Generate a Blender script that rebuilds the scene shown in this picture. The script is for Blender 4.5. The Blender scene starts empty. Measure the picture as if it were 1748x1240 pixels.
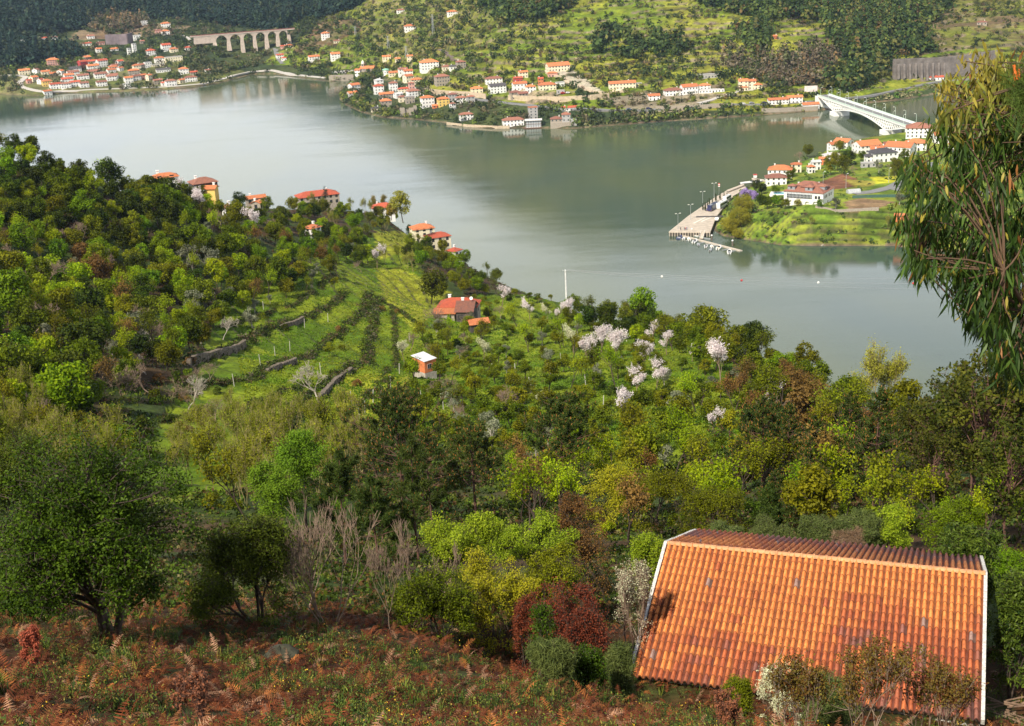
import bpy, math, random
import numpy as np
from mathutils import Matrix, Vector

# ------------------------------------------------------------------ camera
F = 2300.0; PITCH = math.radians(18.5); ROLL = math.radians(3.0); CAMZ = 170.0
FW = np.array([0, math.cos(PITCH), -math.sin(PITCH)])
_up = np.array([0, math.sin(PITCH), math.cos(PITCH)]); _rt = np.array([1.0, 0, 0])
RT = _rt*math.cos(ROLL) - _up*math.sin(ROLL)
UP = _up*math.cos(ROLL) + _rt*math.sin(ROLL)
CAM = np.array([0, 0, CAMZ])
C = bpy.context.scene.collection
scene = bpy.context.scene
cam_data = bpy.data.cameras.new('camera'); cam = bpy.data.objects.new('camera', cam_data)
C.objects.link(cam); scene.camera = cam
cam_data.sensor_width = 36; cam_data.lens = 36*F/1748
cam_data.clip_start = 0.1; cam_data.clip_end = 20000
cam.matrix_world = Matrix(((RT[0], UP[0], -FW[0], 0), (RT[1], UP[1], -FW[1], 0),
                           (RT[2], UP[2], -FW[2], CAMZ), (0, 0, 0, 1)))
# ------------------------------------------------------------------ light
SUN_EL = math.radians(46); SUN_AZ = math.radians(-145)   # azimuth of the sun itself, clockwise from +Y
world = bpy.data.worlds.new('World'); scene.world = world; world.use_nodes = True
wn = world.node_tree; wn.nodes.clear()
def _n(t, ty, **kw):
    n = t.nodes.new(ty)
    for k, v in kw.items(): setattr(n, k, v)
    return n
sky = _n(wn, 'ShaderNodeTexSky', sky_type='NISHITA'); sky.sun_disc = False
sky.sun_elevation = SUN_EL; sky.sun_rotation = SUN_AZ; sky.dust_density = 1.5
bg = _n(wn, 'ShaderNodeBackground'); bg.inputs[1].default_value = 0.06
tc = _n(wn, 'ShaderNodeTexCoord'); mp = _n(wn, 'ShaderNodeMapping'); mp.inputs[3].default_value = (1, 1, 3.2)
ns = _n(wn, 'ShaderNodeTexNoise'); ns.inputs['Scale'].default_value = 2.1; ns.inputs['Detail'].default_value = 5
rp = _n(wn, 'ShaderNodeValToRGB'); rp.color_ramp.elements[0].position = .26; rp.color_ramp.elements[1].position = .44
mx = _n(wn, 'ShaderNodeMix', data_type='RGBA'); mx.inputs[7].default_value = (23, 23.5, 24, 1)
wo = _n(wn, 'ShaderNodeOutputWorld')
L = wn.links.new
sx = _n(wn, 'ShaderNodeSeparateXYZ'); me_ = _n(wn, 'ShaderNodeMapRange'); me_.inputs[1].default_value = .22; me_.inputs[2].default_value = .5; me_.inputs[3].default_value = 1; me_.inputs[4].default_value = .08
mm_ = _n(wn, 'ShaderNodeMath', operation='MULTIPLY')
L(tc.outputs['Generated'], mp.inputs[0]); L(mp.outputs[0], ns.inputs[0]); L(ns.outputs[0], rp.inputs[0])
L(tc.outputs['Generated'], sx.inputs[0]); L(sx.outputs[2], me_.inputs[0]); L(me_.outputs[0], mm_.inputs[0]); L(rp.outputs[0], mm_.inputs[1])
L(mm_.outputs[0], mx.inputs[0]); L(sky.outputs[0], mx.inputs[6]); L(mx.outputs[2], bg.inputs[0]); L(bg.outputs[0], wo.inputs[0])
sun_d = bpy.data.lights.new('sun', 'SUN'); sun = bpy.data.objects.new('sun', sun_d); C.objects.link(sun)
sun_d.energy = 5.0; sun_d.angle = math.radians(0.6); sun_d.color = (1, .91, .76)
_s = Vector((math.sin(SUN_AZ)*math.cos(SUN_EL), math.cos(SUN_AZ)*math.cos(SUN_EL), math.sin(SUN_EL)))
sun.rotation_euler = _s.to_track_quat('Z', 'Y').to_euler()
vs = scene.view_settings; scene.display_settings.display_device = 'sRGB'
vs.view_transform = 'Standard'; vs.look = 'None'; vs.exposure = 0.5; vs.gamma = 1
scene.cycles.max_bounces = 5; scene.cycles.diffuse_bounces = 2; scene.cycles.glossy_bounces = 3
scene.cycles.transmission_bounces = 2; scene.cycles.transparent_max_bounces = 4
scene.cycles.sample_clamp_indirect = 4; scene.cycles.use_denoising = True

HAZE = .000045
# ------------------------------------------------------------------ projection helpers
def ray(px, py):
    px = np.asarray(px, float); py = np.asarray(py, float)
    return FW + (px[..., None]-874)/F*RT + (620-py[..., None])/F*UP
def at_depth(px, py, d): return CAM + np.asarray(d, float)[..., None]*ray(px, py)
def at_z(px, py, z):
    r = ray(px, py); return CAM + ((z-CAMZ)/r[..., 2])[..., None]*r
def proj(X, Y, Z):
    d = np.stack([np.asarray(X, float), np.asarray(Y, float), np.asarray(Z, float)-CAMZ], -1)
    dep = d @ FW; dd = np.where(dep > .1, dep, .1)
    return 874+F*(d @ RT)/dd, 620-F*(d @ UP)/dd, dep
def hash2(ix, iy, s=0):
    n = (ix.astype(np.int64)*374761393 + iy.astype(np.int64)*668265263 + s*1274126177) & 0x7fffffff
    n = ((n ^ (n >> 13))*1103515245 + 12345) & 0x7fffffff
    n = ((n ^ (n >> 15))*668265263) & 0x7fffffff
    return (n & 0xffff)/65535.0
def vnoise(x, y, s=0):
    x = np.asarray(x, float); y = np.asarray(y, float)
    ix = np.floor(x); iy = np.floor(y); fx = x-ix; fy = y-iy
    fx = fx*fx*(3-2*fx); fy = fy*fy*(3-2*fy)
    a = hash2(ix, iy, s); b = hash2(ix+1, iy, s); c = hash2(ix, iy+1, s); d = hash2(ix+1, iy+1, s)
    return (a*(1-fx)+b*fx)*(1-fy)+(c*(1-fx)+d*fx)*fy
def fbm(x, y, s=0, o=4):
    t = 0; a = .5
    for k in range(o): t = t+a*(vnoise(x*2**k, y*2**k, s+k)); a *= .5
    return t/(1-.5**o)
def sstep(a, b, x):
    t = np.clip((x-a)/(b-a), 0, 1); return t*t*(3-2*t)
def in_poly(px, py, poly):
    px = np.asarray(px, float); py = np.asarray(py, float); r = np.zeros(px.shape, bool)
    n = len(poly)
    for i in range(n):
        x0, y0 = poly[i][:2]; x1, y1 = poly[(i+1) % n][:2]
        if y0 == y1: continue
        c = ((y0 > py) != (y1 > py)) & (px < (x1-x0)*(py-y0)/(y1-y0)+x0)
        r ^= c
    return r
def poly_dist(x, y, poly):
    best = np.full(np.shape(x), 1e9); n = len(poly)
    for i in range(n):
        x0, y0 = poly[i]; x1, y1 = poly[(i+1) % n]
        dx, dy = x1-x0, y1-y0; l2 = dx*dx+dy*dy+1e-9
        t = np.clip(((x-x0)*dx+(y-y0)*dy)/l2, 0, 1)
        best = np.minimum(best, (x-x0-t*dx)**2+(y-y0-t*dy)**2)
    return np.sqrt(best)*np.where(in_poly(x, y, poly), 1, -1)
class RBF:
    def __init__(s, P, v, smooth=.0):
        s.P = np.array(P, float); n = len(P); v = np.array(v, float)
        D = np.linalg.norm(s.P[:, None]-s.P[None], axis=2)
        A = np.zeros((n+3, n+3)); A[:n, :n] = D - smooth*np.eye(n)
        A[:n, n] = 1; A[:n, n+1:] = s.P; A[n, :n] = 1; A[n+1:, :n] = s.P.T
        s.w = np.linalg.solve(A, np.r_[v, 0, 0, 0])
    def __call__(s, x, y):
        x = np.asarray(x, float); sh = x.shape; x = x.ravel(); y = np.asarray(y, float).ravel()
        out = np.empty(x.size); n = len(s.P)
        for i in range(0, x.size, 60000):
            a = x[i:i+60000]; b = y[i:i+60000]
            D = np.sqrt((a[:, None]-s.P[None, :, 0])**2+(b[:, None]-s.P[None, :, 1])**2)
            out[i:i+60000] = D @ s.w[:n]+s.w[n]+s.w[n+1]*a+s.w[n+2]*b
        return out.reshape(sh)

# ------------------------------------------------------------------ terrain: our own hillside
K = 1.21
near_ctl = [(0,1240,17),(437,1240,18),(874,1240,20),(1300,1240,27),(1748,1240,36),
 (0,1090,27),(200,1095,27),(450,1080,30),(700,1082,32),(900,1092,34),(1060,1130,35),
 (0,980,50),(0,800,95),(0,700,130),(0,600,175),(0,480,230),(0,350,275),(0,262,300),
 (250,900,80),(250,820,110),(250,720,150),(250,600,200),(250,450,275),(250,340,330),
 (400,850,95),(400,760,135),(400,700,170),(400,600,225),(400,500,290),(400,400,380),(400,360,440),
 (600,900,75),(600,800,115),(600,700,170),(600,620,215),(600,520,300),(600,440,400),(600,390,500),(543,354,568),(284,323,330),(350,345,400),(437,353,480),(722,417,530),(748,429,510),(776,441,495),
 (700,640,240),(725,648,245),(770,540,360),(655,371,590),(850,485,450),(960,515,400),
 (870,900,75),(870,800,115),(870,700,180),(870,620,245),(870,560,300),
 (1100,900,75),(1100,800,115),(1100,700,170),(1100,620,225),(1100,570,270),(1100,545,300),
 (1300,870,75),(1300,800,100),(1300,700,150),(1300,630,205),(1300,605,235),
 (1500,870,70),(1500,800,90),(1500,740,120),(1500,700,155),
 (1748,900,58),(1748,820,80),(1748,760,105),
 (1750,1000,45),(1400,930,55),(1150,1000,45)]
_P = []; _v = []
for px, py, d in near_ctl:
    X = at_depth(np.float64(px), np.float64(py), d*K); _P.append(X[:2]); _v.append(X[2])
# the unseen far side of the spur, running down to the river, and the slope behind the camera
for px, py, d, run in [(-250,200,300,330),(0,262,300,260),(250,340,330,190),(400,360,440,120),(540,362,570,75),(655,378,590,50),
        (735,435,520,80),(850,485,450,90),(960,515,400,100),(1100,545,300,130),(1300,605,235,170),(1500,700,155,210),(1748,760,105,230),(2000,800,90,230)]:
    X = at_depth(np.float64(px), np.float64(py), d*K); r = np.hypot(X[0], X[1]); u = X[:2]/r
    _P.append(u*(r+run*K*.5)); _v.append(X[2]*.42)
    _P.append(u*(r+run*K)); _v.append(-3)
    _P.append(u*(r+run*K+90)); _v.append(-30)
for X, z in [((0,0),168.3),((-3,4),167),((4,4.5),166.8),((-25,0),172),((25,0),165),((-90,-20),182),((90,-30),168),((0,-60),185),((-200,60),165),
             ((-330,260),135),((200,60),120),((230,160),80),((-60,40),152),((60,30),146),((0,9),163)]:
    _P.append(np.array(X, float)); _v.append(z)
near_rbf = RBF(_P, _v, .6)
def pix_poly_mask(px, py, poly, soft=0): return in_poly(px, py, poly)
TERR = [(215,800),(330,640),(380,520),(420,480),(560,430),(640,400),(700,440),(760,500),(745,560),(700,640),(640,720),(500,790),(380,850),(240,860)]
ORCH = [(700,640),(745,560),(830,500),(960,510),(1100,560),(1300,640),(1330,700),(1230,790),(1000,820),(860,800),(700,740)]
HOUSE_PAD = None
def near_h(x, y, raw=False):
    x = np.asarray(x, float); y = np.asarray(y, float)
    h = near_rbf(x, y)
    if raw: return h
    r = np.hypot(x, y)
    px, py, dep = proj(x, y, h)
    j = (fbm(x/9, y/9, 17)-.5)*22
    m = in_poly(px+j, py+j, TERR)|in_poly(px+j, py+j, ORCH)
    h = h + (fbm(x/14, y/14, 3)-.5)*np.where(m, .9, 3.0)*sstep(50, 120, r)+(fbm(x/2.2, y/2.2, 9, 3)-.5)*np.where(m, .25, .5)
    st = 2.2; q = near_rbf(x, y)/st; f = q-np.floor(q); h = np.where(m, h+st*(sstep(.70, .95, f)-f)*.55, h)
    if HOUSE_PAD is not None:
        X0, Y0, z0, R0, R1 = HOUSE_PAD
        d = np.hypot(x-X0, y-Y0); w = 1-sstep(R0, R1, d); f = sstep(-3.5, 4.2, (x-X0)*N3[0]+(y-Y0)*N3[1])
        h = h*(1-w)+np.minimum(h, z0+2.3*f)*w
    return h

# ------------------------------------------------------------------ terrain: the far bank and the peninsula
def zp(pts, z=0.0):
    a = np.array(pts, float); return [tuple(p[:2]) for p in at_z(a[:, 0], a[:, 1], z)]
SHORE = [(-300,166),(0,161),(40,163.5),(69,164.5),(103,159.5),(186,157.5),(240,155.5),(286,153),(330,149),(372,143),(400,135),(429,127.5),(470,127),(500,131.6),
 (563,139.6),(603,137.5),(610,143),(596,151),(583,160),(579,169),(590,180),(617,192),(652,201),(709,204.5),(760,210),(772,214.5),(837,220),(900,219),(980,220),
 (1043,214.5),(1143,207),(1257,200),(1329,194.5),(1398,189.5),(1478,176.6),(1535,171),(1597,161),(1680,157),(1748,152),(2100,130)]
FAR_POLY = zp(SHORE)+[(2600, 2500),(3500, 7000),(-3500, 7000),(-1500, 1300)]
PEN_PX = [(1219,394),(1234,403),(1280,410.5),(1334,419),(1392,420),(1463,420),(1526,420),(1578,427),(1650,432),(1800,450),(2200,480),
          (2400,230),(1748,212),(1620,218),(1565,226),(1549,238),(1463,248),(1412,260),(1372,282),(1335,294),(1310,317),(1268,330),(1235,352)]
PEN_POLY = zp(PEN_PX)
far_ctl = [(0,158,1500),(0,130,1590),(0,100,1680),(0,60,1800),(0,30,1900),(0,0,2050),
 (-250,150,1520),(-250,60,1800),(-250,0,2050),
 (200,150,1550),(200,130,1600),(200,110,1670),(200,80,1760),(200,60,1840),(200,40,1930),(200,20,2040),(200,0,2180),
 (300,130,1600),(300,100,1690),(290,70,1780),(275,38,1870),(300,20,2080),
 (370,125,1600),(350,80,1700),(430,97,1700),(400,80,1745),(430,70,1800),(430,40,1930),(430,20,2040),(430,0,2180),
 (500,122,1600),(500,90,1680),(480,60,1760),(500,30,1880),(500,0,2000),
 (600,125,1545),(600,100,1580),(600,60,1680),(600,30,1780),(600,0,1900),
 (600,170,1325),(650,175,1290),(650,150,1380),(640,130,1480),(700,190,1250),(700,150,1350),(700,110,1430),(720,60,1560),(720,0,1720),
 (850,200,1150),(850,180,1190),(850,140,1270),(850,100,1340),(850,50,1430),(850,0,1540),
 (980,200,1130),(980,170,1180),(980,130,1260),(980,80,1350),(980,0,1530),
 (1100,195,1130),(1100,180,1150),(1100,150,1200),(1100,100,1300),(1100,50,1390),(1100,0,1500),
 (1230,160,1170),(1230,100,1280),(1230,40,1400),
 (1350,180,1130),(1350,165,1150),(1350,130,1200),(1350,80,1290),(1350,40,1370),(1350,0,1470),
 (1480,165,1150),(1480,130,1210),(1480,60,1330),(1480,0,1470),
 (1600,145,1210),(1600,130,1225),(1600,95,1262),(1600,60,1350),(1600,30,1430),(1600,0,1520),
 (1748,138,1210),(1748,120,1225),(1748,90,1280),(1748,40,1400),(1748,0,1500),(2100,90,1250),(2100,0,1500)]
_P = []; _v = []
for px, py, d in far_ctl:
    X = at_depth(np.float64(px), np.float64(py), d); _P.append(X[:2]); _v.append(X[2])
for px, d, z in [(-300,2600,120),(100,2800,120),(300,2900,130),(450,2900,140),(600,2600,180),(720,2300,270),(850,2200,340),(980,2150,380),(1100,2150,390),(1350,2150,380),(1600,2150,340),(1748,2150,320),(2100,2150,300)]:
    X = at_depth(np.float64(px), np.float64(0), d); _P.append(X[:2]); _v.append(z)
    _P.append(X[:2]*1.5); _v.append(z*1.7); _P.append(X[:2]*2.3); _v.append(z*1.9)
far_rbf = RBF(_P, _v, 1.0)
pen_ctl = [(1245,360,5),(1260,345,7),(1330,340,13),(1385,352,15.5),(1440,360,15),(1500,352,14.5),(1560,345,13),(1450,305,12),(1500,275,10),(1560,262,9),(1340,305,7.5),(1370,290,6),
  (1600,240,9),(1700,300,12),(1748,400,12),(1300,375,11),(1290,335,8),(1470,245,7),(1420,265,7)]
_P = []; _v = []
for px, py, z in pen_ctl:
    X = at_z(np.float64(px), np.float64(py), z); _P.append(X[:2]); _v.append(z)
pen_rbf = RBF(_P, _v, 1.0)
def far_h(x, y):
    x = np.asarray(x, float); y = np.asarray(y, float)
    h = np.full(x.shape, -6.0)
    df = poly_dist(x, y, FAR_POLY); a = df > -12
    if a.any():
        xa, ya, da = x[a], y[a], df[a]
        rb = np.maximum(far_rbf(xa, ya), 1.6)+(fbm(xa/60, ya/60, 21)-.5)*8*sstep(30, 150, da)
        st = 4.2; q = rb/st+(fbm(xa/90, ya/90, 33)-.5)*2.5; f = q-np.floor(q)
        ter = rb+st*(sstep(.62, .9, f)-f)*.9
        px, py, _ = proj(xa, ya, rb)
        nt = in_poly(px, py, TERR_FAR); w = np.where(nt, 1.0, .35)*sstep(15, 50, da)
        hh = rb*(1-w)+ter*w + (fbm(xa/7, ya/7, 55, 3)-.5)*1.1*sstep(5, 30, da)
        hh = np.where(da > 0, np.minimum(hh, da*.55+.2), da*.7)
        h[a] = np.maximum(hh, -6)
    dp = poly_dist(x, y, PEN_POLY); a = dp > -10
    if a.any():
        xa, ya, da = x[a], y[a], dp[a]
        hp = pen_rbf(xa, ya); lim = da*.72+.15
        st = 2.1; q = lim/st; f = q-np.floor(q); limt = (np.floor(q)+sstep(.45, .95, f))*st
        limt = np.where(lim < 2, lim, limt)
        hp = np.where(da > 0, np.minimum(np.maximum(hp, 1.5), limt), da*.7)+(fbm(xa/5, ya/5, 77, 3)-.5)*.5*sstep(1, 6, da)
        h[a] = np.maximum(h[a], np.maximum(hp, -6))
    return h
TERR_FAR = [(500,60),(640,0),(820,0),(860,40),(1000,70),(1200,90),(1260,60),(1290,0),(1300,0),(1220,100),(1500,160),(1300,190),(1000,210),(760,200),(560,130),
            ]
TERR_FAR = [(450,110),(520,60),(640,-60),(1900,-60),(1900,120),(1500,160),(1300,190),(1000,190),(760,160),(620,120)]
def ground(x, y):
    x = np.asarray(x, float); y = np.asarray(y, float); sh = x.shape
    x = np.atleast_1d(x); y = np.atleast_1d(y)
    n = near_h(x, y); r = np.hypot(x, y); out = n.copy(); f = r > 640
    if f.any():
        fh = far_h(x[f], y[f]); out[f] = np.where(r[f] > 800, fh, np.maximum(fh, n[f]))
    return out.reshape(sh)
_T = {}
def hit(px, py, far=None):
    """point of the ground seen at a pixel of the photograph"""
    r = ray(np.float64(px), np.float64(py))
    if far is None: far = py < 470 and not (py > 230 and px < 1000) and not (px < 790 and py > 320)
    t = np.geomspace(600, 2600, 900) if far else np.geomspace(14, 820, 900)
    X = CAM+t[:, None]*r
    g = far_h(X[:, 0], X[:, 1]) if far else near_h(X[:, 0], X[:, 1])
    g = np.maximum(g, 0) if far else g
    b = np.where(X[:, 2] <= g)[0]
    i = b[0] if len(b) else len(t)-1
    if i > 0:
        a0 = X[i-1, 2]-g[i-1]; a1 = X[i, 2]-g[i]; k = a0/(a0-a1+1e-9); P = X[i-1]+(X[i]-X[i-1])*k
    else: P = X[0]
    return P
# ------------------------------------------------------------------ object helpers
def tag(o, label=None, cat=None, group=None, kind=None):
    if label: o['label'] = label
    if cat: o['category'] = cat
    if group: o['group'] = group
    if kind: o['kind'] = kind
    return o
def empty(name, loc, rz=0, label=None, cat=None, group=None):
    o = bpy.data.objects.new(name, None); C.objects.link(o); o.location = [float(v) for v in loc]; o.rotation_euler = (0, 0, rz)
    o.empty_display_size = .1
    return tag(o, label, cat, group)
def link(name, me, parent=None, loc=(0, 0, 0), rot=(0, 0, 0), sc=(1, 1, 1)):
    o = bpy.data.objects.new(name, me); C.objects.link(o)
    if parent: o.parent = parent
    o.location = [float(v) for v in loc]; o.rotation_euler = [float(v) for v in rot]
    o.scale = sc if hasattr(sc, '__len__') else (sc, sc, sc)
    return o
def np_mesh(name, V, Fc, mats, midx=None, rnd=None, col=None, smooth=False):
    """V (n,3); Fc list of arrays (m,3) or (m,4)"""
    if not isinstance(Fc, list): Fc = [Fc]
    me = bpy.data.meshes.new(name)
    V = np.asarray(V, np.float32); me.vertices.add(len(V)); me.vertices.foreach_set('co', V.ravel())
    loops = np.concatenate([f.ravel() for f in Fc]).astype(np.int32)
    tot = np.concatenate([np.full(len(f), f.shape[1]) for f in Fc]).astype(np.int32)
    st = np.r_[0, np.cumsum(tot)[:-1]].astype(np.int32)
    me.loops.add(len(loops)); me.loops.foreach_set('vertex_index', loops)
    me.polygons.add(len(tot)); me.polygons.foreach_set('loop_start', st); me.polygons.foreach_set('loop_total', tot)
    for m in (mats if isinstance(mats, list) else [mats]): me.materials.append(m)
    if midx is not None: me.polygons.foreach_set('material_index', np.asarray(midx, np.int32))
    if smooth: me.polygons.foreach_set('use_smooth', np.ones(len(tot), bool))
    if rnd is not None:
        a = me.attributes.new('rnd', 'FLOAT', 'FACE'); a.data.foreach_set('value', np.asarray(rnd, np.float32))
    if col is not None:
        a = me.attributes.new('col', 'FLOAT_COLOR', 'POINT' if len(col) == len(V) else 'FACE')
        a.data.foreach_set('color', np.c_[col, np.ones(len(col))].astype(np.float32).ravel())
    me.update(); me.validate(); return me
class MB:
    def __init__(s): s.v = []; s.f = []; s.m = []
    def add(s, vs, fs, m=0):
        b = len(s.v); s.v += [tuple(map(float, v)) for v in vs]; s.f += [tuple(b+i for i in f) for f in fs]; s.m += [m]*len(fs)
    def box(s, x0, x1, y0, y1, z0, z1, m=0):
        s.add([(x0,y0,z0),(x1,y0,z0),(x1,y1,z0),(x0,y1,z0),(x0,y0,z1),(x1,y0,z1),(x1,y1,z1),(x0,y1,z1)],
              [(0,3,2,1),(4,5,6,7),(0,1,5,4),(1,2,6,5),(2,3,7,6),(3,0,4,7)], m)
    def prism(s, pts, z0, z1, m=0):
        n = len(pts)
        a = sum(pts[i][0]*pts[(i+1) % n][1]-pts[(i+1) % n][0]*pts[i][1] for i in range(n))
        if a < 0: pts = pts[::-1]
        s.add([(p[0], p[1], z0) for p in pts]+[(p[0], p[1], z1) for p in pts],
              [tuple(range(n-1, -1, -1)), tuple(range(n, 2*n))]+[(i, (i+1) % n, n+(i+1) % n, n+i) for i in range(n)], m)
    def tube(s, P, R, k=6, m=0, cap=True):
        P = [Vector(p) for p in P]; n = len(P)
        if not hasattr(R, '__len__'): R = [R]*n
        b = len(s.v); ref = Vector((0.13, .21, 1)).normalized()
        for i in range(n):
            t = (P[min(i+1, n-1)]-P[max(i-1, 0)])
            t = t.normalized() if t.length > 1e-9 else Vector((0, 0, 1))
            u = t.cross(ref if abs(t.dot(ref)) < .97 else Vector((1, 0, 0))).normalized(); w = t.cross(u)
            for j in range(k):
                a = 2*math.pi*j/k; s.v.append(tuple(P[i]+(u*math.cos(a)+w*math.sin(a))*R[i]))
        for i in range(n-1):
            for j in range(k):
                s.f.append((b+i*k+j, b+i*k+(j+1) % k, b+(i+1)*k+(j+1) % k, b+(i+1)*k+j)); s.m.append(m)
        if cap and k > 2:
            s.f.append(tuple(b+j for j in range(k-1, -1, -1))); s.f.append(tuple(b+(n-1)*k+j for j in range(k))); s.m += [m, m]
    def lathe(s, prof, k=12, m=0, c=(0, 0)):
        b = len(s.v)
        for r, z in prof:
            for j in range(k):
                a = 2*math.pi*j/k; s.v.append((c[0]+r*math.cos(a), c[1]+r*math.sin(a), z))
        for i in range(len(prof)-1):
            for j in range(k):
                s.f.append((b+i*k+j, b+i*k+(j+1) % k, b+(i+1)*k+(j+1) % k, b+(i+1)*k+j)); s.m.append(m)
        s.f.append(tuple(b+j for j in range(k-1, -1, -1))); s.f.append(tuple(b+(len(prof)-1)*k+j for j in range(k))); s.m += [m, m]
    def mesh(s, name, mats, smooth=False):
        me = bpy.data.meshes.new(name); me.from_pydata(s.v, [], s.f)
        for m in (mats if isinstance(mats, list) else [mats]): me.materials.append(m)
        if len(set(s.m)) > 1: me.polygons.foreach_set('material_index', s.m)
        if smooth: me.polygons.foreach_set('use_smooth', [True]*len(s.f))
        me.update(); return me
    def build(s, name, mats, parent=None, smooth=False, **kw): return link(name, s.mesh(name, mats, smooth), parent, **kw)

# ------------------------------------------------------------------ materials
def mat_new(name):
    m = bpy.data.materials.new(name); m.use_nodes = True; t = m.node_tree
    b = t.nodes['Principled BSDF']; return m, t, b
def noise(t, scale, detail=4, rough=.6, coord='Object', stretch=None):
    tc = t.nodes.new('ShaderNodeTexCoord'); n = t.nodes.new('ShaderNodeTexNoise')
    n.inputs['Scale'].default_value = scale; n.inputs['Detail'].default_value = detail; n.inputs['Roughness'].default_value = rough
    if coord == 'World':
        g = t.nodes.new('ShaderNodeNewGeometry'); src = g.outputs['Position']
    else: src = tc.outputs[coord]
    if stretch:
        mp = t.nodes.new('ShaderNodeMapping'); mp.inputs[3].default_value = stretch; t.links.new(src, mp.inputs[0]); src = mp.outputs[0]
    t.links.new(src, n.inputs['Vector']); return n
def ramp(t, src, stops):
    r = t.nodes.new('ShaderNodeValToRGB'); e = r.color_ramp.elements
    while len(e) < len(stops): e.new(.5)
    for i, (p, c) in enumerate(stops): e[i].position = p; e[i].color = (*c, 1) if len(c) == 3 else c
    t.links.new(src, r.inputs[0]); return r
def mixc(t, a, b, fac=.5, mode='MIX'):
    m = t.nodes.new('ShaderNodeMix'); m.data_type = 'RGBA'; m.blend_type = mode
    for k, v in ((0, fac), (6, a), (7, b)):
        if hasattr(v, 'links') or hasattr(v, 'is_linked'): t.links.new(v, m.inputs[k])
        elif k == 0: m.inputs[0].default_value = v
        else: m.inputs[k].default_value = (*v, 1)
    return m.outputs[2]
def bump(t, b, h, strength=.3, dist=.05):
    n = t.nodes.new('ShaderNodeBump'); n.inputs['Strength'].default_value = strength; n.inputs['Distance'].default_value = dist
    t.links.new(h, n.inputs['Height']); t.links.new(n.outputs[0], b.inputs['Normal'])
_pc = {}
def plain(name, c, rough=.7, scale=1.5, var=.35, bmp=.0, metal=0, coord='Object'):
    if name in _pc: return _pc[name]
    m, t, b = mat_new(name); n = noise(t, scale, 5, .65, coord)
    c = np.array(c); r = ramp(t, n.outputs[0], [(.3, tuple(c*(1-var))), (.7, tuple(np.minimum(c*(1+var*.5), 1)))])
    t.links.new(r.outputs[0], b.inputs['Base Color']); b.inputs['Roughness'].default_value = rough; b.inputs['Metallic'].default_value = metal
    if bmp: bump(t, b, n.outputs[0], bmp)
    _pc[name] = m; return m
def roof_mat(name, c, c2):
    if name in _pc: return _pc[name]
    m, t, b = mat_new(name); n = noise(t, 1.3, 5, .7); n2 = noise(t, 9, 3, .7)
    o = t.nodes.new('ShaderNodeObjectInfo')
    r = ramp(t, n.outputs[0], [(.35, c2), (.62, c)]); r2 = ramp(t, n2.outputs[0], [(.3, (.6, .6, .6)), (.75, (1.2, 1.15, 1.1))])
    col = mixc(t, r.outputs[0], r2.outputs[0], 1, 'MULTIPLY')
    r3 = ramp(t, o.outputs['Random'], [(0, (.75, .72, .75)), (1, (1.15, 1.1, 1.05))]); col = mixc(t, col, r3.outputs[0], 1, 'MULTIPLY')
    t.links.new(col, b.inputs['Base Color']); b.inputs['Roughness'].default_value = .85
    w = t.nodes.new('ShaderNodeTexWave'); w.inputs['Scale'].default_value = 4.5; tc = t.nodes.new('ShaderNodeTexCoord'); t.links.new(tc.outputs['Object'], w.inputs[0])
    bump(t, b, w.outputs[1], .8, .06); _pc[name] = m; return m
def leaf_mat(name, dark, light, trans=.35, objvar=.3, rough=.55):
    if name in _pc: return _pc[name]
    m, t, b = mat_new(name)
    a = t.nodes.new('ShaderNodeAttribute'); a.attribute_name = 'rnd'
    r = ramp(t, a.outputs['Fac'], [(0, dark), (.55, tuple((np.array(dark)+np.array(light))*.5)), (1, light)])
    o = t.nodes.new('ShaderNodeObjectInfo')
    hs = t.nodes.new('ShaderNodeHueSaturation')
    mr = t.nodes.new('ShaderNodeMapRange'); mr.inputs[3].default_value = .5-.035*objvar/.3; mr.inputs[4].default_value = .5+.012*objvar/.3
    t.links.new(o.outputs['Random'], mr.inputs[0]); t.links.new(mr.outputs[0], hs.inputs['Hue'])
    mu = t.nodes.new('ShaderNodeMath'); mu.operation = 'MULTIPLY'; mu.inputs[1].default_value = 7.31
    fr = t.nodes.new('ShaderNodeMath'); fr.operation = 'FRACT'; mr2 = t.nodes.new('ShaderNodeMapRange'); mr2.inputs[3].default_value = 1-objvar; mr2.inputs[4].default_value = 1+objvar
    t.links.new(o.outputs['Random'], mu.inputs[0]); t.links.new(mu.outputs[0], fr.inputs[0]); t.links.new(fr.outputs[0], mr2.inputs[0]); t.links.new(mr2.outputs[0], hs.inputs['Value'])
    t.links.new(r.outputs[0], hs.inputs['Color']); t.links.new(hs.outputs[0], b.inputs['Base Color'])
    b.inputs['Roughness'].default_value = rough; b.inputs['Specular IOR Level'].default_value = .07
    tr = t.nodes.new('ShaderNodeBsdfTranslucent'); t.links.new(hs.outputs[0], tr.inputs[0])
    ms = t.nodes.new('ShaderNodeMixShader'); ms.inputs[0].default_value = trans
    out = t.nodes['Material Output']; t.links.new(b.outputs[0], ms.inputs[1]); t.links.new(tr.outputs[0], ms.inputs[2]); t.links.new(ms.outputs[0], out.inputs[0])
    _pc[name] = m; return m
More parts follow.
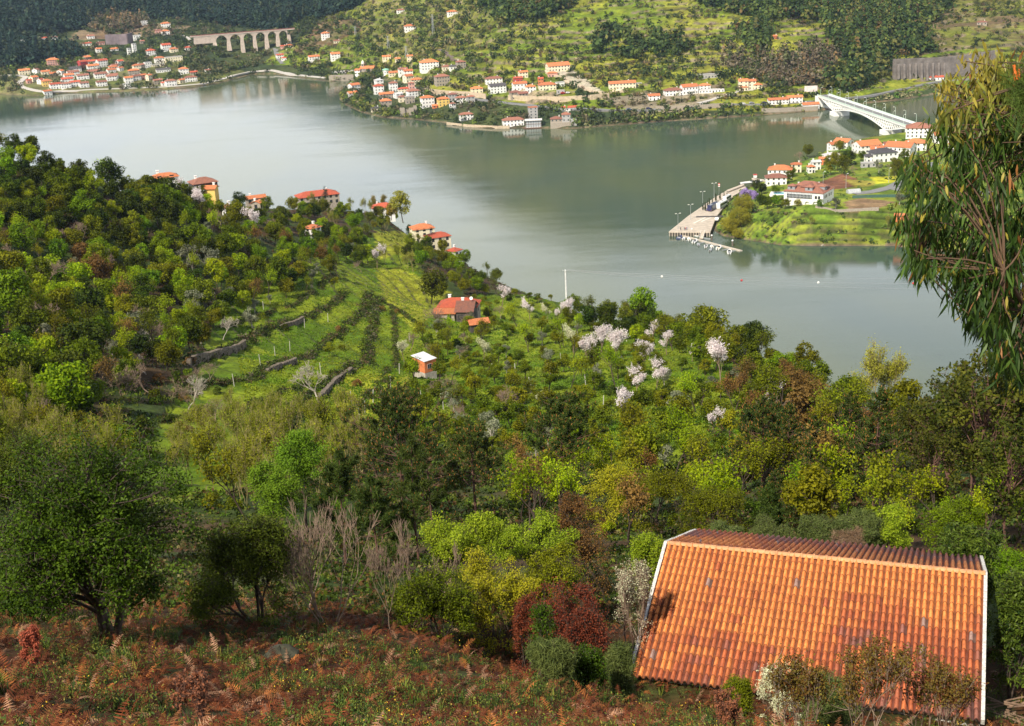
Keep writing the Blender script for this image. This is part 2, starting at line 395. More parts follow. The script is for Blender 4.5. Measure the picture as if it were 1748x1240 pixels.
def col_leaf_mat(name, trans=.3, rough=.6):
    m, t, b = mat_new(name); a = t.nodes.new('ShaderNodeAttribute'); a.attribute_name = 'col'
    t.links.new(a.outputs['Color'], b.inputs['Base Color']); b.inputs['Roughness'].default_value = rough; b.inputs['Specular IOR Level'].default_value = .2
    if trans:
        tr = t.nodes.new('ShaderNodeBsdfTranslucent'); t.links.new(a.outputs['Color'], tr.inputs[0])
        ms = t.nodes.new('ShaderNodeMixShader'); ms.inputs[0].default_value = trans
        t.links.new(b.outputs[0], ms.inputs[1]); t.links.new(tr.outputs[0], ms.inputs[2]); t.links.new(ms.outputs[0], t.nodes['Material Output'].inputs[0])
    return m
BARK = plain('bark', (.065, .045, .032), .9, 6, .5, .6)
BARK_PALE = plain('pale_bark', (.34, .31, .26), .9, 6, .4, .4)
BARK_RED = plain('reddish_bark', (.13, .065, .045), .9, 6, .5, .6)
WHITE = plain('white_render', (.78, .77, .74), .8, .7, .12)
CREAM = plain('cream_render', (.74, .66, .48), .8, .7, .12)
YELLOW = plain('yellow_render', (.72, .50, .14), .8, .7, .15)
PINK = plain('pink_render', (.62, .34, .28), .8, .7, .15)
RED = plain('red_render', (.45, .05, .05), .8, .7, .15)
GREY = plain('grey_render', (.38, .37, .36), .8, .7, .2)
STONE = plain('granite_masonry', (.36, .31, .25), .9, 2.5, .45, .5)
BRICK = plain('orange_hollow_brick', (.62, .19, .07), .9, 1.5, .3, .3)
DARKWOOD = plain('dark_boards', (.07, .06, .055), .8, 3, .4)
GLASS = plain('window_glass', (.03, .035, .04), .12, 2, .3)
SHUT = plain('grey_sash', (.28, .30, .31), .5, 2, .3)
CONC = plain('concrete', (.50, .43, .35), .85, .35, .3, .2)
CONC_DARK = plain('wet_concrete', (.16, .13, .10), .85, .6, .4, .2)
ASPH = plain('asphalt', (.20, .20, .20), .85, .5, .2)
METAL = plain('galvanised_metal', (.45, .47, .48), .45, 3, .15, 0, .4)
GREENP = plain('pale_green_paint', (.58, .70, .62), .5, 1, .1)
R_OR = roof_mat('orange_roof_tiles', (.72, .27, .11), (.55, .17, .07))
R_RED = roof_mat('red_roof_tiles', (.60, .13, .06), (.45, .10, .06))
R_BR = roof_mat('weathered_roof_tiles', (.40, .17, .11), (.26, .13, .10))
R_GR = roof_mat('slate_roof', (.11, .11, .12), (.07, .07, .08))
R_WH = roof_mat('pale_sheet_roof', (.72, .73, .75), (.6, .62, .64))
# ------------------------------------------------------------------ ground, hills, river
RIDGE_L = at_depth(np.float64(1140), np.float64(928), 1.0)  # replaced below by the real solve
_d = 42.9
RR = at_depth(np.float64(1680), np.float64(980), _d)
RL = CAM+(RR[2]-CAMZ)/ray(1140., 928.)[2]*ray(1140., 928.)
U3 = (RR-RL)/np.linalg.norm(RR-RL); N3 = np.array([U3[1], -U3[0], 0]); N3 = N3*-np.sign(N3[1])
ROOF_AL = math.radians(18.5); ROOF_S = 5.85
HC = (RR+RL)/2; EAVE_Z = RR[2]-ROOF_S*math.sin(ROOF_AL); FLOOR_Z = EAVE_Z-2.6
HOUSE_PAD = (HC[0], HC[1], FLOOR_Z, 9.5, 14.5)

def paint(cols, mask, c, var, n): 
    c = np.array(c); k = (1-var+2*var*n)[:, None]
    cols[mask] = (c*k)[mask]
def near_cols(x, y, z):
    px, py, dep = proj(x, y, z); r = np.hypot(x, y)
    j = (fbm(x/6, y/6, 61)-.5)*26; px = px+j; py = py+j*.7
    n = fbm(x/1.5, y/1.5, 71, 4); n2 = fbm(x/12, y/12, 81, 3)
    col = np.empty(x.shape+(3,))
    brown = np.array([.075, .045, .025]); green = np.array([.05, .075, .018])
    k = sstep(.38, .6, n2)[:, None]; col[:] = brown*(1-k)+green*k
    grass = np.array([.085, .145, .006]); grass2 = np.array([.18, .22, .012]); 
    m = in_poly(px, py, TERR)|in_poly(px, py, ORCH)
    k = sstep(.35, .7, n2)[:, None]; col[m] = (grass*(1-k)+grass2*k)[m]
    y2 = in_poly(px, py, [(640,465),(680,455),(770,500),(740,540),(700,560),(660,520)])|in_poly(px, py, [(590,640),(700,640),(690,740),(600,780),(560,720)])|in_poly(px,py,[(640,395),(720,395),(720,440),(640,440)])
    col[y2] = (np.array([.26, .27, .02])*(.7+.6*n)[:, None])[y2]
    # stone and brush risers between the terraces
    hx = near_h(x+.9, y); hy = near_h(x, y+.9); s = np.hypot(hx-z, hy-z)/.9
    rz = (s > 1.1) & m
    w = sstep(.4, .62, n)[:, None]; col[rz] = (np.array([.05, .055, .015])*(1-w)+np.array([.13, .10, .075])*w)[rz]
    near = r < 46; col[near] = (np.array([.075, .035, .016])*(1-sstep(.4, .6, n)[:, None])+np.array([.05, .055, .018])*sstep(.45, .65, n)[:, None])[near]
    return col*(.6+.8*n)[..., None]
def polar(r, a):
    R, A = np.meshgrid(r, a, indexing='ij'); return R*np.sin(A), R*np.cos(A)
def grid_faces(nr, na):
    i = np.arange(nr-1)[:, None]*na; j = np.arange(na-1)[None]; b = (i+j).ravel()
    return np.stack([b, b+1, b+na+1, b+na], 1)
r = np.r_[np.geomspace(1.5, 60, 190), np.geomspace(60.6, 400, 360), np.geomspace(402, 800, 130)]
a = np.radians(np.r_[np.linspace(-112, -31, 60), np.linspace(-30, 30, 560), np.linspace(31, 112, 60)])
X, Y = polar(r, a); X = X.ravel(); Y = Y.ravel(); Z = near_h(X, Y)
Z = np.where((Z < -5), -5, Z)
cols = near_cols(X, Y, Z)
def ground_mat(name, sc):
    m, t, b = mat_new(name); a = t.nodes.new('ShaderNodeAttribute'); a.attribute_name = 'col'
    n = noise(t, sc, 6, .75, 'World'); n2 = noise(t, sc*.13, 5, .7, 'World')
    r = ramp(t, n.outputs[0], [(.3, (.45, .5, .4)), (.55, (1, 1, 1)), (.75, (1.6, 1.5, 1.3))])
    r2 = ramp(t, n2.outputs[0], [(.35, (.7, .66, .7)), (.65, (1.2, 1.25, 1.1))])
    c = mixc(t, a.outputs['Color'], r.outputs[0], 1, 'MULTIPLY'); c = mixc(t, c, r2.outputs[0], 1, 'MULTIPLY')
    t.links.new(c, b.inputs['Base Color']); b.inputs['Roughness'].default_value = .95; b.inputs['Specular IOR Level'].default_value = .15
    bump(t, b, n.outputs[0], .6, .12/sc*1.2); return m
g = link('ground', np_mesh('ground', np.c_[X, Y, Z], grid_faces(len(r), len(a)), ground_mat('hillside_soil', 1.6), col=cols, smooth=True)); tag(g, kind='structure')

FZ = [ # far colour zones in photograph pixels: polygon, colour a, colour b
 ([(450,110),(520,60),(600,0),(640,-80),(1900,-80),(1900,120),(1500,160),(1300,190),(1000,190),(760,160),(620,120)], (.14,.20,.018), (.26,.26,.035)),
 ([(600,60),(640,-20),(820,-20),(850,60),(760,110),(640,90)], (.15,.19,.025), (.24,.22,.05)),
 ([(540,40),(600,30),(620,50),(560,80),(500,90)], (.16,.09,.05), (.12,.11,.04)),
 ([(-300,200),(-300,110),(130,90),(330,100),(430,125),(420,150),(100,175)], (.11,.13,.035), (.17,.16,.07)),
 ([(150,30),(250,40),(330,45),(300,60),(120,70)], (.20,.13,.08), (.24,.18,.12)),
 ([(1590,-40),(2000,-40),(2000,75),(1600,85),(1560,100)], (.17,.12,.07), (.17,.19,.03)),
 ([(1030,170),(1110,155),(1200,150),(1230,165),(1180,190),(1090,195)], (.24,.20,.15), (.3,.25,.18)),
 ([(880,150),(960,160),(960,175),(900,180)], (.32,.25,.17), (.34,.27,.2)),
 ([(935,118),(980,120),(1030,158),(1000,162)], (.45,.40,.33), (.5,.44,.36)),
]
def far_cols(x, y, z, dpen):
    px, py, dep = proj(x, y, z); j = (fbm(x/14, y/14, 91)-.5)*14; qx = px+j; qy = py+j*.5
    n = fbm(x/8, y/8, 101, 4); n2 = fbm(x/40, y/40, 111, 3)
    col = np.empty((len(x), 3)); k = sstep(.35, .65, n2)[:, None]
    col[:] = np.array([.045, .065, .03])*(1-k)+np.array([.07, .085, .03])*k
    for P, ca, cb in FZ:
        m = in_poly(qx, qy, P); kk = sstep(.3, .7, n2)[:, None]; col[m] = (np.array(ca)*(1-kk)+np.array(cb)*kk)[m]
    e = 1.5; s = np.hypot(far_h(x+e, y)-z, far_h(x, y+e)-z)/e
    m = (s > .62) & (dpen < -5); w = sstep(.35, .6, n)[:, None]
    col[m] = (np.array([.05, .06, .022])*(1-w)+np.array([.20, .16, .115])*w)[m]
    m = dpen > -3
    kk = sstep(.4, .62, n)[:, None]; col[m] = (np.array([.13, .20, .025])*(1-kk)+np.array([.20, .23, .03])*kk)[m]
    for P, c in (([(1388,315),(1440,296),(1462,305),(1462,318),(1400,328)], (.22, .10, .06)), ([(1440,345),(1470,338),(1530,345),(1500,356),(1450,360)], (.26, .17, .10)), ([(1440,306),(1500,310),(1490,318),(1460,320)], (.30,.26,.05)), ([(1485,303),(1530,300),(1530,312),(1495,314)],(.42,.40,.03))):
        mm = m & in_poly(px, py, P); col[mm] = c
    mm = m & (s > .8); col[mm] = (np.array([.05, .075, .015])*(1-w)+np.array([.10, .10, .04])*w)[mm]
    sh = (z < .9) & (z > -1.5); col[sh] = (np.array([.16, .12, .085])*(.6+.8*n)[:, None])[sh]
    return col*(.65+.7*n)[:, None]
def far_patch(name, r, a):
    X, Y = polar(r, a); X = X.ravel(); Y = Y.ravel(); Z = far_h(X, Y)
    Fc = grid_faces(len(r), len(a)); keep = (Z[Fc].max(1) > -5.9); Fc = Fc[keep]
    u, inv = np.unique(Fc, return_inverse=True); Fc = inv.reshape(Fc.shape); X, Y, Z = X[u], Y[u], Z[u]
    dp = poly_dist(X, Y, PEN_POLY)
    return np_mesh(name, np.c_[X, Y, Z], Fc, FARM, col=far_cols(X, Y, Z, dp), smooth=True)
FARM = ground_mat('far_hillside', .28)
r = np.r_[np.arange(640, 1080, 1.8), np.arange(1080, 1450, 2.1), np.arange(1450, 2250, 4.5), np.geomspace(2260, 6500, 60)]
a = np.radians(np.r_[np.linspace(-50, -27, 24), np.arange(-26, 26, .105), np.linspace(26.5, 50, 24)])
g = link('hills', far_patch('hills', r, a)); tag(g, kind='structure')

# river
m, t, b = mat_new('river_water')
n1 = noise(t, .045, 3, .5, 'World', (1, 2.2, 1)); n2 = noise(t, .9, 4, .6, 'World', (1, 1.9, 1)); n3 = noise(t, .0055, 3, .6, 'World', (1, .45, 1))
b.inputs['Base Color'].default_value = (.055, .085, .045, 1); b.inputs['IOR'].default_value = 1.333; b.inputs['Specular IOR Level'].default_value = .5
c = mixc(t, (.045, .075, .06), (.085, .105, .045), ramp(t, n3.outputs[0], [(.4, (0, 0, 0)), (.6, (1, 1, 1))]).outputs[0]); t.links.new(c, b.inputs['Base Color'])
rr = t.nodes.new('ShaderNodeMapRange'); rr.inputs[1].default_value = .35; rr.inputs[2].default_value = .65; rr.inputs[3].default_value = .015; rr.inputs[4].default_value = .10
t.links.new(n3.outputs[0], rr.inputs[0]); t.links.new(rr.outputs[0], b.inputs['Roughness'])
bp1 = t.nodes.new('ShaderNodeBump'); bp1.inputs['Strength'].default_value = .06; bp1.inputs['Distance'].default_value = .25; t.links.new(n2.outputs[0], bp1.inputs['Height'])
bp2 = t.nodes.new('ShaderNodeBump'); bp2.inputs['Strength'].default_value = .03; bp2.inputs['Distance'].default_value = 1; t.links.new(n1.outputs[0], bp2.inputs['Height']); t.links.new(bp1.outputs[0], bp2.inputs['Normal']); t.links.new(bp2.outputs[0], b.inputs['Normal'])
n4 = noise(t, .016, 4, .6, 'World', (.3, 1.5, 1)); ms_ = t.nodes.new('ShaderNodeMapRange'); ms_.inputs[1].default_value = .5; ms_.inputs[2].default_value = .68; ms_.inputs[3].default_value = .05; ms_.inputs[4].default_value = .13; t.links.new(n4.outputs[0], ms_.inputs[0]); t.links.new(ms_.outputs[0], bp1.inputs['Strength'])
w = MB(); w.add([(-3500, 200, 0), (3500, 200, 0), (3500, 3500, 0), (-3500, 3500, 0)], [(0, 1, 2, 3)])
tag(w.build('river', m), kind='structure')
w = MB(); w.add([(-7000, -900, -6.2), (7000, -900, -6.2), (7000, 9000, -6.2), (-7000, 9000, -6.2)], [(0, 1, 2, 3)])
tag(w.build('riverbed', plain('river_mud', (.06, .06, .04))), kind='structure')
# ------------------------------------------------------------------ foliage builders
def unit(v): return v/np.maximum(np.linalg.norm(v, axis=-1, keepdims=True), 1e-9)
def leaves(rng, P, N, size, aspect=.6, fold=.0, T=None):
    """diamond-ish quads at P facing N; T = long axis"""
    n = len(P); N = unit(N)
    if T is None: T = rng.normal(size=(n, 3))
    T = unit(T-N*(T*N).sum(1, keepdims=True)); B = np.cross(N, T)
    s = (np.asarray(size)*np.ones(n))[:, None]
    V = np.stack([P-T*s*.5, P+B*s*aspect*.5+N*s*fold, P+T*s*.5, P-B*s*aspect*.5+N*s*fold], 1).reshape(-1, 3)
    return V, np.arange(n*4).reshape(n, 4)
def tubes_np(segs, k=4):
    """segs: list of (p0,p1,r0,r1)"""
    if not segs: return np.zeros((0, 3)), np.zeros((0, 4), int)
    A = np.array([s[0] for s in segs], float); B = np.array([s[1] for s in segs], float)
    ra = np.array([s[2] for s in segs]); rb = np.array([s[3] for s in segs])
    t = unit(B-A); ref = np.where(np.abs(t[:, 2:3]) < .9, np.array([[0, 0, 1.0]]), np.array([[1.0, 0, 0]]))
    u = unit(np.cross(t, ref)); w = np.cross(t, u); V = []
    for C0, R in ((A, ra), (B, rb)):
        for j in range(k):
            an = 2*math.pi*j/k; V.append(C0+(u*math.cos(an)+w*math.sin(an))*R[:, None])
    V = np.stack(V, 1); n = len(segs); b = np.arange(n)[:, None]*(2*k)
    Fc = np.concatenate([np.concatenate([b+j, b+(j+1) % k, b+k+(j+1) % k, b+k+j], 1) for j in range(k)])
    return V.reshape(-1, 3), Fc
def curve_segs(p0, p1, r0, r1, rng, n=4, bend=.12, up=.0):
    p0 = np.array(p0, float); p1 = np.array(p1, float); L_ = np.linalg.norm(p1-p0)
    o = rng.normal(size=3)*bend*L_; o[2] += up*L_; out = []; prev = p0
    for i in range(1, n+1):
        f = i/n; q = p0+(p1-p0)*f+o*4*f*(1-f)*.5; a = r0+(r1-r0)*(i-1)/n; b = r0+(r1-r0)*f
        out.append((prev, q, a, b)); prev = q
    return out
def blob_tree(seed, H=7, R=2.6, base=1.4, nb=26, nl=90, leaf=.34, shape='round', lean=.05, tr=.13, br=(.26, .42), twigs=False):
    rng = np.random.default_rng(seed); segs = []; cs = []; rb = []
    top = np.array([rng.normal()*lean*H, rng.normal()*lean*H, base+(H-base)*.55])
    segs += curve_segs((0, 0, -.4), top, tr, tr*.35, rng, 5, .05)
    for i in range(nb):
        d = unit(rng.normal(size=3)); rad = rng.uniform(.35, 1)**.5
        if shape == 'round': c = np.array([d[0]*R, d[1]*R, d[2]*(H-base)*.5])*rad*.78+np.array([top[0], top[1], (H+base)/2])
        elif shape == 'cone':
            f = rng.uniform(0, 1)**.8; rr = R*(1-f)**.7*.8+.15; an = rng.uniform(0, 6.28); c = np.array([math.cos(an)*rr*rad, math.sin(an)*rr*rad, base+(H-base)*f*.95])
        elif shape == 'column':
            f = rng.uniform(0, 1); rr = R*(1-f**2.5)*.65+.1; an = rng.uniform(0, 6.28); c = np.array([math.cos(an)*rr*rad, math.sin(an)*rr*rad, base+(H-base)*f*.95])
        elif shape == 'vase':
            f = rng.uniform(.1, 1); rr = R*f**.7; an = rng.uniform(0, 6.28); c = np.array([math.cos(an)*rr*rad*.85, math.sin(an)*rr*rad*.85, base+(H-base)*f*.9])
        elif shape == 'dome':
            d[2] = abs(d[2]); c = np.array([d[0]*R*.85, d[1]*R*.85, base*.4+d[2]*(H-base*.4)*.85])*np.array([rad, rad, 1])
        cs.append(c); rb.append(R*rng.uniform(*br)*(1 if shape in ('round', 'dome') else .9))
        segs += curve_segs(top*np.array([1, 1, rng.uniform(.45, 1)]), c, tr*.35, .012, rng, 3, .12)
    P = []; N = []
    for c, r_ in zip(cs, rb):
        k = int(nl*(r_/(R*.34))**2*rng.uniform(.6, 1.2))+4
        d = unit(rng.normal(size=(k, 3))+np.array([0, 0, .25])); q = c+d*r_*rng.uniform(.45, 1.08, (k, 1))*np.array([1, 1, .8])
        P.append(q); N.append(unit(d*.8+rng.normal(size=(k, 3))*.7+np.array([0, 0, .35])))
        if twigs: 
            for _ in range(3): segs.append((c, c+unit(rng.normal(size=3)+np.array([0, 0, .6]))*r_*.95, .014, .005))
    P = np.concatenate(P); N = np.concatenate(N); sz = leaf*rng.uniform(.6, 1.35, len(P))
    return segs, leaves(rng, P, N, sz, .62, .05), np.clip(rng.normal(.5, .25, len(P))+(vn3(P, seed)-.5)*.9, 0, 1)
def vn3(P, s=0): return vnoise(P[:, 0]*.9+P[:, 2]*.37, P[:, 1]*.9+P[:, 2]*.81, s)
def grow(rng, p, d, L_, r, lv, segs, tips, spread=.6, n=3, up=.15, shrink=.72, wig=.15, kids=(2, 4), rk=.6):
    q = p
    for i in range(n):
        d = unit(d+rng.normal(size=3)*wig+np.array([0, 0, up*.3])); q2 = q+d*L_/n
        segs.append((q, q2, r*(1-.35*i/n), r*(1-.35*(i+1)/n))); q = q2
        if lv > 0 and i > 0 and rng.uniform() < .45:
            dd = unit(d+unit(rng.normal(size=3))*spread*1.2+np.array([0, 0, up])); grow(rng, q, dd, L_*shrink*.8, r*rk*.7, lv-1, segs, tips, spread, n, up, shrink, wig, kids, rk)
    if lv <= 0: tips.append((q, d, L_)); return
    for k in range(rng.integers(kids[0], kids[1]+1)):
        dd = unit(d+unit(rng.normal(size=3))*spread+np.array([0, 0, up]))
        grow(rng, q, dd, L_*shrink*rng.uniform(.8, 1.15), r*rk, lv-1, segs, tips, spread, n, up, shrink, wig, kids, rk)
def branch_tree(seed, H=6, lv=4, r=.11, spread=.6, up=.2, leaf=0, per=6, kids=(2, 3), shrink=.72, wig=.15, stems=1, aspect=.6, spraylen=.5, first=.32, rk=.6, jit=.12, minr=.006, rnd_up=.3, outer=3):
    rng = np.random.default_rng(seed); segs = []; tips = []
    for s in range(stems):
        a = rng.uniform(0, 6.28); d = unit(np.array([math.cos(a)*.5*(stems > 1), math.sin(a)*.5*(stems > 1), 1.0]))
        grow(rng, np.array([0, 0, -.3]), d, H*first, r*(1 if stems == 1 else .7), lv, segs, tips, spread, 3, up, shrink, wig, kids, rk)
    segs = [(a, b, max(c, minr), max(d, minr*.7)) for a, b, c, d in segs]
    zmax = max(s[1][2] for s in segs); k = H/zmax
    segs = [(a*k, b*k, c, d) for a, b, c, d in segs]
    lf = None; rn = None
    if leaf:
        T = np.array([t[0] for t in tips])*k; D = np.array([t[1] for t in tips]); Ls = np.array([t[2] for t in tips])*k
        f = rng.uniform(-1.0, .25, (len(T), per)); P = (T[:, None]+D[:, None]*Ls[:, None, None]*f[..., None]*spraylen*2).reshape(-1, 3)+rng.normal(size=(len(T)*per, 3))*jit
        N = rng.normal(size=P.shape)+np.array([0, 0, rnd_up]); lf = leaves(rng, P, N, leaf*rng.uniform(.6, 1.3, len(P)), aspect, .04)
        rn = np.clip(rng.normal(.5, .25, len(P))+(vn3(P, seed)-.5)*.7, 0, 1)
    return segs, lf, rn
def pine_tree(seed, H=9, base=3, R=2.3, whorls=9, nb=5, tuft=16, nl=.28, wide=.035, shape=.8, candles=.6, sub=4, tr=.14, per_tuft=26, nw=1.0):
    rng = np.random.default_rng(seed); segs = []; P = []; Tn = []; cand = []
    top = np.array([rng.normal()*.03*H, rng.normal()*.03*H, H]); segs += curve_segs((0, 0, -.4), top, tr, .02, rng, 8, .015)
    for w in range(whorls+1):
        f = w/whorls; z = base+(H-base)*f**.9; rr = R*(1-f)**shape*(.75+.25*math.sin(f*9))+.15
        c = top*np.array([z/H, z/H, 0])+np.array([0, 0, z])
        for k in range(nb if w < whorls else 1):
            a = rng.uniform(0, 6.28) if nb < 3 else 6.28*k/nb+rng.uniform(-.5, .5)+w
            L_ = rr*rng.uniform(.65, 1.15); e = c+np.array([math.cos(a)*L_, math.sin(a)*L_, L_*rng.uniform(.15, .6)])
            if w == whorls: e = top+np.array([0, 0, .1])
            sg = curve_segs(c, e, tr*.28*(1-f*.6), .018, rng, 4, .07, -.05); segs += sg
            ends = [(e, unit(e-c+np.array([0, 0, L_*.6])))]
            for s in range(sub):
                i = rng.integers(1, 4); p = sg[i][1]; d = unit((e-c)/max(L_, .1)+rng.normal(size=3)*.7+np.array([0, 0, .5])); q = p+d*L_*rng.uniform(.2, .4)
                segs.append((p, q, .02, .01)); ends.append((q, unit(d+np.array([0, 0, .5]))))
            for q, d in ends:
                n = per_tuft; dirs = unit(d*1.0+rng.normal(size=(n, 3))*.75*nw+np.array([0, 0, .15])); st = q-d*nl*rng.uniform(0, 1.2, (n, 1))
                P.append(st+dirs*nl*.5); Tn.append(dirs)
                if rng.uniform() < candles: cand.append((q, q+unit(d+np.array([0, 0, 1.2]))*nl*.55, wide*.55, wide*.25))
    P = np.concatenate(P); Tn = np.concatenate(Tn)
    lf = leaves(rng, P, rng.normal(size=P.shape), nl*rng.uniform(.7, 1.15, len(P)), wide/nl*1.3, 0, Tn)
    return segs, lf, np.clip(rng.normal(.5, .3, len(P)), 0, 1), cand
def dead(segs): return segs
SPEC = {}
def species(name, fn, wood, leafm, extra=None, k=4):
    """build the shared meshes of one kind of tree: list of (part name, mesh)"""
    r = fn(); segs, lf, rn = r[:3]; parts = []
    V, Fc = tubes_np(segs, k); parts.append(('trunk', np_mesh(name+'_trunk', V, Fc, wood, smooth=True)))
    if lf is not None: parts.append(('crown', np_mesh(name+'_crown', lf[0], lf[1], leafm, rnd=rn)))
    if len(r) > 3 and r[3]:
        V, Fc = tubes_np(r[3], 4); parts.append(('new_shoots', np_mesh(name+'_shoots', V, Fc, extra)))
    SPEC[name] = parts; return parts
TH = []   # every plant placed: (object, kind, px, py)
def place(spec, X, sc=1.0, rz=None, name=None, label=None, cat=None, group=None, tilt=0, sz=None):
    rz = random.uniform(0, 6.28) if rz is None else rz
    o = empty(name, X, rz, label, cat, group); o.scale = (sc, sc, sc*(sz or 1)); o.rotation_euler = (tilt*random.uniform(-1, 1), tilt*random.uniform(-1, 1), rz)
    for pn, me in SPEC[spec]:
        c = link(pn, me, o)
        if pn == 'new_shoots': c['kind'] = 'stuff'
    return o

LM = lambda n, d, l, t=.3, v=.28, r=.55: leaf_mat(n, d, l, t, v, r)
M_LIME = LM('lime_leaves', (.13, .23, .005), (.34, .45, .012), .4)
M_GREEN = LM('fresh_green_leaves', (.06, .12, .004), (.18, .30, .010), .35)
M_OLIVE = LM('yellow_green_leaves', (.065, .085, .004), (.22, .25, .010), .35)
M_DARK = LM('dark_evergreen_leaves', (.012, .026, .003), (.062, .095, .007), .2)
M_MID = LM('mid_green_leaves', (.032, .055, .003), (.14, .19, .008), .28)
M_RUST = LM('rusty_leaves', (.10, .065, .018), (.26, .16, .04), .3, .2)
M_RED = LM('dark_red_leaves', (.10, .02, .015), (.26, .06, .035), .3)
M_GOLD = LM('golden_catkins', (.22, .22, .02), (.45, .42, .05), .35)
M_BLOS = LM('white_blossom', (.70, .60, .60), (.93, .88, .87), .35, .05)
M_WHIP = LM('sapling_leaves', (.10, .13, .008), (.30, .33, .02), .35, .12)
M_CREAMB = LM('cream_blossom', (.38, .42, .22), (.80, .78, .55), .3, .08)
M_SILVER = LM('grey_green_leaves', (.10, .12, .07), (.26, .28, .18), .25)
M_NEEDLE = LM('pine_needles', (.018, .035, .008), (.075, .11, .018), .15, .15, .45)
M_SHOOT = plain('orange_pine_shoots', (.55, .20, .05), .7, 2, .2)
M_WILLOW = LM('willow_yellow_leaves', (.20, .20, .015), (.42, .40, .04), .35, .1)
M_LILAC = LM('lilac_flowers', (.22, .14, .34), (.45, .33, .62), .3, .08)
TWIG = plain('grey_twigs', (.24, .17, .12), .9, 4, .3)
TWIG_Y = plain('yellow_twigs', (.30, .25, .10), .9, 4, .3)
TWIG_W = plain('lichen_white_twigs', (.38, .34, .28), .9, 4, .25)

# mid-distance kinds (50-600 m away)
for i in range(5): species('leafy%d' % i, lambda: blob_tree(10+i, [7, 6, 8, 6.5, 5][i], [2.7, 2.5, 2.6, 3.0, 2.3][i], 1.3, 30, 95, .36), BARK, M_MID)
_alt = {}
def variant(src, new, leafm, wood=None):
    parts = []
    for pn, me in SPEC[src]:
        if pn == 'crown': m2 = me.copy(); m2.materials[0] = leafm; parts.append((pn, m2))
        elif pn == 'trunk' and wood: m2 = me.copy(); m2.materials[0] = wood; parts.append((pn, m2))
        else: parts.append((pn, me))
    SPEC[new] = parts
for i in range(5):
    for nm, mm in (('lime', M_LIME), ('fresh', M_GREEN), ('olivey', M_OLIVE), ('dark', M_DARK), ('rust', M_RUST)): variant('leafy%d' % i, nm+str(i), mm)
for i in range(3):
    species('sparse%d' % i, lambda: branch_tree(40+i, 7, 4, .12, .55, .25, .26, 9, (2, 3), jit=.3), BARK, M_OLIVE)
    variant('sparse%d' % i, 'sparselime%d' % i, M_LIME); variant('sparse%d' % i, 'sparserust%d' % i, M_RUST)
    species('olive%d' % i, lambda: blob_tree(50+i, 3.6, 1.5, .9, 16, 70, .22, 'round'), BARK_PALE, M_SILVER)
    species('bare%d' % i, lambda: branch_tree(60+i, 5.5, 5, .13, .75, .12, 0, wig=.22, minr=.016), TWIG, None)
    variant('bare%d' % i, 'barewhite%d' % i, None, TWIG_W)
    species('blossom%d' % i, lambda: branch_tree(70+i, 5, 4, .09, .55, .25, .17, 22, (2, 3), jit=.13, spraylen=.95), TWIG, M_BLOS)
    variant('blossom%d' % i, 'cream%d' % i, M_CREAMB)
    species('whip%d' % i, lambda: branch_tree(80+i, 8, 4, .08, .22, .5, .17, 5, (2, 3), jit=.22, stems=3, shrink=.74, minr=.014), TWIG_Y, M_WHIP)
    species('shrub%d' % i, lambda: blob_tree(90+i, 1.7, 1.3, .1, 14, 60, .22, 'dome', tr=.04), BARK, M_MID)
    variant('shrub%d' % i, 'shrublime%d' % i, M_LIME); variant('shrub%d' % i, 'shrubdark%d' % i, M_DARK); variant('shrub%d' % i, 'shrubrust%d' % i, M_RUST); variant('shrub%d' % i, 'shrubolive%d' % i, M_OLIVE)
    species('citrus%d' % i, lambda: blob_tree(100+i, 3.6, 1.5, 1.1, 18, 80, .24, 'round'), BARK, M_OLIVE)
    variant('citrus%d' % i, 'citrusdark%d' % i, M_MID)
species('poplar0', lambda: branch_tree(120, 11, 5, .12, .26, .5, .19, 7, (2, 3), jit=.3, stems=2, shrink=.74, minr=.016), TWIG_Y, M_GOLD)
species('poplar1', lambda: branch_tree(121, 11, 5, .12, .32, .42, .24, 10, (2, 3), jit=.35, stems=2, shrink=.74, minr=.016), BARK_PALE, M_GOLD)
for i in range(3):
    species('pine%d' % i, lambda: pine_tree(130+i, [10, 9, 11][i], [4.2, 3.2, 5][i], 2.4, 9, 5, nl=.34, wide=.05, candles=.75, per_tuft=22), BARK_RED, M_NEEDLE, M_SHOOT)
    species('youngpine%d' % i, lambda: pine_tree(140+i, 4, .5, 1.25, 7, 5, nl=.26, wide=.03, candles=.6, per_tuft=22, sub=3, tr=.06), BARK_RED, M_NEEDLE, M_SHOOT)
for i in range(3):
    species('gum%d' % i, lambda: blob_tree(150+i, 11, 2.7, 2.2, 46, 120, .24, 'round', tr=.14, br=(.2, .32), twigs=True), BARK_RED, LM('gum_leaves', (.018, .030, .004), (.095, .115, .012), .2))
species('cypress', lambda: blob_tree(160, 6, .62, .3, 40, 50, .22, 'column', tr=.07, br=(.5, .7)), BARK, M_DARK)
species('willow', lambda: blob_tree(161, 9, 5.0, .8, 70, 150, .32, 'round', tr=.3, br=(.22, .34)), BARK, M_WILLOW)
species('cedar', lambda: blob_tree(162, 9, 3.2, .8, 50, 80, .3, 'cone', tr=.16, br=(.2, .3)), BARK, LM('blue_green_needles', (.012, .03, .02), (.04, .07, .045), .1, .1))
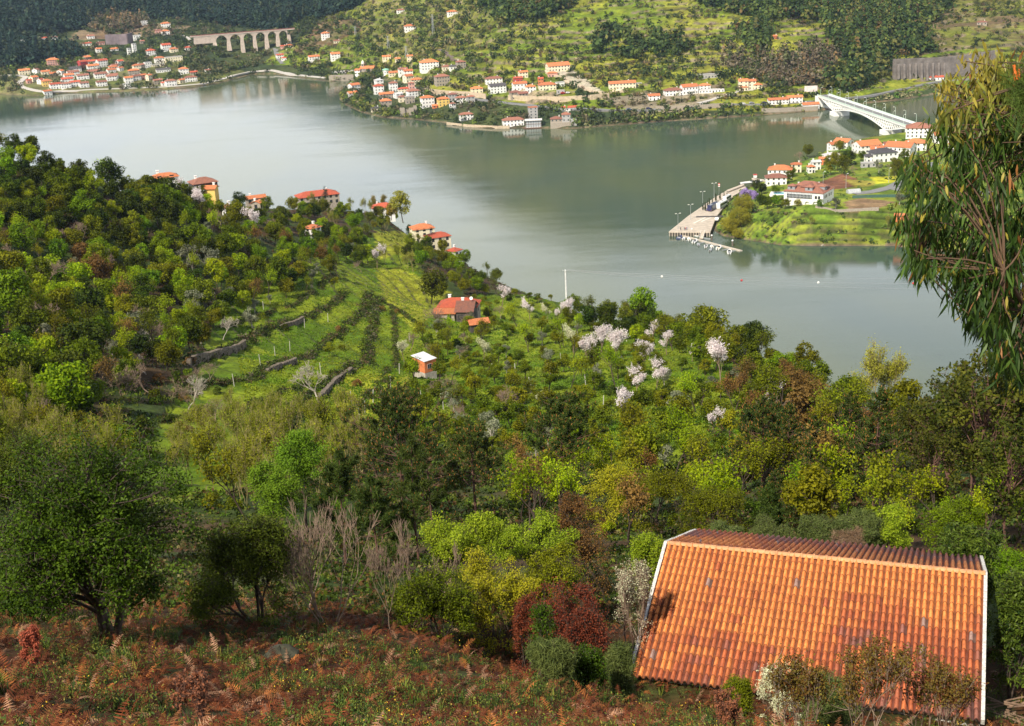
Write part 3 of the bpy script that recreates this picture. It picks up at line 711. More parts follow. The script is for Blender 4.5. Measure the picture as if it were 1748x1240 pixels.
# ------------------------------------------------------------------ planting our hillside
KIND = {'leafy': ('leafy_tree', 'mid green leafy tree'), 'lime': ('spring_tree', 'bright lime green leafy tree'), 'fresh': ('spring_tree', 'fresh green leafy tree'),
 'olivey': ('leafy_tree', 'yellowish green leafy tree'), 'dark': ('evergreen_tree', 'dark evergreen tree'), 'rust': ('budding_tree', 'rusty brown budding tree'),
 'sparse': ('budding_tree', 'thinly leaved budding tree'), 'sparselime': ('budding_tree', 'thinly leaved lime green tree'), 'sparserust': ('budding_tree', 'thinly leaved rusty tree'),
 'olive': ('olive_tree', 'grey green olive tree'), 'bare': ('bare_tree', 'bare grey twiggy tree'), 'barewhite': ('bare_tree', 'bare pale limbed tree'),
 'blossom': ('blossom_tree', 'tree in white blossom'), 'cream': ('blossom_tree', 'tree in creamy blossom'), 'whip': ('poplar_sapling', 'upright yellowish sapling'),
 'shrub': ('shrub', 'round green shrub'), 'shrublime': ('shrub', 'bright lime green shrub'), 'shrubdark': ('shrub', 'dark green shrub'), 'shrubrust': ('shrub', 'rusty brown shrub'),
 'shrubolive': ('shrub', 'yellowish green shrub'), 'citrus': ('orange_tree', 'small round citrus tree'), 'citrusdark': ('orange_tree', 'small dark green citrus tree'),
 'poplar': ('poplar_tree', 'tall poplar in golden catkins'), 'pine': ('pine_tree', 'pine with orange shoots'), 'youngpine': ('pine_tree', 'young pine with orange shoots'),
 'gum': ('eucalyptus_tree', 'tall dark eucalyptus'), 'cypress': ('cypress_tree', 'narrow dark cypress'), 'gold': ('poplar_tree', 'round golden leaved poplar'), 'willow': ('willow_tree', 'broad yellow green willow'), 'cedar': ('conifer_tree', 'dark blue green conifer')}
import re
def put(spec, px, py, sc=1.0, X=None, sz=None, tilt=.04, rz=None):
    if X is None: X = hit(px, py)
    while X[2] < .2 and py < 470 and not (X[1] > 620 and X[2] > -.5): py += 4; X = hit(px, py, False)
    nm, ds = KIND[re.sub(r'\d+$', '', spec)]
    o = place(spec, (X[0], X[1], X[2]-.05), sc, rz, nm, None, nm.replace('_', ' '), None, tilt, sz)
    TH.append([o, nm, ds, px, py, X]); return o
variant('leafy2', 'gold0', M_GOLD); variant('leafy4', 'gold1', M_GOLD)
rng = np.random.default_rng(5); random.seed(11)
occupied = []
HOUSES_NEAR = []   # (x, y, radius) kept clear of random trees
def clear_of(X, d):
    for a, b, r_ in HOUSES_NEAR:
        if (X[0]-a)**2+(X[1]-b)**2 < r_*r_: return False
    for a, b in occupied:
        if (X[0]-a)**2+(X[1]-b)**2 < d*d: return False
    return True
def fill(poly, n, dmin, mix, sc=(.8, 1.2), tries=8, avoid=None):
    xs = [p[0] for p in poly]; ys = [p[1] for p in poly]; k = list(mix); w = np.array([mix[q] for q in k], float); w /= w.sum(); c = 0
    for _ in range(n*tries):
        if c >= n: break
        px = rng.uniform(min(xs), max(xs)); py = rng.uniform(min(ys), max(ys))
        if not in_poly(np.array([px]), np.array([py]), poly)[0]: continue
        if avoid is not None and any(in_poly(np.array([px]), np.array([py]), a)[0] for a in avoid): continue
        X = hit(px, py)
        if X[2] < .5 or np.hypot(X[0], X[1]) > 750 or (py < 420 and np.hypot(X[0], X[1]) < 270) or not clear_of(X, dmin): continue
        s = k[rng.choice(len(k), p=w)]; nv = sum(1 for q in SPEC if re.sub(r'\d+$', '', q) == s)
        occupied.append((X[0], X[1])); put('%s%d' % (s, rng.integers(nv)), px, py, rng.uniform(*sc), X); c += 1
# blossoming trees
for px, py, s, k in [(1050,622,1.25,'blossom'),(1026,606,1.15,'blossom'),(1097,632,1.1,'blossom'),(1229,652,1.3,'blossom'),(1086,678,.9,'blossom'),(1120,668,.95,'blossom'),
    (1003,620,1.1,'blossom'),(980,604,1.2,'cream'),(1063,722,.9,'blossom'),(1113,592,1.1,'blossom'),(1137,606,.9,'blossom'),(1306,716,1.0,'blossom'),(1206,606,.9,'blossom'),(1217,742,.6,'blossom'),
    (1182,618,.7,'blossom'),(953,552,1.3,'blossom'),(905,546,1.35,'blossom'),(858,524,1.4,'blossom'),(935,548,1.1,'cream'),(972,556,1.2,'blossom'),(827,618,1.0,'cream'),(644,458,1.5,'blossom'),(690,618,.9,'cream'),
    (430,405,1.6,'blossom'),(1000,606,.8,'blossom'),(925,700,.6,'cream'),(1412,665,.7,'blossom'),(345,372,1.5,'blossom'),(1395,790,.5,'blossom')]:
    X = hit(px, py); put('%s%d' % (k, rng.integers(3)), px, py, s*1.15, X); occupied.append((X[0], X[1]))
# single trees one can point to
for sp, px, py, s in [('poplar0',1476,700,1.35),('poplar0',1500,722,1.0),('gold0',688,378,1.9),('gold1',668,374,1.6),('gold0',708,386,1.3),('willow',712,388,.35),('cedar',556,340,.7),('willow',388,370,.42),
    ('lime0',835,470,1.5),('lime2',850,476,1.2),('dark1',880,490,1.0),('leafy3',735,520,1.9),('dark3',1296,612,1.25),('dark2',1280,606,1.0),('olivey3',1215,600,1.6),('olivey1',1175,590,1.6),('fresh2',1100,560,1.5),
    ('barewhite0',545,690,1.35),('barewhite1',322,700,1.0),('barewhite2',380,580,.9),('barewhite0',252,610,.95),('barewhite1',250,640,.7),('bare2',760,560,1.3),('bare0',700,600,.9),
    ('olive0',345,590,1.4),('olive1',330,540,1.7),('olive2',430,560,1.4),('olive0',240,590,1.9),('olive1',205,660,1.2),('olive2',360,470,2.3),('olive1',330,470,2.2),('olive0',395,520,1.3),
    ('willow',1195,788,.28),('rust3',1365,745,1.1),('rust1',1352,700,1.1),('fresh1',1330,650,1.0),('dark0',1085,520,.8),('cedar',1030,505,.75),('dark4',1385,640,1.1),
    ('dark2',15,262,1.5),('dark0',50,268,1.3),('dark4',115,275,1.25),('dark1',135,282,1.0),('dark3',180,330,1.5),('dark3',155,640,1.5),('dark1',150,560,1.5),('fresh0',15,560,1.7),('dark0',270,390,1.5),('dark2',290,395,1.2),
    ('olivey3',400,390,1.3),('lime1',405,440,1.3),('lime2',165,350,1.2),('fresh3',330,440,1.5),('leafy1',755,590,.75),('dark3',292,347,1.25),('dark1',268,338,1.2),('leafy3',312,352,1.1),('dark0',330,366,1.0),('olivey1',372,372,1.0),('leafy0',345,372,.8),('dark2',415,366,1.1),('leafy2',455,368,1.0),('olivey3',500,366,1.1),('fresh1',520,372,.9),('dark4',575,372,.9),('leafy4',600,378,1.1),('olivey0',630,384,1.1),('dark1',615,370,.8),('olivey2',700,428,.9),('dark3',735,440,.9),('sparse1',716,424,.9),('leafy1',790,452,.9),('dark2',700,398,.9),('poplar1',650,366,1.0),('whip0',600,362,1.0),('whip1',624,364,1.1),('blossom1',310,345,1.4)]:
    X = hit(px, py); put(sp, px, py, s, X); occupied.append((X[0], X[1]))
LEFT = [(0,262),(120,275),(250,340),(420,385),(600,410),(650,440),(560,490),(420,540),(330,610),(200,690),(150,740),(-60,780),(-60,240)]
fill([(-60,240),(60,262),(250,335),(330,375),(300,420),(100,400),(-60,380)], 75, 4.0, {'dark':4,'olivey':3,'leafy':4,'fresh':2,'lime':1}, (.9, 1.35))
fill(LEFT, 330, 3.4, {'dark':2,'olivey':5,'leafy':3.5,'fresh':3.5,'lime':2.2,'rust':.5,'sparserust':.9,'sparse':2.5,'bare':2.2,'olive':1,'sparselime':1.5}, (.75, 1.25))
fill([(420,385),(540,350),(660,372),(740,430),(850,480),(830,520),(740,480),(650,450)], 85, 3.2, {'dark':1.5,'olivey':3,'leafy':3,'fresh':2,'lime':2,'sparse':2,'bare':1,'shrubdark':1,'whip':1}, (.7, 1.2), avoid=[[(640,395),(720,400),(715,440),(640,435)]])
fill([(960,515),(1020,500),(1120,540),(1330,620),(1420,660),(1390,680),(1240,640),(1100,590),(970,560)], 85, 3.2, {'dark':1.5,'olivey':4,'leafy':3,'fresh':2,'lime':1.5,'sparse':2,'sparserust':1}, (.75, 1.2))
fill([(1240,640),(1420,660),(1560,720),(1540,760),(1400,790),(1260,760)], 50, 3.0, {'olivey':2,'leafy':1,'sparserust':1.5,'sparse':2,'shrub':3,'shrubrust':1.5,'shrubdark':2,'bare':1}, (.6, 1.0))
fill(ORCH, 255, 3.0, {'citrus':5,'citrusdark':4,'olive':1.6,'sparse':.8,'shrub':2,'shrubolive':1,'shrubdark':1,'shrublime':.6,'sparselime':.8}, (.7, 1.25))
fill([(420,440),(640,420),(640,470),(560,510),(500,560),(420,600),(390,560)], 16, 3.0, {'olive':2,'citrus':1,'shrub':2,'shrubdark':1,'bare':1,'sparse':1}, (.7, 1.1))
fill([(600,520),(690,470),(700,560),(640,640),(560,700),(540,640)], 6, 3, {'shrubrust':2,'shrubdark':1,'bare':1,'shrub':1,'citrus':1}, (.6, 1.0))
fill([(230,640),(330,610),(420,700),(330,790),(220,800)], 24, 2.4, {'shrubdark':2,'shrubrust':2,'shrub':1,'bare':1}, (.6, 1.1))
fill([(300,760),(480,720),(640,740),(600,860),(420,900),(330,860)], 60, 1.9, {'whip':8,'shrubolive':1,'sparse':1}, (.55, .95))
fill([(-60,760),(60,700),(120,760),(230,780),(210,840),(-60,860)], 40, 2.2, {'whip':6,'olivey':1,'shrubdark':1,'sparse':1}, (.6, .95))
fill([(1000,810),(1230,800),(1480,860),(1560,930),(1300,920),(1120,900),(1000,880)], 42, 2.2, {'olivey':2,'sparselime':3,'sparse':3,'shrublime':2,'shrub':3,'shrubdark':1,'sparserust':1}, (.5, .8))
fill([(860,820),(1000,820),(1100,880),(1080,930),(900,930)], 22, 2.0, {'sparselime':3,'sparse':2,'sparserust':3,'shrublime':1,'shrub':1}, (.5, .75))
fill([(740,560),(860,540),(900,700),(860,790),(700,740),(690,660)], 34, 2.6, {'shrubolive':2,'shrub':2,'citrus':2,'sparse':1,'bare':1}, (.6, 1.0))
# pines of the middle ground
for sp, px, py, s in [('pine0',690,900,.92),('pine2',740,905,.62),('pine1',815,895,.78),('pine1',955,882,.85),('pine0',655,890,.7),('pine0',1300,850,.78),('pine2',1345,845,.62),('pine1',1400,870,.72),('pine0',1490,880,.8),
    ('pine1',1320,900,.42),('pine2',1450,850,.72),('pine1',1640,760,.8),('pine0',1260,850,.45),('pine1',1580,760,.55),('pine1',590,880,.5),('pine2',1380,900,.5)]:
    put(sp, px, py, s)
for sp, px, py, s in [('gum0',1560,860,.75),('gum1',1600,880,.9),('gum2',1650,890,.95),('gum0',1690,900,1.0),('gum1',1735,880,1.15),('gum2',1745,860,1.2),('gum1',1620,820,.8),('gum0',1560,800,.6),('gum2',1700,820,.9),
    ('gum0',1520,820,.6),('gum1',1748,780,.85),('gum2',1800,900,1.1),('gum0',1660,850,.85),('gum1',1780,830,1.0),('gum2',1590,910,.62),('gum0',1720,950,.7)]:
    put(sp, px, py, s)
fill([(1440,880),(1560,900),(1760,930),(1760,970),(1600,950),(1440,930)], 16, 1.6, {'shrublime':1,'sparselime':2,'shrubdark':2,'shrub':2}, (.35, .6))
# ------------------------------------------------------------------ the tiled outbuilding below us
def tiled_plane(mb_v, mb_f, cols, W, S, seed, flip, rng):
    """Portuguese tiles on a slope: x 0..W along the ridge, s 0..S down the slope; returns local (x, s, h)"""
    nc = int(round(W/.2)); p = W/nc; nr = 16; e = S/nr
    prof = [(0, .0), (.10, .062), (.30, .100), (.50, .062), (.60, .0), (.70, -.012), (.90, -.012), (1.0, .0)]
    for r_ in range(nr):
        for c in range(nc):
            x0 = c*p+rng.normal()*.003; s0 = r_*e-.02; s1 = (r_+1)*e+rng.normal()*.005; b = len(mb_v); tw = rng.normal()*.004
            for (s, wd, lift) in ((s0, .92, .0), (s1, 1.05, .020), (s1+.001, 1.05, -.012)):
                for u, h in prof:
                    uu = .30+(u-.30)*(wd if u < .66 else 1)
                    mb_v.append((x0+uu*p+tw*(s-s0)/e, s, h*(wd if lift > -.01 else 1)+lift*1.0-(0 if lift > -.01 else .03)))
            for k in range(7):
                mb_f.append((b+k, b+k+1, b+8+k+1, b+8+k)); mb_f.append((b+8+k, b+8+k+1, b+16+k+1, b+16+k))
            f = r_/nr; X = c/nc
            dirt = sstep(.08, .65, f)*.62+(vn1(X*6, f*4, seed)-.5)*1.5+rng.normal()*.11+(vn1(X*60, f*3, 4)-.5)*.35
            if 0 == seed % 2 and .20 < X < .52 and .50 < f < .68 and not (X < .30 and f > .6): dirt -= .75
            if 0 == seed % 2 and (.06 < X < .10 and .78 < f < .9): dirt -= 1
            dirt -= .12
            if seed % 2: dirt += .15
            dirt = float(np.clip(dirt, 0, 1)); a = np.array((.66, .235, .058)); d_ = np.array((.43, .115, .038)); g_ = np.array((.20, .095, .085))
            col = a*(1-sstep(0, .5, dirt))+d_*sstep(0, .5, dirt); w = float(sstep(.5, .95, dirt+rng.normal()*.1)); col = col*(1-w*.8)+g_*w*.8
            if rng.uniform() < .008: col = np.array((.30, .20, .17))
            if seed % 2: col = col*np.array((1.5, 1.5, 1.6))  # back slope colour lightened to make up for the sun it lacks
            col = col*rng.uniform(.85, 1.12); 
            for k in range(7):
                kk = (.33 if k >= 4 else 1.0)   # pans painted darker: the shade between the crowns is put into the colour
                cols.append(col*kk*(np.array((.8, .62, .55)) if k >= 4 else 1)); cols.append(col*.3)  # lip faces darkened as well, painting in the shadow gap under each course
def vn1(x, y, s=0): return float(fbm(np.array([x]), np.array([y]), s, 3)[0])
rng = np.random.default_rng(3)
tm, tt, tb = mat_new('old_clay_tiles'); ta = tt.nodes.new('ShaderNodeAttribute'); ta.attribute_name = 'col'
tn = noise(tt, 7, 6, .75); tr_ = ramp(tt, tn.outputs[0], [(.3, (.50, .42, .44)), (.5, (.95, .92, .9)), (.75, (1.22, 1.25, 1.3))])
tn2 = noise(tt, 38, 4, .8); tr2 = ramp(tt, tn2.outputs[0], [(.28, (.35, .3, .3)), (.42, (1, 1, 1)), (.72, (1, 1, 1)), (.8, (1.5, 1.6, 1.6))])
tc_ = mixc(tt, mixc(tt, ta.outputs['Color'], tr_.outputs[0], 1, 'MULTIPLY'), tr2.outputs[0], 1, 'MULTIPLY')
tt.links.new(tc_, tb.inputs['Base Color']); tb.inputs['Roughness'].default_value = .78; bump(tt, tb, tn2.outputs[0], .35, .01)
W3 = float(np.linalg.norm(RR-RL)); house = empty('outbuilding', (RL[0], RL[1], FLOOR_Z), math.atan2(U3[1], U3[0]),
   'stone outbuilding with a weathered orange clay tile roof in the foreground', 'building')
RZ = RR[2]-FLOOR_Z; ca, sa = math.cos(ROOF_AL), math.sin(ROOF_AL)
BA = math.radians(21); cb_, sb_ = math.cos(BA), math.sin(BA)
for side, S, ca, sa in ((-1, ROOF_S, ca, sa), (1, ROOF_S, cb_, sb_)):
    v = []; f = []; cl = []; tiled_plane(v, f, cl, W3, S, 2 if side < 0 else 3, False, rng); v = np.array(v)
    V = np.c_[v[:, 0], side*(v[:, 1]*ca+v[:, 2]*sa), RZ-v[:, 1]*sa+v[:, 2]*ca]
    Fc = np.array(f); 
    if side > 0: Fc = Fc[:, ::-1]
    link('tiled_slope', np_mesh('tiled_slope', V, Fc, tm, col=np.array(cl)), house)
ca, sa = math.cos(ROOF_AL), math.sin(ROOF_AL)
mb = MB(); hx = ROOF_S*ca
for side in (-1, 1):
    mb = MB(); y0 = side*(hx-.35); mb.box(.14, W3-.14, min(y0, y0-side*.3), max(y0, y0-side*.3), -1.2, RZ-(hx-.35)*(sa/ca if side < 0 else sb_/cb_)-.09)
    mb.build('long_wall', plain('pale_cement_render', (.50, .47, .43), .9, 1.2, .3, .2), house)
for x0 in (.02, W3-.30):
    mb = MB(); h0 = RZ-.09; h1 = RZ-(hx-.34)*sa/ca-.09; yy = hx-.34
    mb.add([(x0, -yy, -1.2), (x0+.28, -yy, -1.2), (x0+.28, yy, -1.2), (x0, yy, -1.2), (x0, -yy, h1), (x0+.28, -yy, h1), (x0+.28, yy, h1-yy*(sb_/cb_-sa/ca)), (x0, yy, h1-yy*(sb_/cb_-sa/ca)), (x0, 0, h0), (x0+.28, 0, h0)],
       [(0, 4, 8, 7, 3), (1, 2, 6, 9, 5), (0, 1, 5, 4), (2, 3, 7, 6), (4, 5, 9, 8), (6, 7, 8, 9), (0, 3, 2, 1)]); mb.build('gable_wall', STONE, house)
VERGE = plain('lichened_cement', (.62, .60, .56), .95, 14, .55, .4)
for x0 in (-.13, W3-.01):
    for side in (-1, 1):
        mb = MB(); n = 14
        for i in range(n):
            s0, s1 = i*(ROOF_S+.03)/n+.004, (i+1)*(ROOF_S+.03)/n-.004; q = []
            dz = rng.normal()*.006
            for s in (s0, s1):
                for xx, h in ((x0, -.12), (x0+.105, -.12), (x0+.105, .065+dz), (x0, .07+dz)): q.append((xx, side*(s*(ca if side < 0 else cb_)+h*sa), RZ-s*(sa if side < 0 else sb_)+h*ca))
            mb.add(q, [(0, 1, 2, 3), (7, 6, 5, 4), (0, 4, 5, 1), (1, 5, 6, 2), (2, 6, 7, 3), (3, 7, 4, 0)])
        mb.build('verge_coping', VERGE, house)
mb = MB(); n = int(W3/.40)
for i in range(n):
    x0 = i*W3/n; x1 = (i+1)*W3/n+.03; q = []; k = 7
    for x, R in ((x0, .085), (x1-.05, .095), (x1-.045, .112), (x1, .112)):
        for j in range(k): a = math.pi*(j/(k-1)); q.append((x, -math.cos(a)*R*1.25, RZ+.015+math.sin(a)*R*.8))
    mb.add(q, [(r_*k+j, (r_+1)*k+j, (r_+1)*k+j+1, r_*k+j+1) for r_ in range(3) for j in range(k-1)])
mb.build('ridge_cap', plain('ridge_clay', (.62, .30, .14), .8, 3, .35, .2), house)
mb = MB(); mb.box(.3, W3-.3, -hx+.7, hx-.7, RZ-hx*sb_/cb_-.12, RZ-hx*sb_/cb_-.1); mb.build('ceiling_board', DARKWOOD, house)
def wloc(x, y, z=0):
    c, s = U3[0], U3[1]; return np.array([RL[0]+x*c-y*s, RL[1]+x*s+y*c, FLOOR_Z+z])
# wood pile beside the building
t = empty('woodpile', wloc(W3+.95, -hx*.25, .05), house.rotation_euler[2]+.2, 'untidy heap of dark broken planks and sticks beside the tiled outbuilding', 'woodpile')
PL = plain('weathered_planks', (.22, .14, .09), .9, 5, .6)
for k in range(26):
    mb = MB(); l = random.uniform(.5, 1.2); w = random.uniform(.03, .08); mb.box(-l/2, l/2, -w/2, w/2, 0, .025)
    mb.build('plank', PL, t, loc=(random.uniform(-.35, .45), random.uniform(-.8, .8), .05+.018*k+random.uniform(0, .05)), rot=(random.uniform(-.3, .3), random.uniform(-.25, .25), random.uniform(-.7, .7)))
# ------------------------------------------------------------------ near plants
def cluster_tree(seed, H, R, fc=60, low=.12, stems=1, lv=4, r=.1, leaf=.08, cl=.4, cn=110, spread=.55, up=.25, kids=(2, 3), aspect=.5, bot=0, flat=.8, first=.3, minr=.008, top_tips=None, cseg=True):
    rng = np.random.default_rng(seed); segs = []; tips = []
    for s in range(stems):
        a = 6.28*s/stems+rng.uniform(-.4, .4); d = unit(np.array([math.cos(a)*.6*(stems > 1), math.sin(a)*.6*(stems > 1), 1.0]))
        grow(rng, np.array([0, 0, -.3]), d, H*first, r, lv, segs, tips, spread, 3, up, .75, .17, kids, .62)
    T = np.array([t[0] for t in tips]); kz = (H-cl*.6)/T[:, 2].max(); kr = (R-cl*.7)/np.percentile(np.hypot(T[:, 0], T[:, 1]), 96); K3 = np.array([kr, kr, kz])
    segs = [(a*K3, b*K3, max(c, minr), max(d, minr*.7)) for a, b, c, d in segs]; T = T*K3; T = T[T[:, 2] > bot]
    E_ = []
    for _ in range(fc):
        f = rng.uniform(low, .93); a = rng.uniform(0, 6.28); rr = (R-cl*.6)*math.sqrt(max(.05, 1-(abs(f-.45)/.58)**2.2))*rng.uniform(.55, 1.0)
        q = np.array([math.cos(a)*rr, math.sin(a)*rr, f*H]); j = np.argmin(np.linalg.norm(T*np.array([1, 1, .8])-q, axis=1)); b0 = T[j]*np.array([.45, .45, .75]) if T[j][2] > q[2] else T[j]
        segs += curve_segs(b0, q, minr*1.4, minr*.7, rng, 3, .12); E_.append(q)
    if E_: T = np.r_[T, np.array(E_)]
    n = int(cn); cr = cl*rng.uniform(.6, 1.25, len(T)); d = unit(rng.normal(size=(len(T), n, 3))+np.array([0, 0, .2]))
    P = T[:, None]+d*(cr[:, None]*rng.uniform(.25, 1.08, (len(T), n)))[..., None]*np.array([1, 1, flat]); P = P.reshape(-1, 3)
    N = unit(d.reshape(-1, 3)*.6+rng.normal(size=P.shape)*.8+np.array([0, 0, .5])); rn = np.clip(rng.normal(.5, .24, len(P))+np.repeat(rng.normal(0, .16, len(T)), n), 0, 1)
    if cseg:
        for q, c in zip(T, cr):
            for _ in range(4): segs.append((q, q+unit(rng.normal(size=3)+np.array([0, 0, .3]))*c*.9, minr*.7, minr*.4))
    return segs, leaves(rng, P, N, leaf*rng.uniform(.6, 1.3, len(P)), aspect, .012), rn
def stand(px, d, ytop, ymid=None):
    """a spot on the ground d metres deep under a pixel column, and the height a plant needs to reach ytop"""
    py = ytop+150; 
    for _ in range(6):
        X = at_depth(np.float64(px), np.float64(py), d); z = float(near_h(np.array([X[0]]), np.array([X[1]]))[0])
        q = proj(np.array([X[0]]), np.array([X[1]]), np.array([z])); py = float(q[1][0]); d_ = float(q[2][0]); d2 = d
    X = np.array([X[0], X[1], z]); lo, hi = .2, 40
    for _ in range(30):
        m = (lo+hi)/2; y = proj(X[0], X[1], z+m)[1]
        if y > ytop: lo = m
        else: hi = m
    return X, lo
M_ARB = LM('arbutus_leaves', (.012, .030, .003), (.085, .15, .010), .25, .06, .45)
M_DKOL = LM('dark_olive_leaves', (.03, .048, .005), (.12, .16, .015), .2, .06)
M_VLIME = LM('spring_lime_leaves', (.16, .25, .012), (.40, .50, .03), .4, .05)
M_YEL = LM('yellow_spring_leaves', (.26, .27, .012), (.52, .47, .03), .4, .05)
M_SPRG = LM('vivid_green_leaves', (.085, .17, .010), (.22, .36, .025), .38, .05)
M_BARB = LM('barberry_leaves', (.11, .024, .014), (.28, .08, .035), .28, .05)
M_LOQ = LM('glossy_leaves', (.015, .035, .006), (.12, .17, .02), .15, .05, .35)
M_BROOM = LM('broom_stems', (.05, .075, .02), (.15, .19, .05), .2, .1)
M_BRN = LM('dry_brown_twigs', (.10, .06, .035), (.26, .17, .10), .1, .05)
def hero(name, label, px, d, ytop, wpx, leafm, wood=BARK, seed=1, group=None, cat=None, **kw):
    X, H = stand(px, d, ytop); R = wpx*d/F/2
    nm = 'hero%d' % len(SPEC); species(nm, lambda: cluster_tree(seed, H, R, **kw), wood, leafm, k=5)
    o = place(nm, X, 1, random.uniform(0, 6.28) if 'rz' not in kw else 0, name, label, cat or name.replace('_', ' ')); return o
X0 = hit(180, 1095); 
hero('strawberry_tree', 'large dark evergreen tree with several thick stems at the left edge of the bracken slope', 190, 33, 735, 390, M_ARB, seed=4, cat='tree', stems=4, lv=4, r=.13, leaf=.085, cl=.46, cn=135, spread=.6, up=.2, kids=(2, 3), bot=1.7, first=.28, minr=.012, fc=85, low=.36)
hero('strawberry_tree', 'smaller dark olive evergreen bush right of the large evergreen tree', 440, 38, 880, 235, M_DKOL, seed=8, cat='tree', stems=4, lv=4, r=.06, leaf=.08, cl=.34, cn=80, kids=(2, 3), bot=.3)
hero('evergreen_tree', 'dull dark evergreen behind the large tree at the left edge', 50, 62, 745, 190, M_DKOL, seed=9, cat='tree', stems=3, lv=4, r=.07, leaf=.11, cl=.5, cn=90, bot=.3)
hero('evergreen_tree', 'dark leafy bush low behind the stems of the large evergreen', 40, 37, 960, 200, M_ARB, seed=10, cat='tree', stems=4, lv=4, r=.05, leaf=.09, cl=.4, cn=80)
hero('oak_tree', 'vivid green spring tree behind the young pines', 525, 88, 742, 165, M_SPRG, seed=11, cat='tree', lv=4, r=.13, leaf=.15, cl=.62, cn=120, bot=1)
hero('oak_tree', 'vivid green spring tree low at the edge of the thin golden saplings', 480, 84, 790, 100, M_SPRG, seed=12, cat='tree', lv=4, r=.1, leaf=.14, cl=.5, cn=90, bot=.6)
hero('spring_tree', 'bright lime green spring tree left of the barn above the yellow bush', 800, 48, 880, 150, M_VLIME, seed=13, cat='tree', stems=3, lv=4, r=.05, leaf=.075, cl=.30, cn=85, up=.5, spread=.4)
hero('spring_tree', 'lime green spring tree with upswept tips in front of the middle pines', 905, 52, 885, 150, M_VLIME, seed=14, cat='tree', stems=3, lv=4, r=.05, leaf=.08, cl=.26, cn=60, up=.6, spread=.4)
hero('spring_tree', 'golden yellow leaved bush in the middle of the foreground hedge', 850, 44, 955, 160, M_YEL, seed=15, cat='tree', stems=3, lv=4, r=.05, leaf=.07, cl=.30, cn=75, up=.2)
hero('leafy_bush', 'mid green leafy bush left of the golden bush on the edge of the bracken', 745, 41, 965, 165, M_MID, seed=16, cat='bush', stems=4, lv=4, r=.04, leaf=.08, cl=.3, cn=70)
hero('leafy_bush', 'olive green loose bush between the lime trees and the red bush', 950, 47, 930, 130, M_OLIVE, seed=17, cat='bush', stems=4, lv=4, r=.04, leaf=.08, cl=.3, cn=50)
hero('barberry_bush', 'dark red leaved bush left of the tiled roof', 985, 41.5, 985, 150, M_BARB, seed=18, cat='bush', stems=5, lv=4, r=.035, leaf=.065, cl=.26, cn=34, up=.1, fc=35)
hero('barberry_bush', 'small dark red bush left of the larger red bush', 905, 42, 1010, 60, M_BARB, seed=19, cat='bush', stems=3, lv=3, r=.03, leaf=.06, cl=.2, cn=60, up=.1)
hero('blossom_bush', 'loose white blossoming bush against the left edge of the tiled roof', 1082, 43, 950, 82, M_CREAMB, TWIG, seed=20, cat='bush', stems=4, lv=4, r=.03, leaf=.05, cl=.2, cn=9, up=.5, spread=.35)
hero('spring_tree', 'small bright lime bush behind the left end of the roof ridge', 1108, 53, 908, 66, M_VLIME, seed=21, cat='tree', stems=2, lv=4, r=.03, leaf=.07, cl=.28, cn=80, up=.4)
hero('rusty_tree', 'thin tree with rusty brown leaves among the lime trees', 992, 66, 845, 100, M_RUST, seed=22, cat='tree', lv=4, r=.06, leaf=.10, cl=.32, cn=34, up=.4, spread=.4)
hero('rusty_tree', 'low rusty tree behind the dark red bush', 1010, 52, 900, 90, M_RUST, seed=23, cat='tree', lv=4, r=.04, leaf=.08, cl=.3, cn=24, up=.4, spread=.4)
hero('spring_tree', 'broad soft yellow green tree above the left end of the roof', 1135, 76, 812, 150, M_OLIVE, seed=24, cat='tree', lv=4, r=.1, leaf=.11, cl=.5, cn=110)
hero('spring_tree', 'rounded lime yellow tree beside the lone middle pine', 1045, 82, 795, 110, M_YEL, seed=25, cat='tree', lv=4, r=.1, leaf=.12, cl=.5, cn=110)
hero('spring_tree', 'yellow green tree behind the middle of the roof ridge', 1225, 74, 835, 110, M_OLIVE, seed=26, cat='tree', lv=4, r=.1, leaf=.11, cl=.45, cn=70)
hero('loquat_tree', 'glossy dark green tree with pale tips behind the right end of the roof', 1640, 50, 900, 150, M_LOQ, seed=27, cat='tree', stems=3, lv=4, r=.05, leaf=.17, cl=.36, cn=70, aspect=.28)
hero('loquat_tree', 'glossy dark green bush right of the white roof verge', 1722, 45, 975, 80, M_LOQ, seed=28, cat='tree', stems=3, lv=4, r=.05, leaf=.16, cl=.32, cn=60, aspect=.28)
hero('spring_tree', 'lime green tree behind the right half of the roof', 1518, 60, 862, 70, M_VLIME, seed=29, cat='tree', stems=2, lv=4, r=.05, leaf=.09, cl=.32, cn=60, up=.4)
hero('spring_tree', 'fresh green tree against the dark eucalyptus at the right', 1620, 62, 858, 120, M_GREEN, seed=30, cat='tree', stems=2, lv=4, r=.05, leaf=.10, cl=.34, cn=60, up=.3)
hero('spring_tree', 'fresh green bush low at the right edge behind the roof', 1700, 56, 940, 100, M_GREEN, seed=31, cat='tree', stems=2, lv=4, r=.05, leaf=.10, cl=.34, cn=60)
hero('broom_bush', 'grey green broom bush behind the middle of the roof', 1400, 58, 880, 80, M_BROOM, seed=32, cat='bush', stems=6, lv=4, r=.02, leaf=.16, cl=.28, cn=60, aspect=.14, up=.6, spread=.25)
hero('broom_bush', 'pale topped broom bush right of the grey green broom', 1475, 60, 870, 90, M_BROOM, seed=33, cat='bush', stems=6, lv=4, r=.02, leaf=.16, cl=.28, cn=60, aspect=.14, up=.6, spread=.25)
hero('broom_bush', 'dull green broom bush above the left half of the roof', 1310, 58, 892, 90, M_BROOM, seed=34, cat='bush', stems=6, lv=4, r=.02, leaf=.16, cl=.28, cn=60, aspect=.14, up=.6, spread=.25)
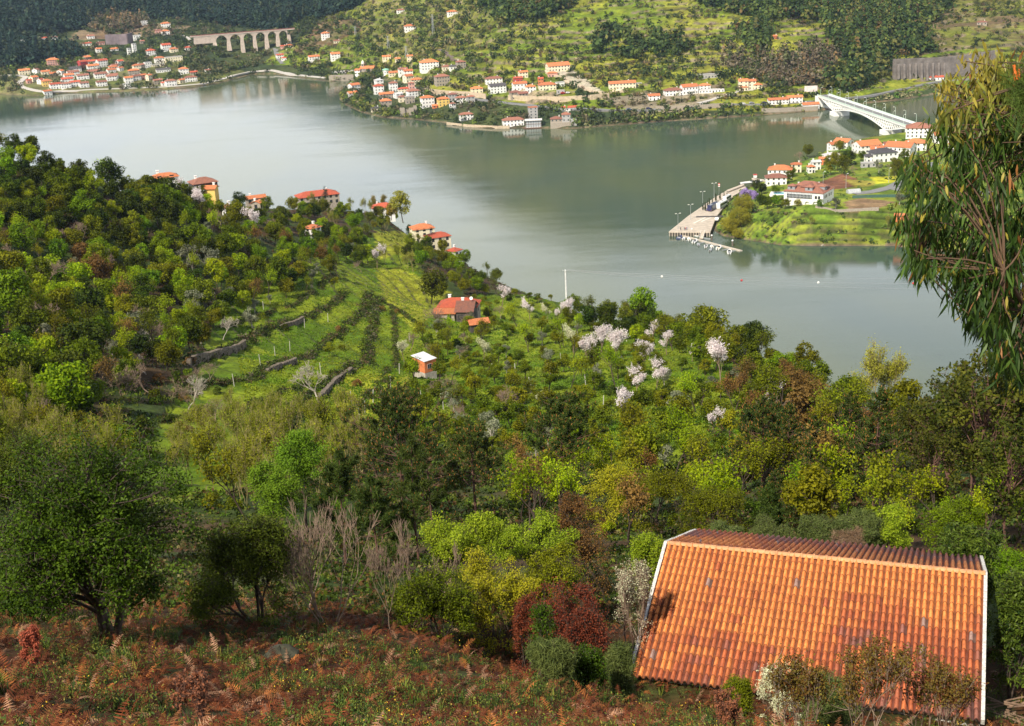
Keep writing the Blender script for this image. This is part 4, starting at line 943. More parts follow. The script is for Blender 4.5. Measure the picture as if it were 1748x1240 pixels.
hero('broom_bush', 'dark green broom bush low above the ridge', 1230, 56, 895, 90, M_BROOM, seed=35, cat='bush', stems=6, lv=4, r=.02, leaf=.16, cl=.28, cn=60, aspect=.14, up=.6, spread=.25)
hero('dry_bush', 'dry brown twiggy bush just above the roof ridge', 1445, 52, 905, 70, M_BRN, TWIG, seed=36, cat='bush', stems=6, lv=4, r=.02, leaf=.14, cl=.22, cn=60, aspect=.08)
hero('laurel_bush', 'small glossy green bush on the bracken slope near the roof corner', 1005, 34.5, 1105, 70, M_ARB, seed=37, cat='bush', stems=4, lv=3, r=.02, leaf=.06, cl=.22, cn=110)
hero('laurel_bush', 'small dark sapling in front of the dark red bush', 935, 37, 1030, 62, M_ARB, seed=38, cat='bush', stems=1, lv=3, r=.02, leaf=.065, cl=.24, cn=80, bot=.5)
hero('broom_bush', 'spiky green broom on the bracken slope left of the roof', 945, 33, 1090, 85, M_BROOM, seed=39, cat='bush', stems=7, lv=3, r=.012, leaf=.16, cl=.2, cn=80, aspect=.10, up=.8, spread=.2, minr=.004)
hero('lavender_bush', 'low green lavender bush beside the roof corner', 1062, 37, 1092, 60, M_BROOM, seed=40, cat='bush', stems=7, lv=3, r=.012, leaf=.12, cl=.2, cn=100, aspect=.12, up=.4, minr=.004)
hero('flowering_bush', 'small bush with creamy white flower spikes in front of the roof eave', 1335, 31, 1135, 90, M_CREAMB, TWIG, seed=41, cat='bush', stems=5, lv=3, r=.012, leaf=.045, cl=.14, cn=34, up=.6, spread=.3, minr=.004)
hero('gorse_bush', 'yellow flowered gorse under the left part of the roof eave', 1262, 31.5, 1155, 60, M_OLIVE, seed=42, cat='bush', stems=6, lv=3, r=.012, leaf=.06, cl=.16, cn=60, up=.6, spread=.3, aspect=.3, minr=.004)
hero('broom_bush', 'dark green spiky bush at the bottom of the roof slope', 1415, 29.5, 1160, 110, M_BROOM, seed=43, cat='bush', stems=7, lv=3, r=.012, leaf=.12, cl=.2, cn=80, up=.8, aspect=.12, spread=.25, minr=.004)
M_REDG = LM('reddish_young_leaves', (.10, .03, .012), (.20, .17, .03), .3, .05)
for px, d, yt, w, sd, lb in [(1360, 26, 1100, 130, 44, 'thin red leaved shrub in front of the roof, left of its two neighbours'), (1470, 25, 1085, 160, 45, 'thin red leaved shrub in front of the roof, tallest of the three'), (1590, 26, 1105, 150, 46, 'thin red leaved shrub in front of the roof, next to the white verge')]:
    hero('rose_shrub', lb, px, d, yt, w, M_REDG, TWIG, seed=sd, cat='shrub', stems=4, lv=4, r=.018, leaf=.06, cl=.18, cn=9, up=.35, spread=.5, minr=.005, cseg=False, fc=10)
hero('orange_dock', 'bright orange red dead weed at the left edge of the slope', 62, 27, 1072, 44, plain('orange_weed', (.38, .08, .035), .8, 9, .4), BARK_RED, seed=47, cat='weed', stems=4, lv=3, r=.01, leaf=.04, cl=.07, cn=40, fc=6, up=.7, spread=.25, minr=.004)
hero('dock_plant', 'tall brown dead dock with curled leaves at the bottom left of the slope', 345, 19.5, 1140, 80, plain('dead_dock', (.22, .07, .025), .8, 9, .5), BARK_RED, seed=48, cat='weed', stems=3, lv=3, r=.008, leaf=.055, cl=.08, cn=7, fc=4, up=.8, spread=.3, minr=.005)
hero('dock_plant', 'reddish dead weed stems at the bottom right, below the tiled roof', 1240, 24, 1175, 60, plain('dead_dock', (.24, .085, .035)), BARK_RED, seed=49, cat='weed', stems=4, lv=3, r=.008, leaf=.05, cl=.07, cn=14, fc=8, up=.8, spread=.3, minr=.004)
X = at_depth(np.float64(478), np.float64(1112), 32.); z = float(near_h(np.array([X[0]]), np.array([X[1]]))[0]); m = MB(); n = 14
for i in range(7):
    ph = math.pi*i/6
    for j in range(n): a = 6.283*j/n; rr_ = .34*math.sin(ph)*(1+.25*math.sin(3*a+i)+.1*math.sin(7*a)); m.v.append((rr_*math.cos(a)*1.25, rr_*math.sin(a), .26*math.cos(ph)*(1+.15*math.sin(2*a))))
for i in range(6):
    for j in range(n): m.f.append((i*n+j, (i+1)*n+j, (i+1)*n+(j+1) % n, i*n+(j+1) % n)); m.m.append(0)
o = m.build('boulder', plain('mossy_rock', (.05, .05, .03), .95, 4, .6, .6), None, True, loc=(X[0], X[1], z+.06)); tag(o, 'dark rounded boulder half sunk in the bracken', 'boulder')
def bush_branch(name, label, px, d, ytop, wood, seed, sc_w, **kw):
    X, H = stand(px, d, ytop); nm = 'hb%d' % seed
    species(nm, lambda: branch_tree(seed, H, **kw), wood, M_OLIVE, k=4); o = place(nm, X, 1, 1.0, name, label, 'bare tree'); o.scale = (sc_w, sc_w, 1); return o
bush_branch('bare_tree', 'leafless reddish grey tree fanning out beside the small evergreen', 565, 39, 855, TWIG, 201, 1.0, lv=4, r=.04, spread=.45, up=.3, kids=(2, 3), stems=6, minr=.008, wig=.12)
bush_branch('bare_tree', 'leafless pale barked slender tree in front of the dark gap', 668, 38, 915, TWIG, 202, .62, lv=5, r=.028, spread=.5, up=.45, stems=1, minr=.006, wig=.2)
bush_branch('bare_tree', 'leafless grey tree right of the pale slender tree', 705, 46, 880, TWIG, 203, .9, lv=4, r=.05, spread=.4, up=.4, stems=2, minr=.008)
bush_branch('bare_tree', 'leafless brown tree left of the fanning bare tree', 520, 44, 870, TWIG, 204, .9, lv=4, r=.045, spread=.4, up=.4, stems=3, minr=.008)
def hpine(label, px, d, ytop, wpx, seed, **kw):
    X, H = stand(px, d, ytop); nm = 'hp%d' % seed
    species(nm, lambda: pine_tree(seed, H, R=wpx*d/F/2, **kw), BARK_RED, M_NEEDLE, M_SHOOT); return place(nm, X, 1, .5, 'pine_tree', label, 'pine tree')
hpine('young pine with long orange shoots beside the vivid green tree', 592, 62, 775, 110, 301, base=2.2, whorls=5, nb=5, nl=.34, wide=.022, sub=4, per_tuft=110, candles=1, tr=.07, nw=.6)
hpine('young pine with a pale bare leader in front of the big pine', 718, 60, 752, 120, 302, base=1.6, whorls=6, nb=5, nl=.34, wide=.02, sub=4, per_tuft=90, candles=.9, tr=.07, nw=.6)
hpine('young pine tangled behind the bare fanning tree', 650, 58, 820, 120, 303, base=1.2, whorls=5, nb=5, nl=.32, wide=.02, sub=4, per_tuft=90, candles=.8, tr=.06, nw=.6)
hpine('broad crowned big pine in the middle of the picture', 690, 122, 672, 185, 304, base=3.2, whorls=10, nb=6, nl=.36, wide=.045, sub=7, per_tuft=42, candles=.9, tr=.2, shape=.45)
hpine('pine with a visible reddish trunk, below the orchard', 955, 108, 682, 130, 305, base=4.0, whorls=10, nb=5, nl=.36, wide=.045, sub=7, per_tuft=42, candles=.6, tr=.16, shape=.5)
hpine('pine between the broad crowned pine and the reddish trunked pine', 812, 98, 728, 130, 306, base=2.6, whorls=10, nb=5, nl=.34, wide=.04, sub=7, per_tuft=42, candles=.6, tr=.14, shape=.6)
hpine('rounded pine full of orange shoots above the roof', 1305, 112, 702, 135, 307, base=2, whorls=10, nb=6, nl=.36, wide=.05, sub=7, per_tuft=42, candles=1, tr=.14, shape=.42)
hpine('pine standing up against the river at the right', 1640, 150, 628, 62, 308, base=3, whorls=8, nb=5, nl=.36, wide=.05, sub=5, per_tuft=36, candles=.8, tr=.12, shape=.5)
hpine('small dark pine above the left half of the roof', 1318, 74, 832, 44, 309, base=.5, whorls=8, nb=5, nl=.26, wide=.03, sub=5, per_tuft=50, candles=.2, tr=.06)
hpine('pine with a thin trunk right of the rounded pine', 1405, 92, 752, 95, 310, base=2, whorls=9, nb=5, nl=.32, wide=.04, sub=6, per_tuft=36, candles=.7, tr=.1, shape=.6)
hpine('dense pine left of the eucalyptus thicket', 1485, 92, 745, 120, 311, base=1.6, whorls=10, nb=5, nl=.32, wide=.04, sub=7, per_tuft=36, candles=.7, tr=.12, shape=.5)
hpine('small pine in front of the pine with the thin trunk', 1375, 72, 815, 60, 312, base=.8, whorls=7, nb=5, nl=.28, wide=.03, sub=5, per_tuft=40, candles=.6, tr=.08)
# the eucalyptus whose drooping boughs hang in from the right
rng = np.random.default_rng(77)
out = [(1700,95),(1640,100),(1600,150),(1600,200),(1560,250),(1545,300),(1560,350),(1530,380),(1535,430),(1560,450),(1590,520),(1640,540),(1680,560),(1690,610),(1720,640),(1850,660),(2150,640),(2150,40),(1850,40)]
TX = at_depth(np.float64(2080), np.float64(700), 10.5); tz = float(near_h(np.array([TX[0]]), np.array([TX[1]]))[0])
segs = curve_segs((TX[0], TX[1], tz-.4), (TX[0]-.3, TX[1]+.5, 172.5), .16, .07, rng, 8, .02); trunk_pts = [s[1] for s in segs]
LP = []; LT = []; LC = []; tips = []
while len(tips) < 1050:
    px = rng.uniform(1530, 2130); py = rng.uniform(45, 650)
    if not in_poly(np.array([px]), np.array([py]), out)[0]: continue
    n_ = float(vnoise(np.array([px/40.]), np.array([py/34.]), 5)[0])
    if n_ < .36: continue
    tips.append((px, py, at_depth(np.float64(px), np.float64(py), rng.uniform(8.3, 12))))
limbs = []
for k in range(26):
    px, py, q = tips[rng.integers(len(tips))]; i = int(np.clip(np.interp(q[2]-.6, [s[2] for s in trunk_pts], range(len(trunk_pts))), 2, len(trunk_pts)-1)); sg = curve_segs(trunk_pts[i], q, .04, .010, rng, 6, .10, .06); segs += sg; limbs += [(s[1]) for s in sg[2:]]
limbs = np.array(limbs)
for px, py, q in tips:
    j = np.argmin(np.linalg.norm(limbs-q, axis=1)+rng.uniform(0, .2, len(limbs))); sg = curve_segs(limbs[j], q, .008, .0035, rng, 4, .12, .05); segs += sg
    gold = sstep(230, 110, py+rng.normal()*25)*sstep(1760, 1650, px)
    for s in sg[1:]+[sg[-1]]:
        for _ in range(rng.integers(4, 8)):
            LP.append(s[1]+rng.normal(size=3)*.035); a = rng.uniform(0, 6.28); out_ = rng.uniform(.15, .75); LT.append((math.cos(a)*out_, math.sin(a)*out_, -1 if rng.uniform() > gold*.8 else .8)); LC.append(1-gold if rng.uniform() < .9 else .2)
LP = np.array(LP); LT = unit(np.array(LT)); LC = np.array(LC); n = len(LP); S_ = rng.uniform(.09, .19, n)*(.38+.62*LC)
side = unit(np.cross(LT, rng.normal(size=(n, 3)))); nn = np.cross(side, LT); V = []
for f, w, cv in ((0, .15, 0), (.35, 1, .02), (.7, .75, .09), (1, .05, .2)):
    c = LP+LT*(S_*f)[:, None]+nn*(S_*cv)[:, None]; V += [c-side*(.009*w), c+side*(.009*w)]
V = np.stack(V, 1).reshape(-1, 3); b = np.arange(n)[:, None]*8
Fc = np.concatenate([b+np.array([[0, 1, 3, 2]]), b+np.array([[2, 3, 5, 4]]), b+np.array([[4, 5, 7, 6]])])
cA = np.array([.022, .050, .009]); cB = np.array([.075, .13, .02]); cG = np.array([.34, .27, .04]); k = rng.uniform(0, 1, (n, 1))**1.5
cc = (cA*(1-k)+cB*k)*LC[:, None]+cG*(1-LC[:, None]); cc = cc*rng.uniform(.6, 1.3, (n, 1)); m_ = rng.uniform(size=n) < .012; cc[m_] = np.array([.30, .13, .04])
eu = empty('eucalyptus_tree', (TX[0], TX[1], tz), 0, 'near eucalyptus whose long drooping leaves hang in from the right side', 'tree')
off = np.array([TX[0], TX[1], tz]); v_, f_ = tubes_np(segs, 5); link('trunk', np_mesh('gum_trunk_near', v_-off, f_, plain('warm_gum_bark', (.09, .05, .025), .8, 5, .4), smooth=True), eu)
link('foliage', np_mesh('gum_foliage_near', V-off, Fc, col_leaf_mat('gum_leaves_near', .25, .4), col=np.concatenate([cc, cc, cc])), eu)
# pine bough at the right edge
TX = at_depth(np.float64(2010), np.float64(400), 7.0); tz = float(near_h(np.array([TX[0]]), np.array([TX[1]]))[0]); off = np.array([TX[0], TX[1], tz])
segs = curve_segs((TX[0], TX[1], tz-.3), (TX[0]+.1, TX[1], 172.6), .10, .05, rng, 6, .02); P = []; T = []; cand = []
for px, py in [(1735,112),(1752,150),(1765,95),(1790,130),(1810,70),(1840,150),(1880,100),(1900,200),(1940,60)]:
    q = at_depth(np.float64(px), np.float64(py+25), 5.8+rng.uniform(0, .5)); up_ = unit(np.array([rng.normal()*.15, .1, 1])); segs += curve_segs(segs[4][1], q, .03, .009, rng, 5, .06, -.06)
    nn_ = 260; d = unit(up_+rng.normal(size=(nn_, 3))*.55); st = q-up_*rng.uniform(0, .16, (nn_, 1)); P.append(st+d*.07); T.append(d); cand.append((q, q+up_*.07, .011, .007)); cand.append((q+np.array([.012, 0, 0]), q+up_*.05+np.array([.02, 0, 0]), .008, .005))
P = np.concatenate(P); T = np.concatenate(T); lf = leaves(rng, P, rng.normal(size=P.shape), .15, .018, 0, T)
pn = empty('pine_tree', off, 0, 'near pine bough with a thick orange shoot poking in at the top right corner', 'pine tree')
v_, f_ = tubes_np(segs, 5); link('trunk', np_mesh('pine_near', v_-off, f_, BARK_RED, smooth=True), pn)
link('needles', np_mesh('pine_needles_near', lf[0]-off, lf[1], LM('bright_pine_needles', (.04, .08, .015), (.14, .20, .04), .2, .05), rnd=rng.uniform(size=len(P))), pn)
v_, f_ = tubes_np(cand, 6); link('new_shoots', np_mesh('pine_shoots_near', v_-off, f_, plain('bright_orange_shoot', (.75, .16, .02), .6, 40, .3)), pn)
# ------------------------------------------------------------------ ground cover
rng = np.random.default_rng(21)
def frond(nl=13, L_=.62):
    V = []; Fc = []
    def pt(f): return np.array([f*L_*.92, 0, L_*(.55*f*(1.25-f)*1.6)])
    for i in range(nl):
        f = .14+.86*i/(nl-1); c = pt(f); w = L_*.30*(1-f)**.75*(min(1, f*4))+.012; t = L_*.028*(1.25-f)
        for sd in (-1, 1):
            b = len(V); dr = -.35*w+rng.normal()*.015; sw = rng.normal()*.02; V += [c+np.array([-t, 0, 0]), c+np.array([t, 0, 0]), c+np.array([t*.6+w*.22+sw, sd*w, dr]), c+np.array([-t*.6+w*.2+sw, sd*w*.8, dr*.5])]
            Fc.append([b, b+1, b+2, b+3] if sd > 0 else [b+3, b+2, b+1, b])
    b = len(V); 
    for f in (0, .5, 1.0): 
        c = pt(f); V += [c+np.array([0, -.004, 0]), c+np.array([0, .004, 0])]
    Fc += [[b, b+1, b+3, b+2], [b+2, b+3, b+5, b+4]]; return np.array(V), np.array(Fc)
def tuft(n=14, L_=.35, w=.012, sp=.5):
    V = []; Fc = []
    for i in range(n):
        a = rng.uniform(0, 6.28); o = rng.normal(size=3)*np.array([.06, .06, 0]); l = L_*rng.uniform(.5, 1.1); d = np.array([math.cos(a)*sp*rng.uniform(.1, 1), math.sin(a)*sp*rng.uniform(.1, 1), 1]); d = d/np.linalg.norm(d)
        s = np.array([-math.sin(a), math.cos(a), 0])*w*rng.uniform(.7, 1.5); b = len(V); m = o+d*l*.6; e = m+(d+np.array([0, 0, -.35]))*l*.4
        V += [o-s, o+s, m+s*.8, m-s*.8, e+s*.1, e-s*.1]; Fc += [[b, b+1, b+2, b+3], [b+3, b+2, b+4, b+5]]
    return np.array(V), np.array(Fc)
def sprig(n=26, L_=.34, w=.035):
    P = rng.normal(size=(n, 3))*np.array([.11, .11, 0])+np.array([0, 0, 1])*rng.uniform(.05, L_, (n, 1)); N = rng.normal(size=(n, 3)); V, Fc = leaves(rng, P, N, w*rng.uniform(.8, 2, n), .4, 0, rng.normal(size=(n, 3))*.6+np.array([0, 0, 1])); return V, Fc
def scatter(name, temps, X, S, colf, mat, label=None, tilt=.35):
    """merge many copies of small templates into one object; colf(n) gives one colour per copy"""
    n = len(X); pick = rng.integers(len(temps), size=n); cols = colf(n); VV = []; FF = []; CC = []; b = 0
    A = rng.uniform(0, 6.28, n); Tx = rng.normal(size=n)*tilt; Ty = rng.normal(size=n)*tilt
    for k, (V, Fc) in enumerate(temps):
        I = np.where(pick == k)[0]
        if not len(I): continue
        ca, sa = np.cos(A[I])[:, None], np.sin(A[I])[:, None]; x = V[None, :, 0]*np.ones_like(ca); y = V[None, :, 1]; z = V[None, :, 2]
        z2 = z+x*Tx[I][:, None]+y*Ty[I][:, None]; q = np.stack([x*ca-y*sa, x*sa+y*ca, z2], 2)*S[I][:, None, None]+X[I][:, None]
        VV.append(q.reshape(-1, 3)); FF.append((Fc[None]+(b+np.arange(len(I))*len(V))[:, None, None]).reshape(-1, Fc.shape[1])); b += len(I)*len(V)
        c = np.repeat(cols[I], len(Fc), 0)*rng.uniform(.7, 1.3, (len(I)*len(Fc), 1)); CC.append(c)
    o = link(name, np_mesh(name, np.concatenate(VV), np.concatenate(FF), mat, col=np.concatenate(CC))); tag(o, label, None, None, 'stuff'); return o
def spots(n, r0, r1, a0=-27, a1=27, p=1.0):
    r_ = r0*(r1/r0)**(rng.uniform(0, 1, n)**p); a_ = np.radians(rng.uniform(a0, a1, n)); x = r_*np.sin(a_); y = r_*np.cos(a_); return x, y
def off_house(x, y):
    dx = x-RL[0]; dy = y-RL[1]; u = dx*U3[0]+dy*U3[1]; v = dx*N3[0]+dy*N3[1]; return (u < -.2)|(u > W3+.2)|(np.abs(v) > ROOF_S*ca-.35)
CM = col_leaf_mat('dead_bracken', .25, .8); CG = col_leaf_mat('heath_leaves', .25, .6)
x, y = spots(24000, 13, 46); k = off_house(x, y) & ~((np.hypot(x-HC[0], y-HC[1]) < 6.6) & ((x-HC[0])*N3[0]+(y-HC[1])*N3[1] < 4)); x, y = x[k], y[k]
pn_ = fbm(x/2.2, y/2.2, 5, 3); k = pn_ > .30; x, y = x[k], y[k]; pn_ = pn_[k]; z = near_h(x, y)
def bracken_col(n):
    c = np.array([(.18, .05, .018), (.11, .032, .014), (.36, .20, .12), (.22, .09, .035), (.06, .022, .012), (.36, .13, .035)]); w = rng.choice(6, n, p=[.28, .26, .09, .15, .16, .06]); return c[w]*rng.uniform(.7, 1.25, (n, 1))
scatter('bracken', [frond() for _ in range(6)], np.c_[x, y, z-.02], rng.uniform(.35, .85, len(x)), bracken_col, CM, 'dead rust brown bracken covering the foreground slope')
x, y = spots(24000, 13, 50); k = off_house(x, y); x, y = x[k], y[k]; pn_ = fbm(x/1.7, y/1.7, 8, 3); k = pn_ < .53; x, y = x[k], y[k]; z = near_h(x, y)
def green_col(n):
    c = np.array([(.045, .085, .015), (.09, .14, .02), (.17, .20, .03), (.03, .05, .012), (.24, .20, .04)]); w = rng.choice(5, n, p=[.33, .25, .14, .2, .08]); return c[w]*rng.uniform(.7, 1.25, (n, 1))
scatter('heath', [tuft() for _ in range(2)]+[sprig() for _ in range(8)], np.c_[x, y, z-.02], rng.uniform(.5, 1.15, len(x)), green_col, CG, 'green heath tufts growing between the dead bracken', .2)
x, y = spots(200, 13, 34); k = off_house(x, y) & (fbm(x/1.5, y/1.5, 14, 2) > .55); x, y = x[k], y[k]; z = near_h(x, y)
V, Fc = leaves(rng, rng.normal(size=(7, 3))*.06+np.array([0, 0, .38]), rng.normal(size=(7, 3)), .02, .9)
scatter('gorse_flowers', [(V, Fc)], np.c_[x, y, z], rng.uniform(.8, 1.4, len(x)), lambda n: np.array([(.75, .50, .03)])*np.ones((n, 1)), CG, 'tiny yellow flowers dotted over the heath')
# scrub over the rest of the hillside
def dome(n=16, R=1.0, s=.42):
    d = unit(rng.normal(size=(n, 3))); d[:, 2] = np.abs(d[:, 2]); P = d*R*rng.uniform(.4, 1.05, (n, 1))*np.array([1, 1, .75]); return leaves(rng, P, d+rng.normal(size=(n, 3))*.6, s*rng.uniform(.6, 1.3, n), .7, .03)
def scrub_zone(x, y, z):
    px, py, _ = proj(x, y, z); j = (fbm(x/9, y/9, 17)-.5)*30; m = in_poly(px+j, py+j, TERR); mo = in_poly(px+j, py+j, ORCH); return m, mo
def slope_at(x, y, z, e=1.2): return np.hypot(near_h(x+e, y)-z, near_h(x, y+e)-z)/e
x, y = spots(60000, 40, 740, p=.8); z = near_h(x, y); k = (z > .3) & off_house(x, y) & (np.hypot(x-HC[0], y-HC[1]) > 7.5); x, y, z = x[k], y[k], z[k]
m, mo = scrub_zone(x, y, z); s_ = slope_at(x, y, z); u_ = rng.uniform(size=len(x))
k = np.where(m, (s_ > 1.1) & (u_ < .15), np.where(mo, ((s_ > .8) & (u_ < .45)) | (u_ < .03), u_ < .85)); k = k & (fbm(x/5, y/5, 44, 2) > .34)
x, y, z = x[k], y[k], z[k]; m = m[k] | mo[k]; rr = np.hypot(x, y)
def scrub_col(n):
    c = np.array([(.025, .045, .005), (.055, .085, .008), (.11, .14, .012), (.10, .055, .02), (.14, .12, .045), (.07, .13, .008)]); w = rng.choice(6, n, p=[.28, .24, .14, .15, .09, .10]); return c[w]*rng.uniform(.7, 1.25, (n, 1))
scatter('undergrowth', [dome() for _ in range(6)], np.c_[x, y, z], np.where(m, .55, 1.0)*rng.uniform(.5, 1.25, len(x))*np.clip(rr/140, .45, 1.0), scrub_col, CG, 'mixed scrub and brambles covering the hillside', .1)
# brush and stones on the terrace banks, and the planted rows of the orchard
TL = [([(322,621),(355,612),(393,599),(426,583),(474,557),(522,541),(571,518),(587,499)], 1.5, 1.5), ([(300,680),(335,666),(381,653),(432,650),(458,631),(510,615),(555,589),(587,563),(619,537),(632,499)], 1.3, 1.3),
 ([(265,718),(335,705),(406,715),(426,699),(474,673),(520,655)], 1.1, 1.0), ([(490,737),(510,692),(539,673),(571,647),(603,628),(629,599),(635,557),(645,508)], 1.5, 1.4), ([(587,724),(619,686),(658,653),(677,628),(674,557),(668,520)], .9, .8),
 ([(380,560),(430,548),(480,530),(540,500),(575,470)], 1.2, 1.1), ([(640,505),(700,545),(770,575),(800,600)], .9, .9)]
ROWS = [[(1010,600),(985,720)],[(1050,620),(1035,740)],[(940,600),(900,720)],[(890,600),(860,700)],[(1130,640),(1110,760)],[(1180,650),(1160,770)],[(845,590),(800,700)],[(1090,700),(1060,790)],[(760,640),(730,760)],[(980,650),(950,760)],[(1230,690),(1210,770)],[(815,640),(775,740)],[(925,690),(890,780)]]
PT = []; SC = []; AS = np.zeros((0, 3))
def along(pl, step):
    out_ = []
    for (ax, ay), (bx, by) in zip(pl[:-1], pl[1:]):
        a = hit(ax, ay, False); b = hit(bx, by, False); n = max(2, int(np.linalg.norm((b-a)[:2])/step)); out_ += [a[:2]+(b-a)[:2]*(i/n) for i in range(n)]
    return np.array(out_)
STN = MB(); BK = plain('bank_stones', (.15, .12, .09), .95, 1.5, .5, .5)
for pl, wd, s0 in TL:
    A_ = along(pl, .42)
    for _ in range(4):
        q = A_+rng.normal(size=A_.shape)*wd*.42; q = q[vnoise(q[:, 0]/2.5, q[:, 1]/2.5, 3) > .25]; PT.append(q); SC.append(rng.uniform(.3, 1.0, len(q))*s0)
for pl in ROWS:
    A_ = along(pl, .8); q = A_+rng.normal(size=A_.shape)*.45; u = rng.uniform(size=len(q)) < .8; PT.append(q[u]); SC.append(rng.uniform(.35, .8, u.sum()))
q = np.concatenate(PT); sc = np.concatenate(SC); z = near_h(q[:, 0], q[:, 1])
scatter('terrace_brush', [dome(22, 1.0, .34) for _ in range(6)], np.c_[q, z], sc, lambda n: np.array([(.028, .045, .006), (.055, .08, .010), (.10, .07, .03), (.15, .13, .08), (.11, .16, .015)])[rng.choice(5, n, p=[.32, .28, .17, .08, .15])]*rng.uniform(.7, 1.25, (n, 1)), CG, 'dark brambles and hedge growth along the terrace banks', .1)
for pl, hh, lb in [([(322,626),(355,617),(393,604),(420,590)], 1.7, 'dark stone terrace wall at the left end of the upper terrace'), ([(455,636),(480,626),(510,619)], 1.1, 'pale stone terrace wall in the middle of the terraces'), ([(545,680),(575,655),(603,634)], 1.1, 'stone terrace wall beside the leaning bare tree'), ([(478,562),(500,554),(520,545)], 1.3, 'short pale stone wall under the highest terrace')]:
    P_ = along(pl, 1.2); zz = near_h(P_[:, 0], P_[:, 1]); zz = np.convolve(np.r_[[zz[0]]*4, zz, [zz[-1]]*4], np.ones(9)/9, 'valid'); mb = MB()
    for i in range(len(P_)-1):
        for k in range(3):
            c0 = P_[i]+rng.normal(size=2)*.06; c1 = P_[i+1]+rng.normal(size=2)*.06; z0 = zz[i]-.3+k*hh/3; z1 = z0+hh/3-.03; d_ = (c1-c0)/np.linalg.norm(c1-c0); n_ = np.array([-d_[1], d_[0]])*(.35+rng.uniform(-.05, .05))
            mb.add([(*(c0-n_), z0), (*(c1-n_), z0), (*(c1+n_), z0), (*(c0+n_), z0), (*(c0-n_), z1), (*(c1-n_), z1), (*(c1+n_), z1), (*(c0+n_), z1)], [(0, 1, 5, 4), (1, 2, 6, 5), (2, 3, 7, 6), (3, 0, 4, 7), (4, 5, 6, 7)])
    tag(mb.build('terrace_wall', BK), lb, 'stone wall')
# grass on the terraces and in the orchard
x, y = spots(90000, 150, 480, -12, 12, 1.0); z = near_h(x, y); m, mo = scrub_zone(x, y, z); k = (m | mo) & (slope_at(x, y, z) < .8); x, y, z = x[k], y[k], z[k]
gn = fbm(x/10, y/10, 3, 3)
def grass_col(n):
    g = sstep(.4, .62, gn)[:, None]; return (np.array([.10, .19, .006])*(1-g)+np.array([.21, .26, .012])*g)*rng.uniform(.7, 1.2, (n, 1))
scatter('meadow_grass', [tuft(5, .5, .07, .9) for _ in range(5)], np.c_[x, y, z-.03], rng.uniform(.5, 1.1, len(x)), grass_col, CG, 'bright green spring grass on the terraces', .2)
print('cover', len(x))
# ------------------------------------------------------------------ houses
def win_mesh(w, h, name, fr=SHUT, gl=GLASS):
    m = MB(); m.box(-w/2, w/2, -.05, 0, 0, h, 0); m.box(-w/2+.08, w/2-.08, -.056, -.051, .08, h-.08, 1); m.box(-.03, .03, -.075, -.057, .08, h-.08, 0); return m.mesh(name, [fr, gl])
WIN = win_mesh(1.1, 1.3, 'window'); WIN_S = win_mesh(.9, .9, 'window_small'); DOOR = win_mesh(1.1, 2.1, 'door', DARKWOOD); GAR = win_mesh(2.6, 2.2, 'garage_door', SHUT, GREY)
WIN_D = win_mesh(1.3, 1.6, 'dark_window', DARKWOOD, GLASS)
CHM = MB(); CHM.box(-.35, .35, -.35, .35, -1, .9); CHM.box(-.45, .45, -.45, .45, .902, 1.05); CHM = CHM.mesh('chimney', WHITE)
WCOL = {'w': (WHITE, 'white'), 'c': (CREAM, 'cream'), 'y': (YELLOW, 'yellow'), 'p': (PINK, 'pink'), 'r': (RED, 'red'), 'g': (GREY, 'grey'), 's': (STONE, 'stone'), 'b': (BRICK, 'brick'), 'd': (DARKWOOD, 'dark boarded')}
RCOL = {'o': (R_OR, 'orange'), 'r': (R_RED, 'red'), 'b': (R_BR, 'brown'), 's': (R_GR, 'slate'), 'w': (R_WH, 'pale sheet'), 'g': (GREY, 'grey flat')}
HS = []
def roof_mesh(kind, w, d, pitch, ov=.45, th=.14):
    m = MB(); a, b = w/2+ov, d/2+ov; h = b*pitch; z0 = -ov*pitch
    if kind == 'f': m.box(-w/2-.15, w/2+.15, -d/2-.15, d/2+.15, 0, .3); return m, .3
    if kind == 'g': r0, r1 = -a, a
    else: r0, r1 = -(a-b*.95) if a > b else -.05, (a-b*.95) if a > b else .05
    top = [(-a, -b, z0), (a, -b, z0), (a, b, z0), (-a, b, z0), (r0, 0, z0+h), (r1, 0, z0+h)]
    bot = [(x, y, z-th) for x, y, z in top]
    F_ = [(0, 1, 5, 4), (2, 3, 4, 5), (1, 2, 5), (3, 0, 4)] if kind == 'h' else [(0, 1, 5, 4), (2, 3, 4, 5)]
    m.add(top+bot, F_+[tuple(i+6 for i in f[::-1]) for f in F_]+[(0, 6, 7, 1), (2, 8, 9, 3)]+([(1, 7, 8, 2), (3, 9, 6, 0)] if kind == 'h' else [(1, 7, 11, 5), (5, 11, 8, 2), (3, 9, 10, 4), (4, 10, 6, 0)]))
    return m, h-ov*pitch
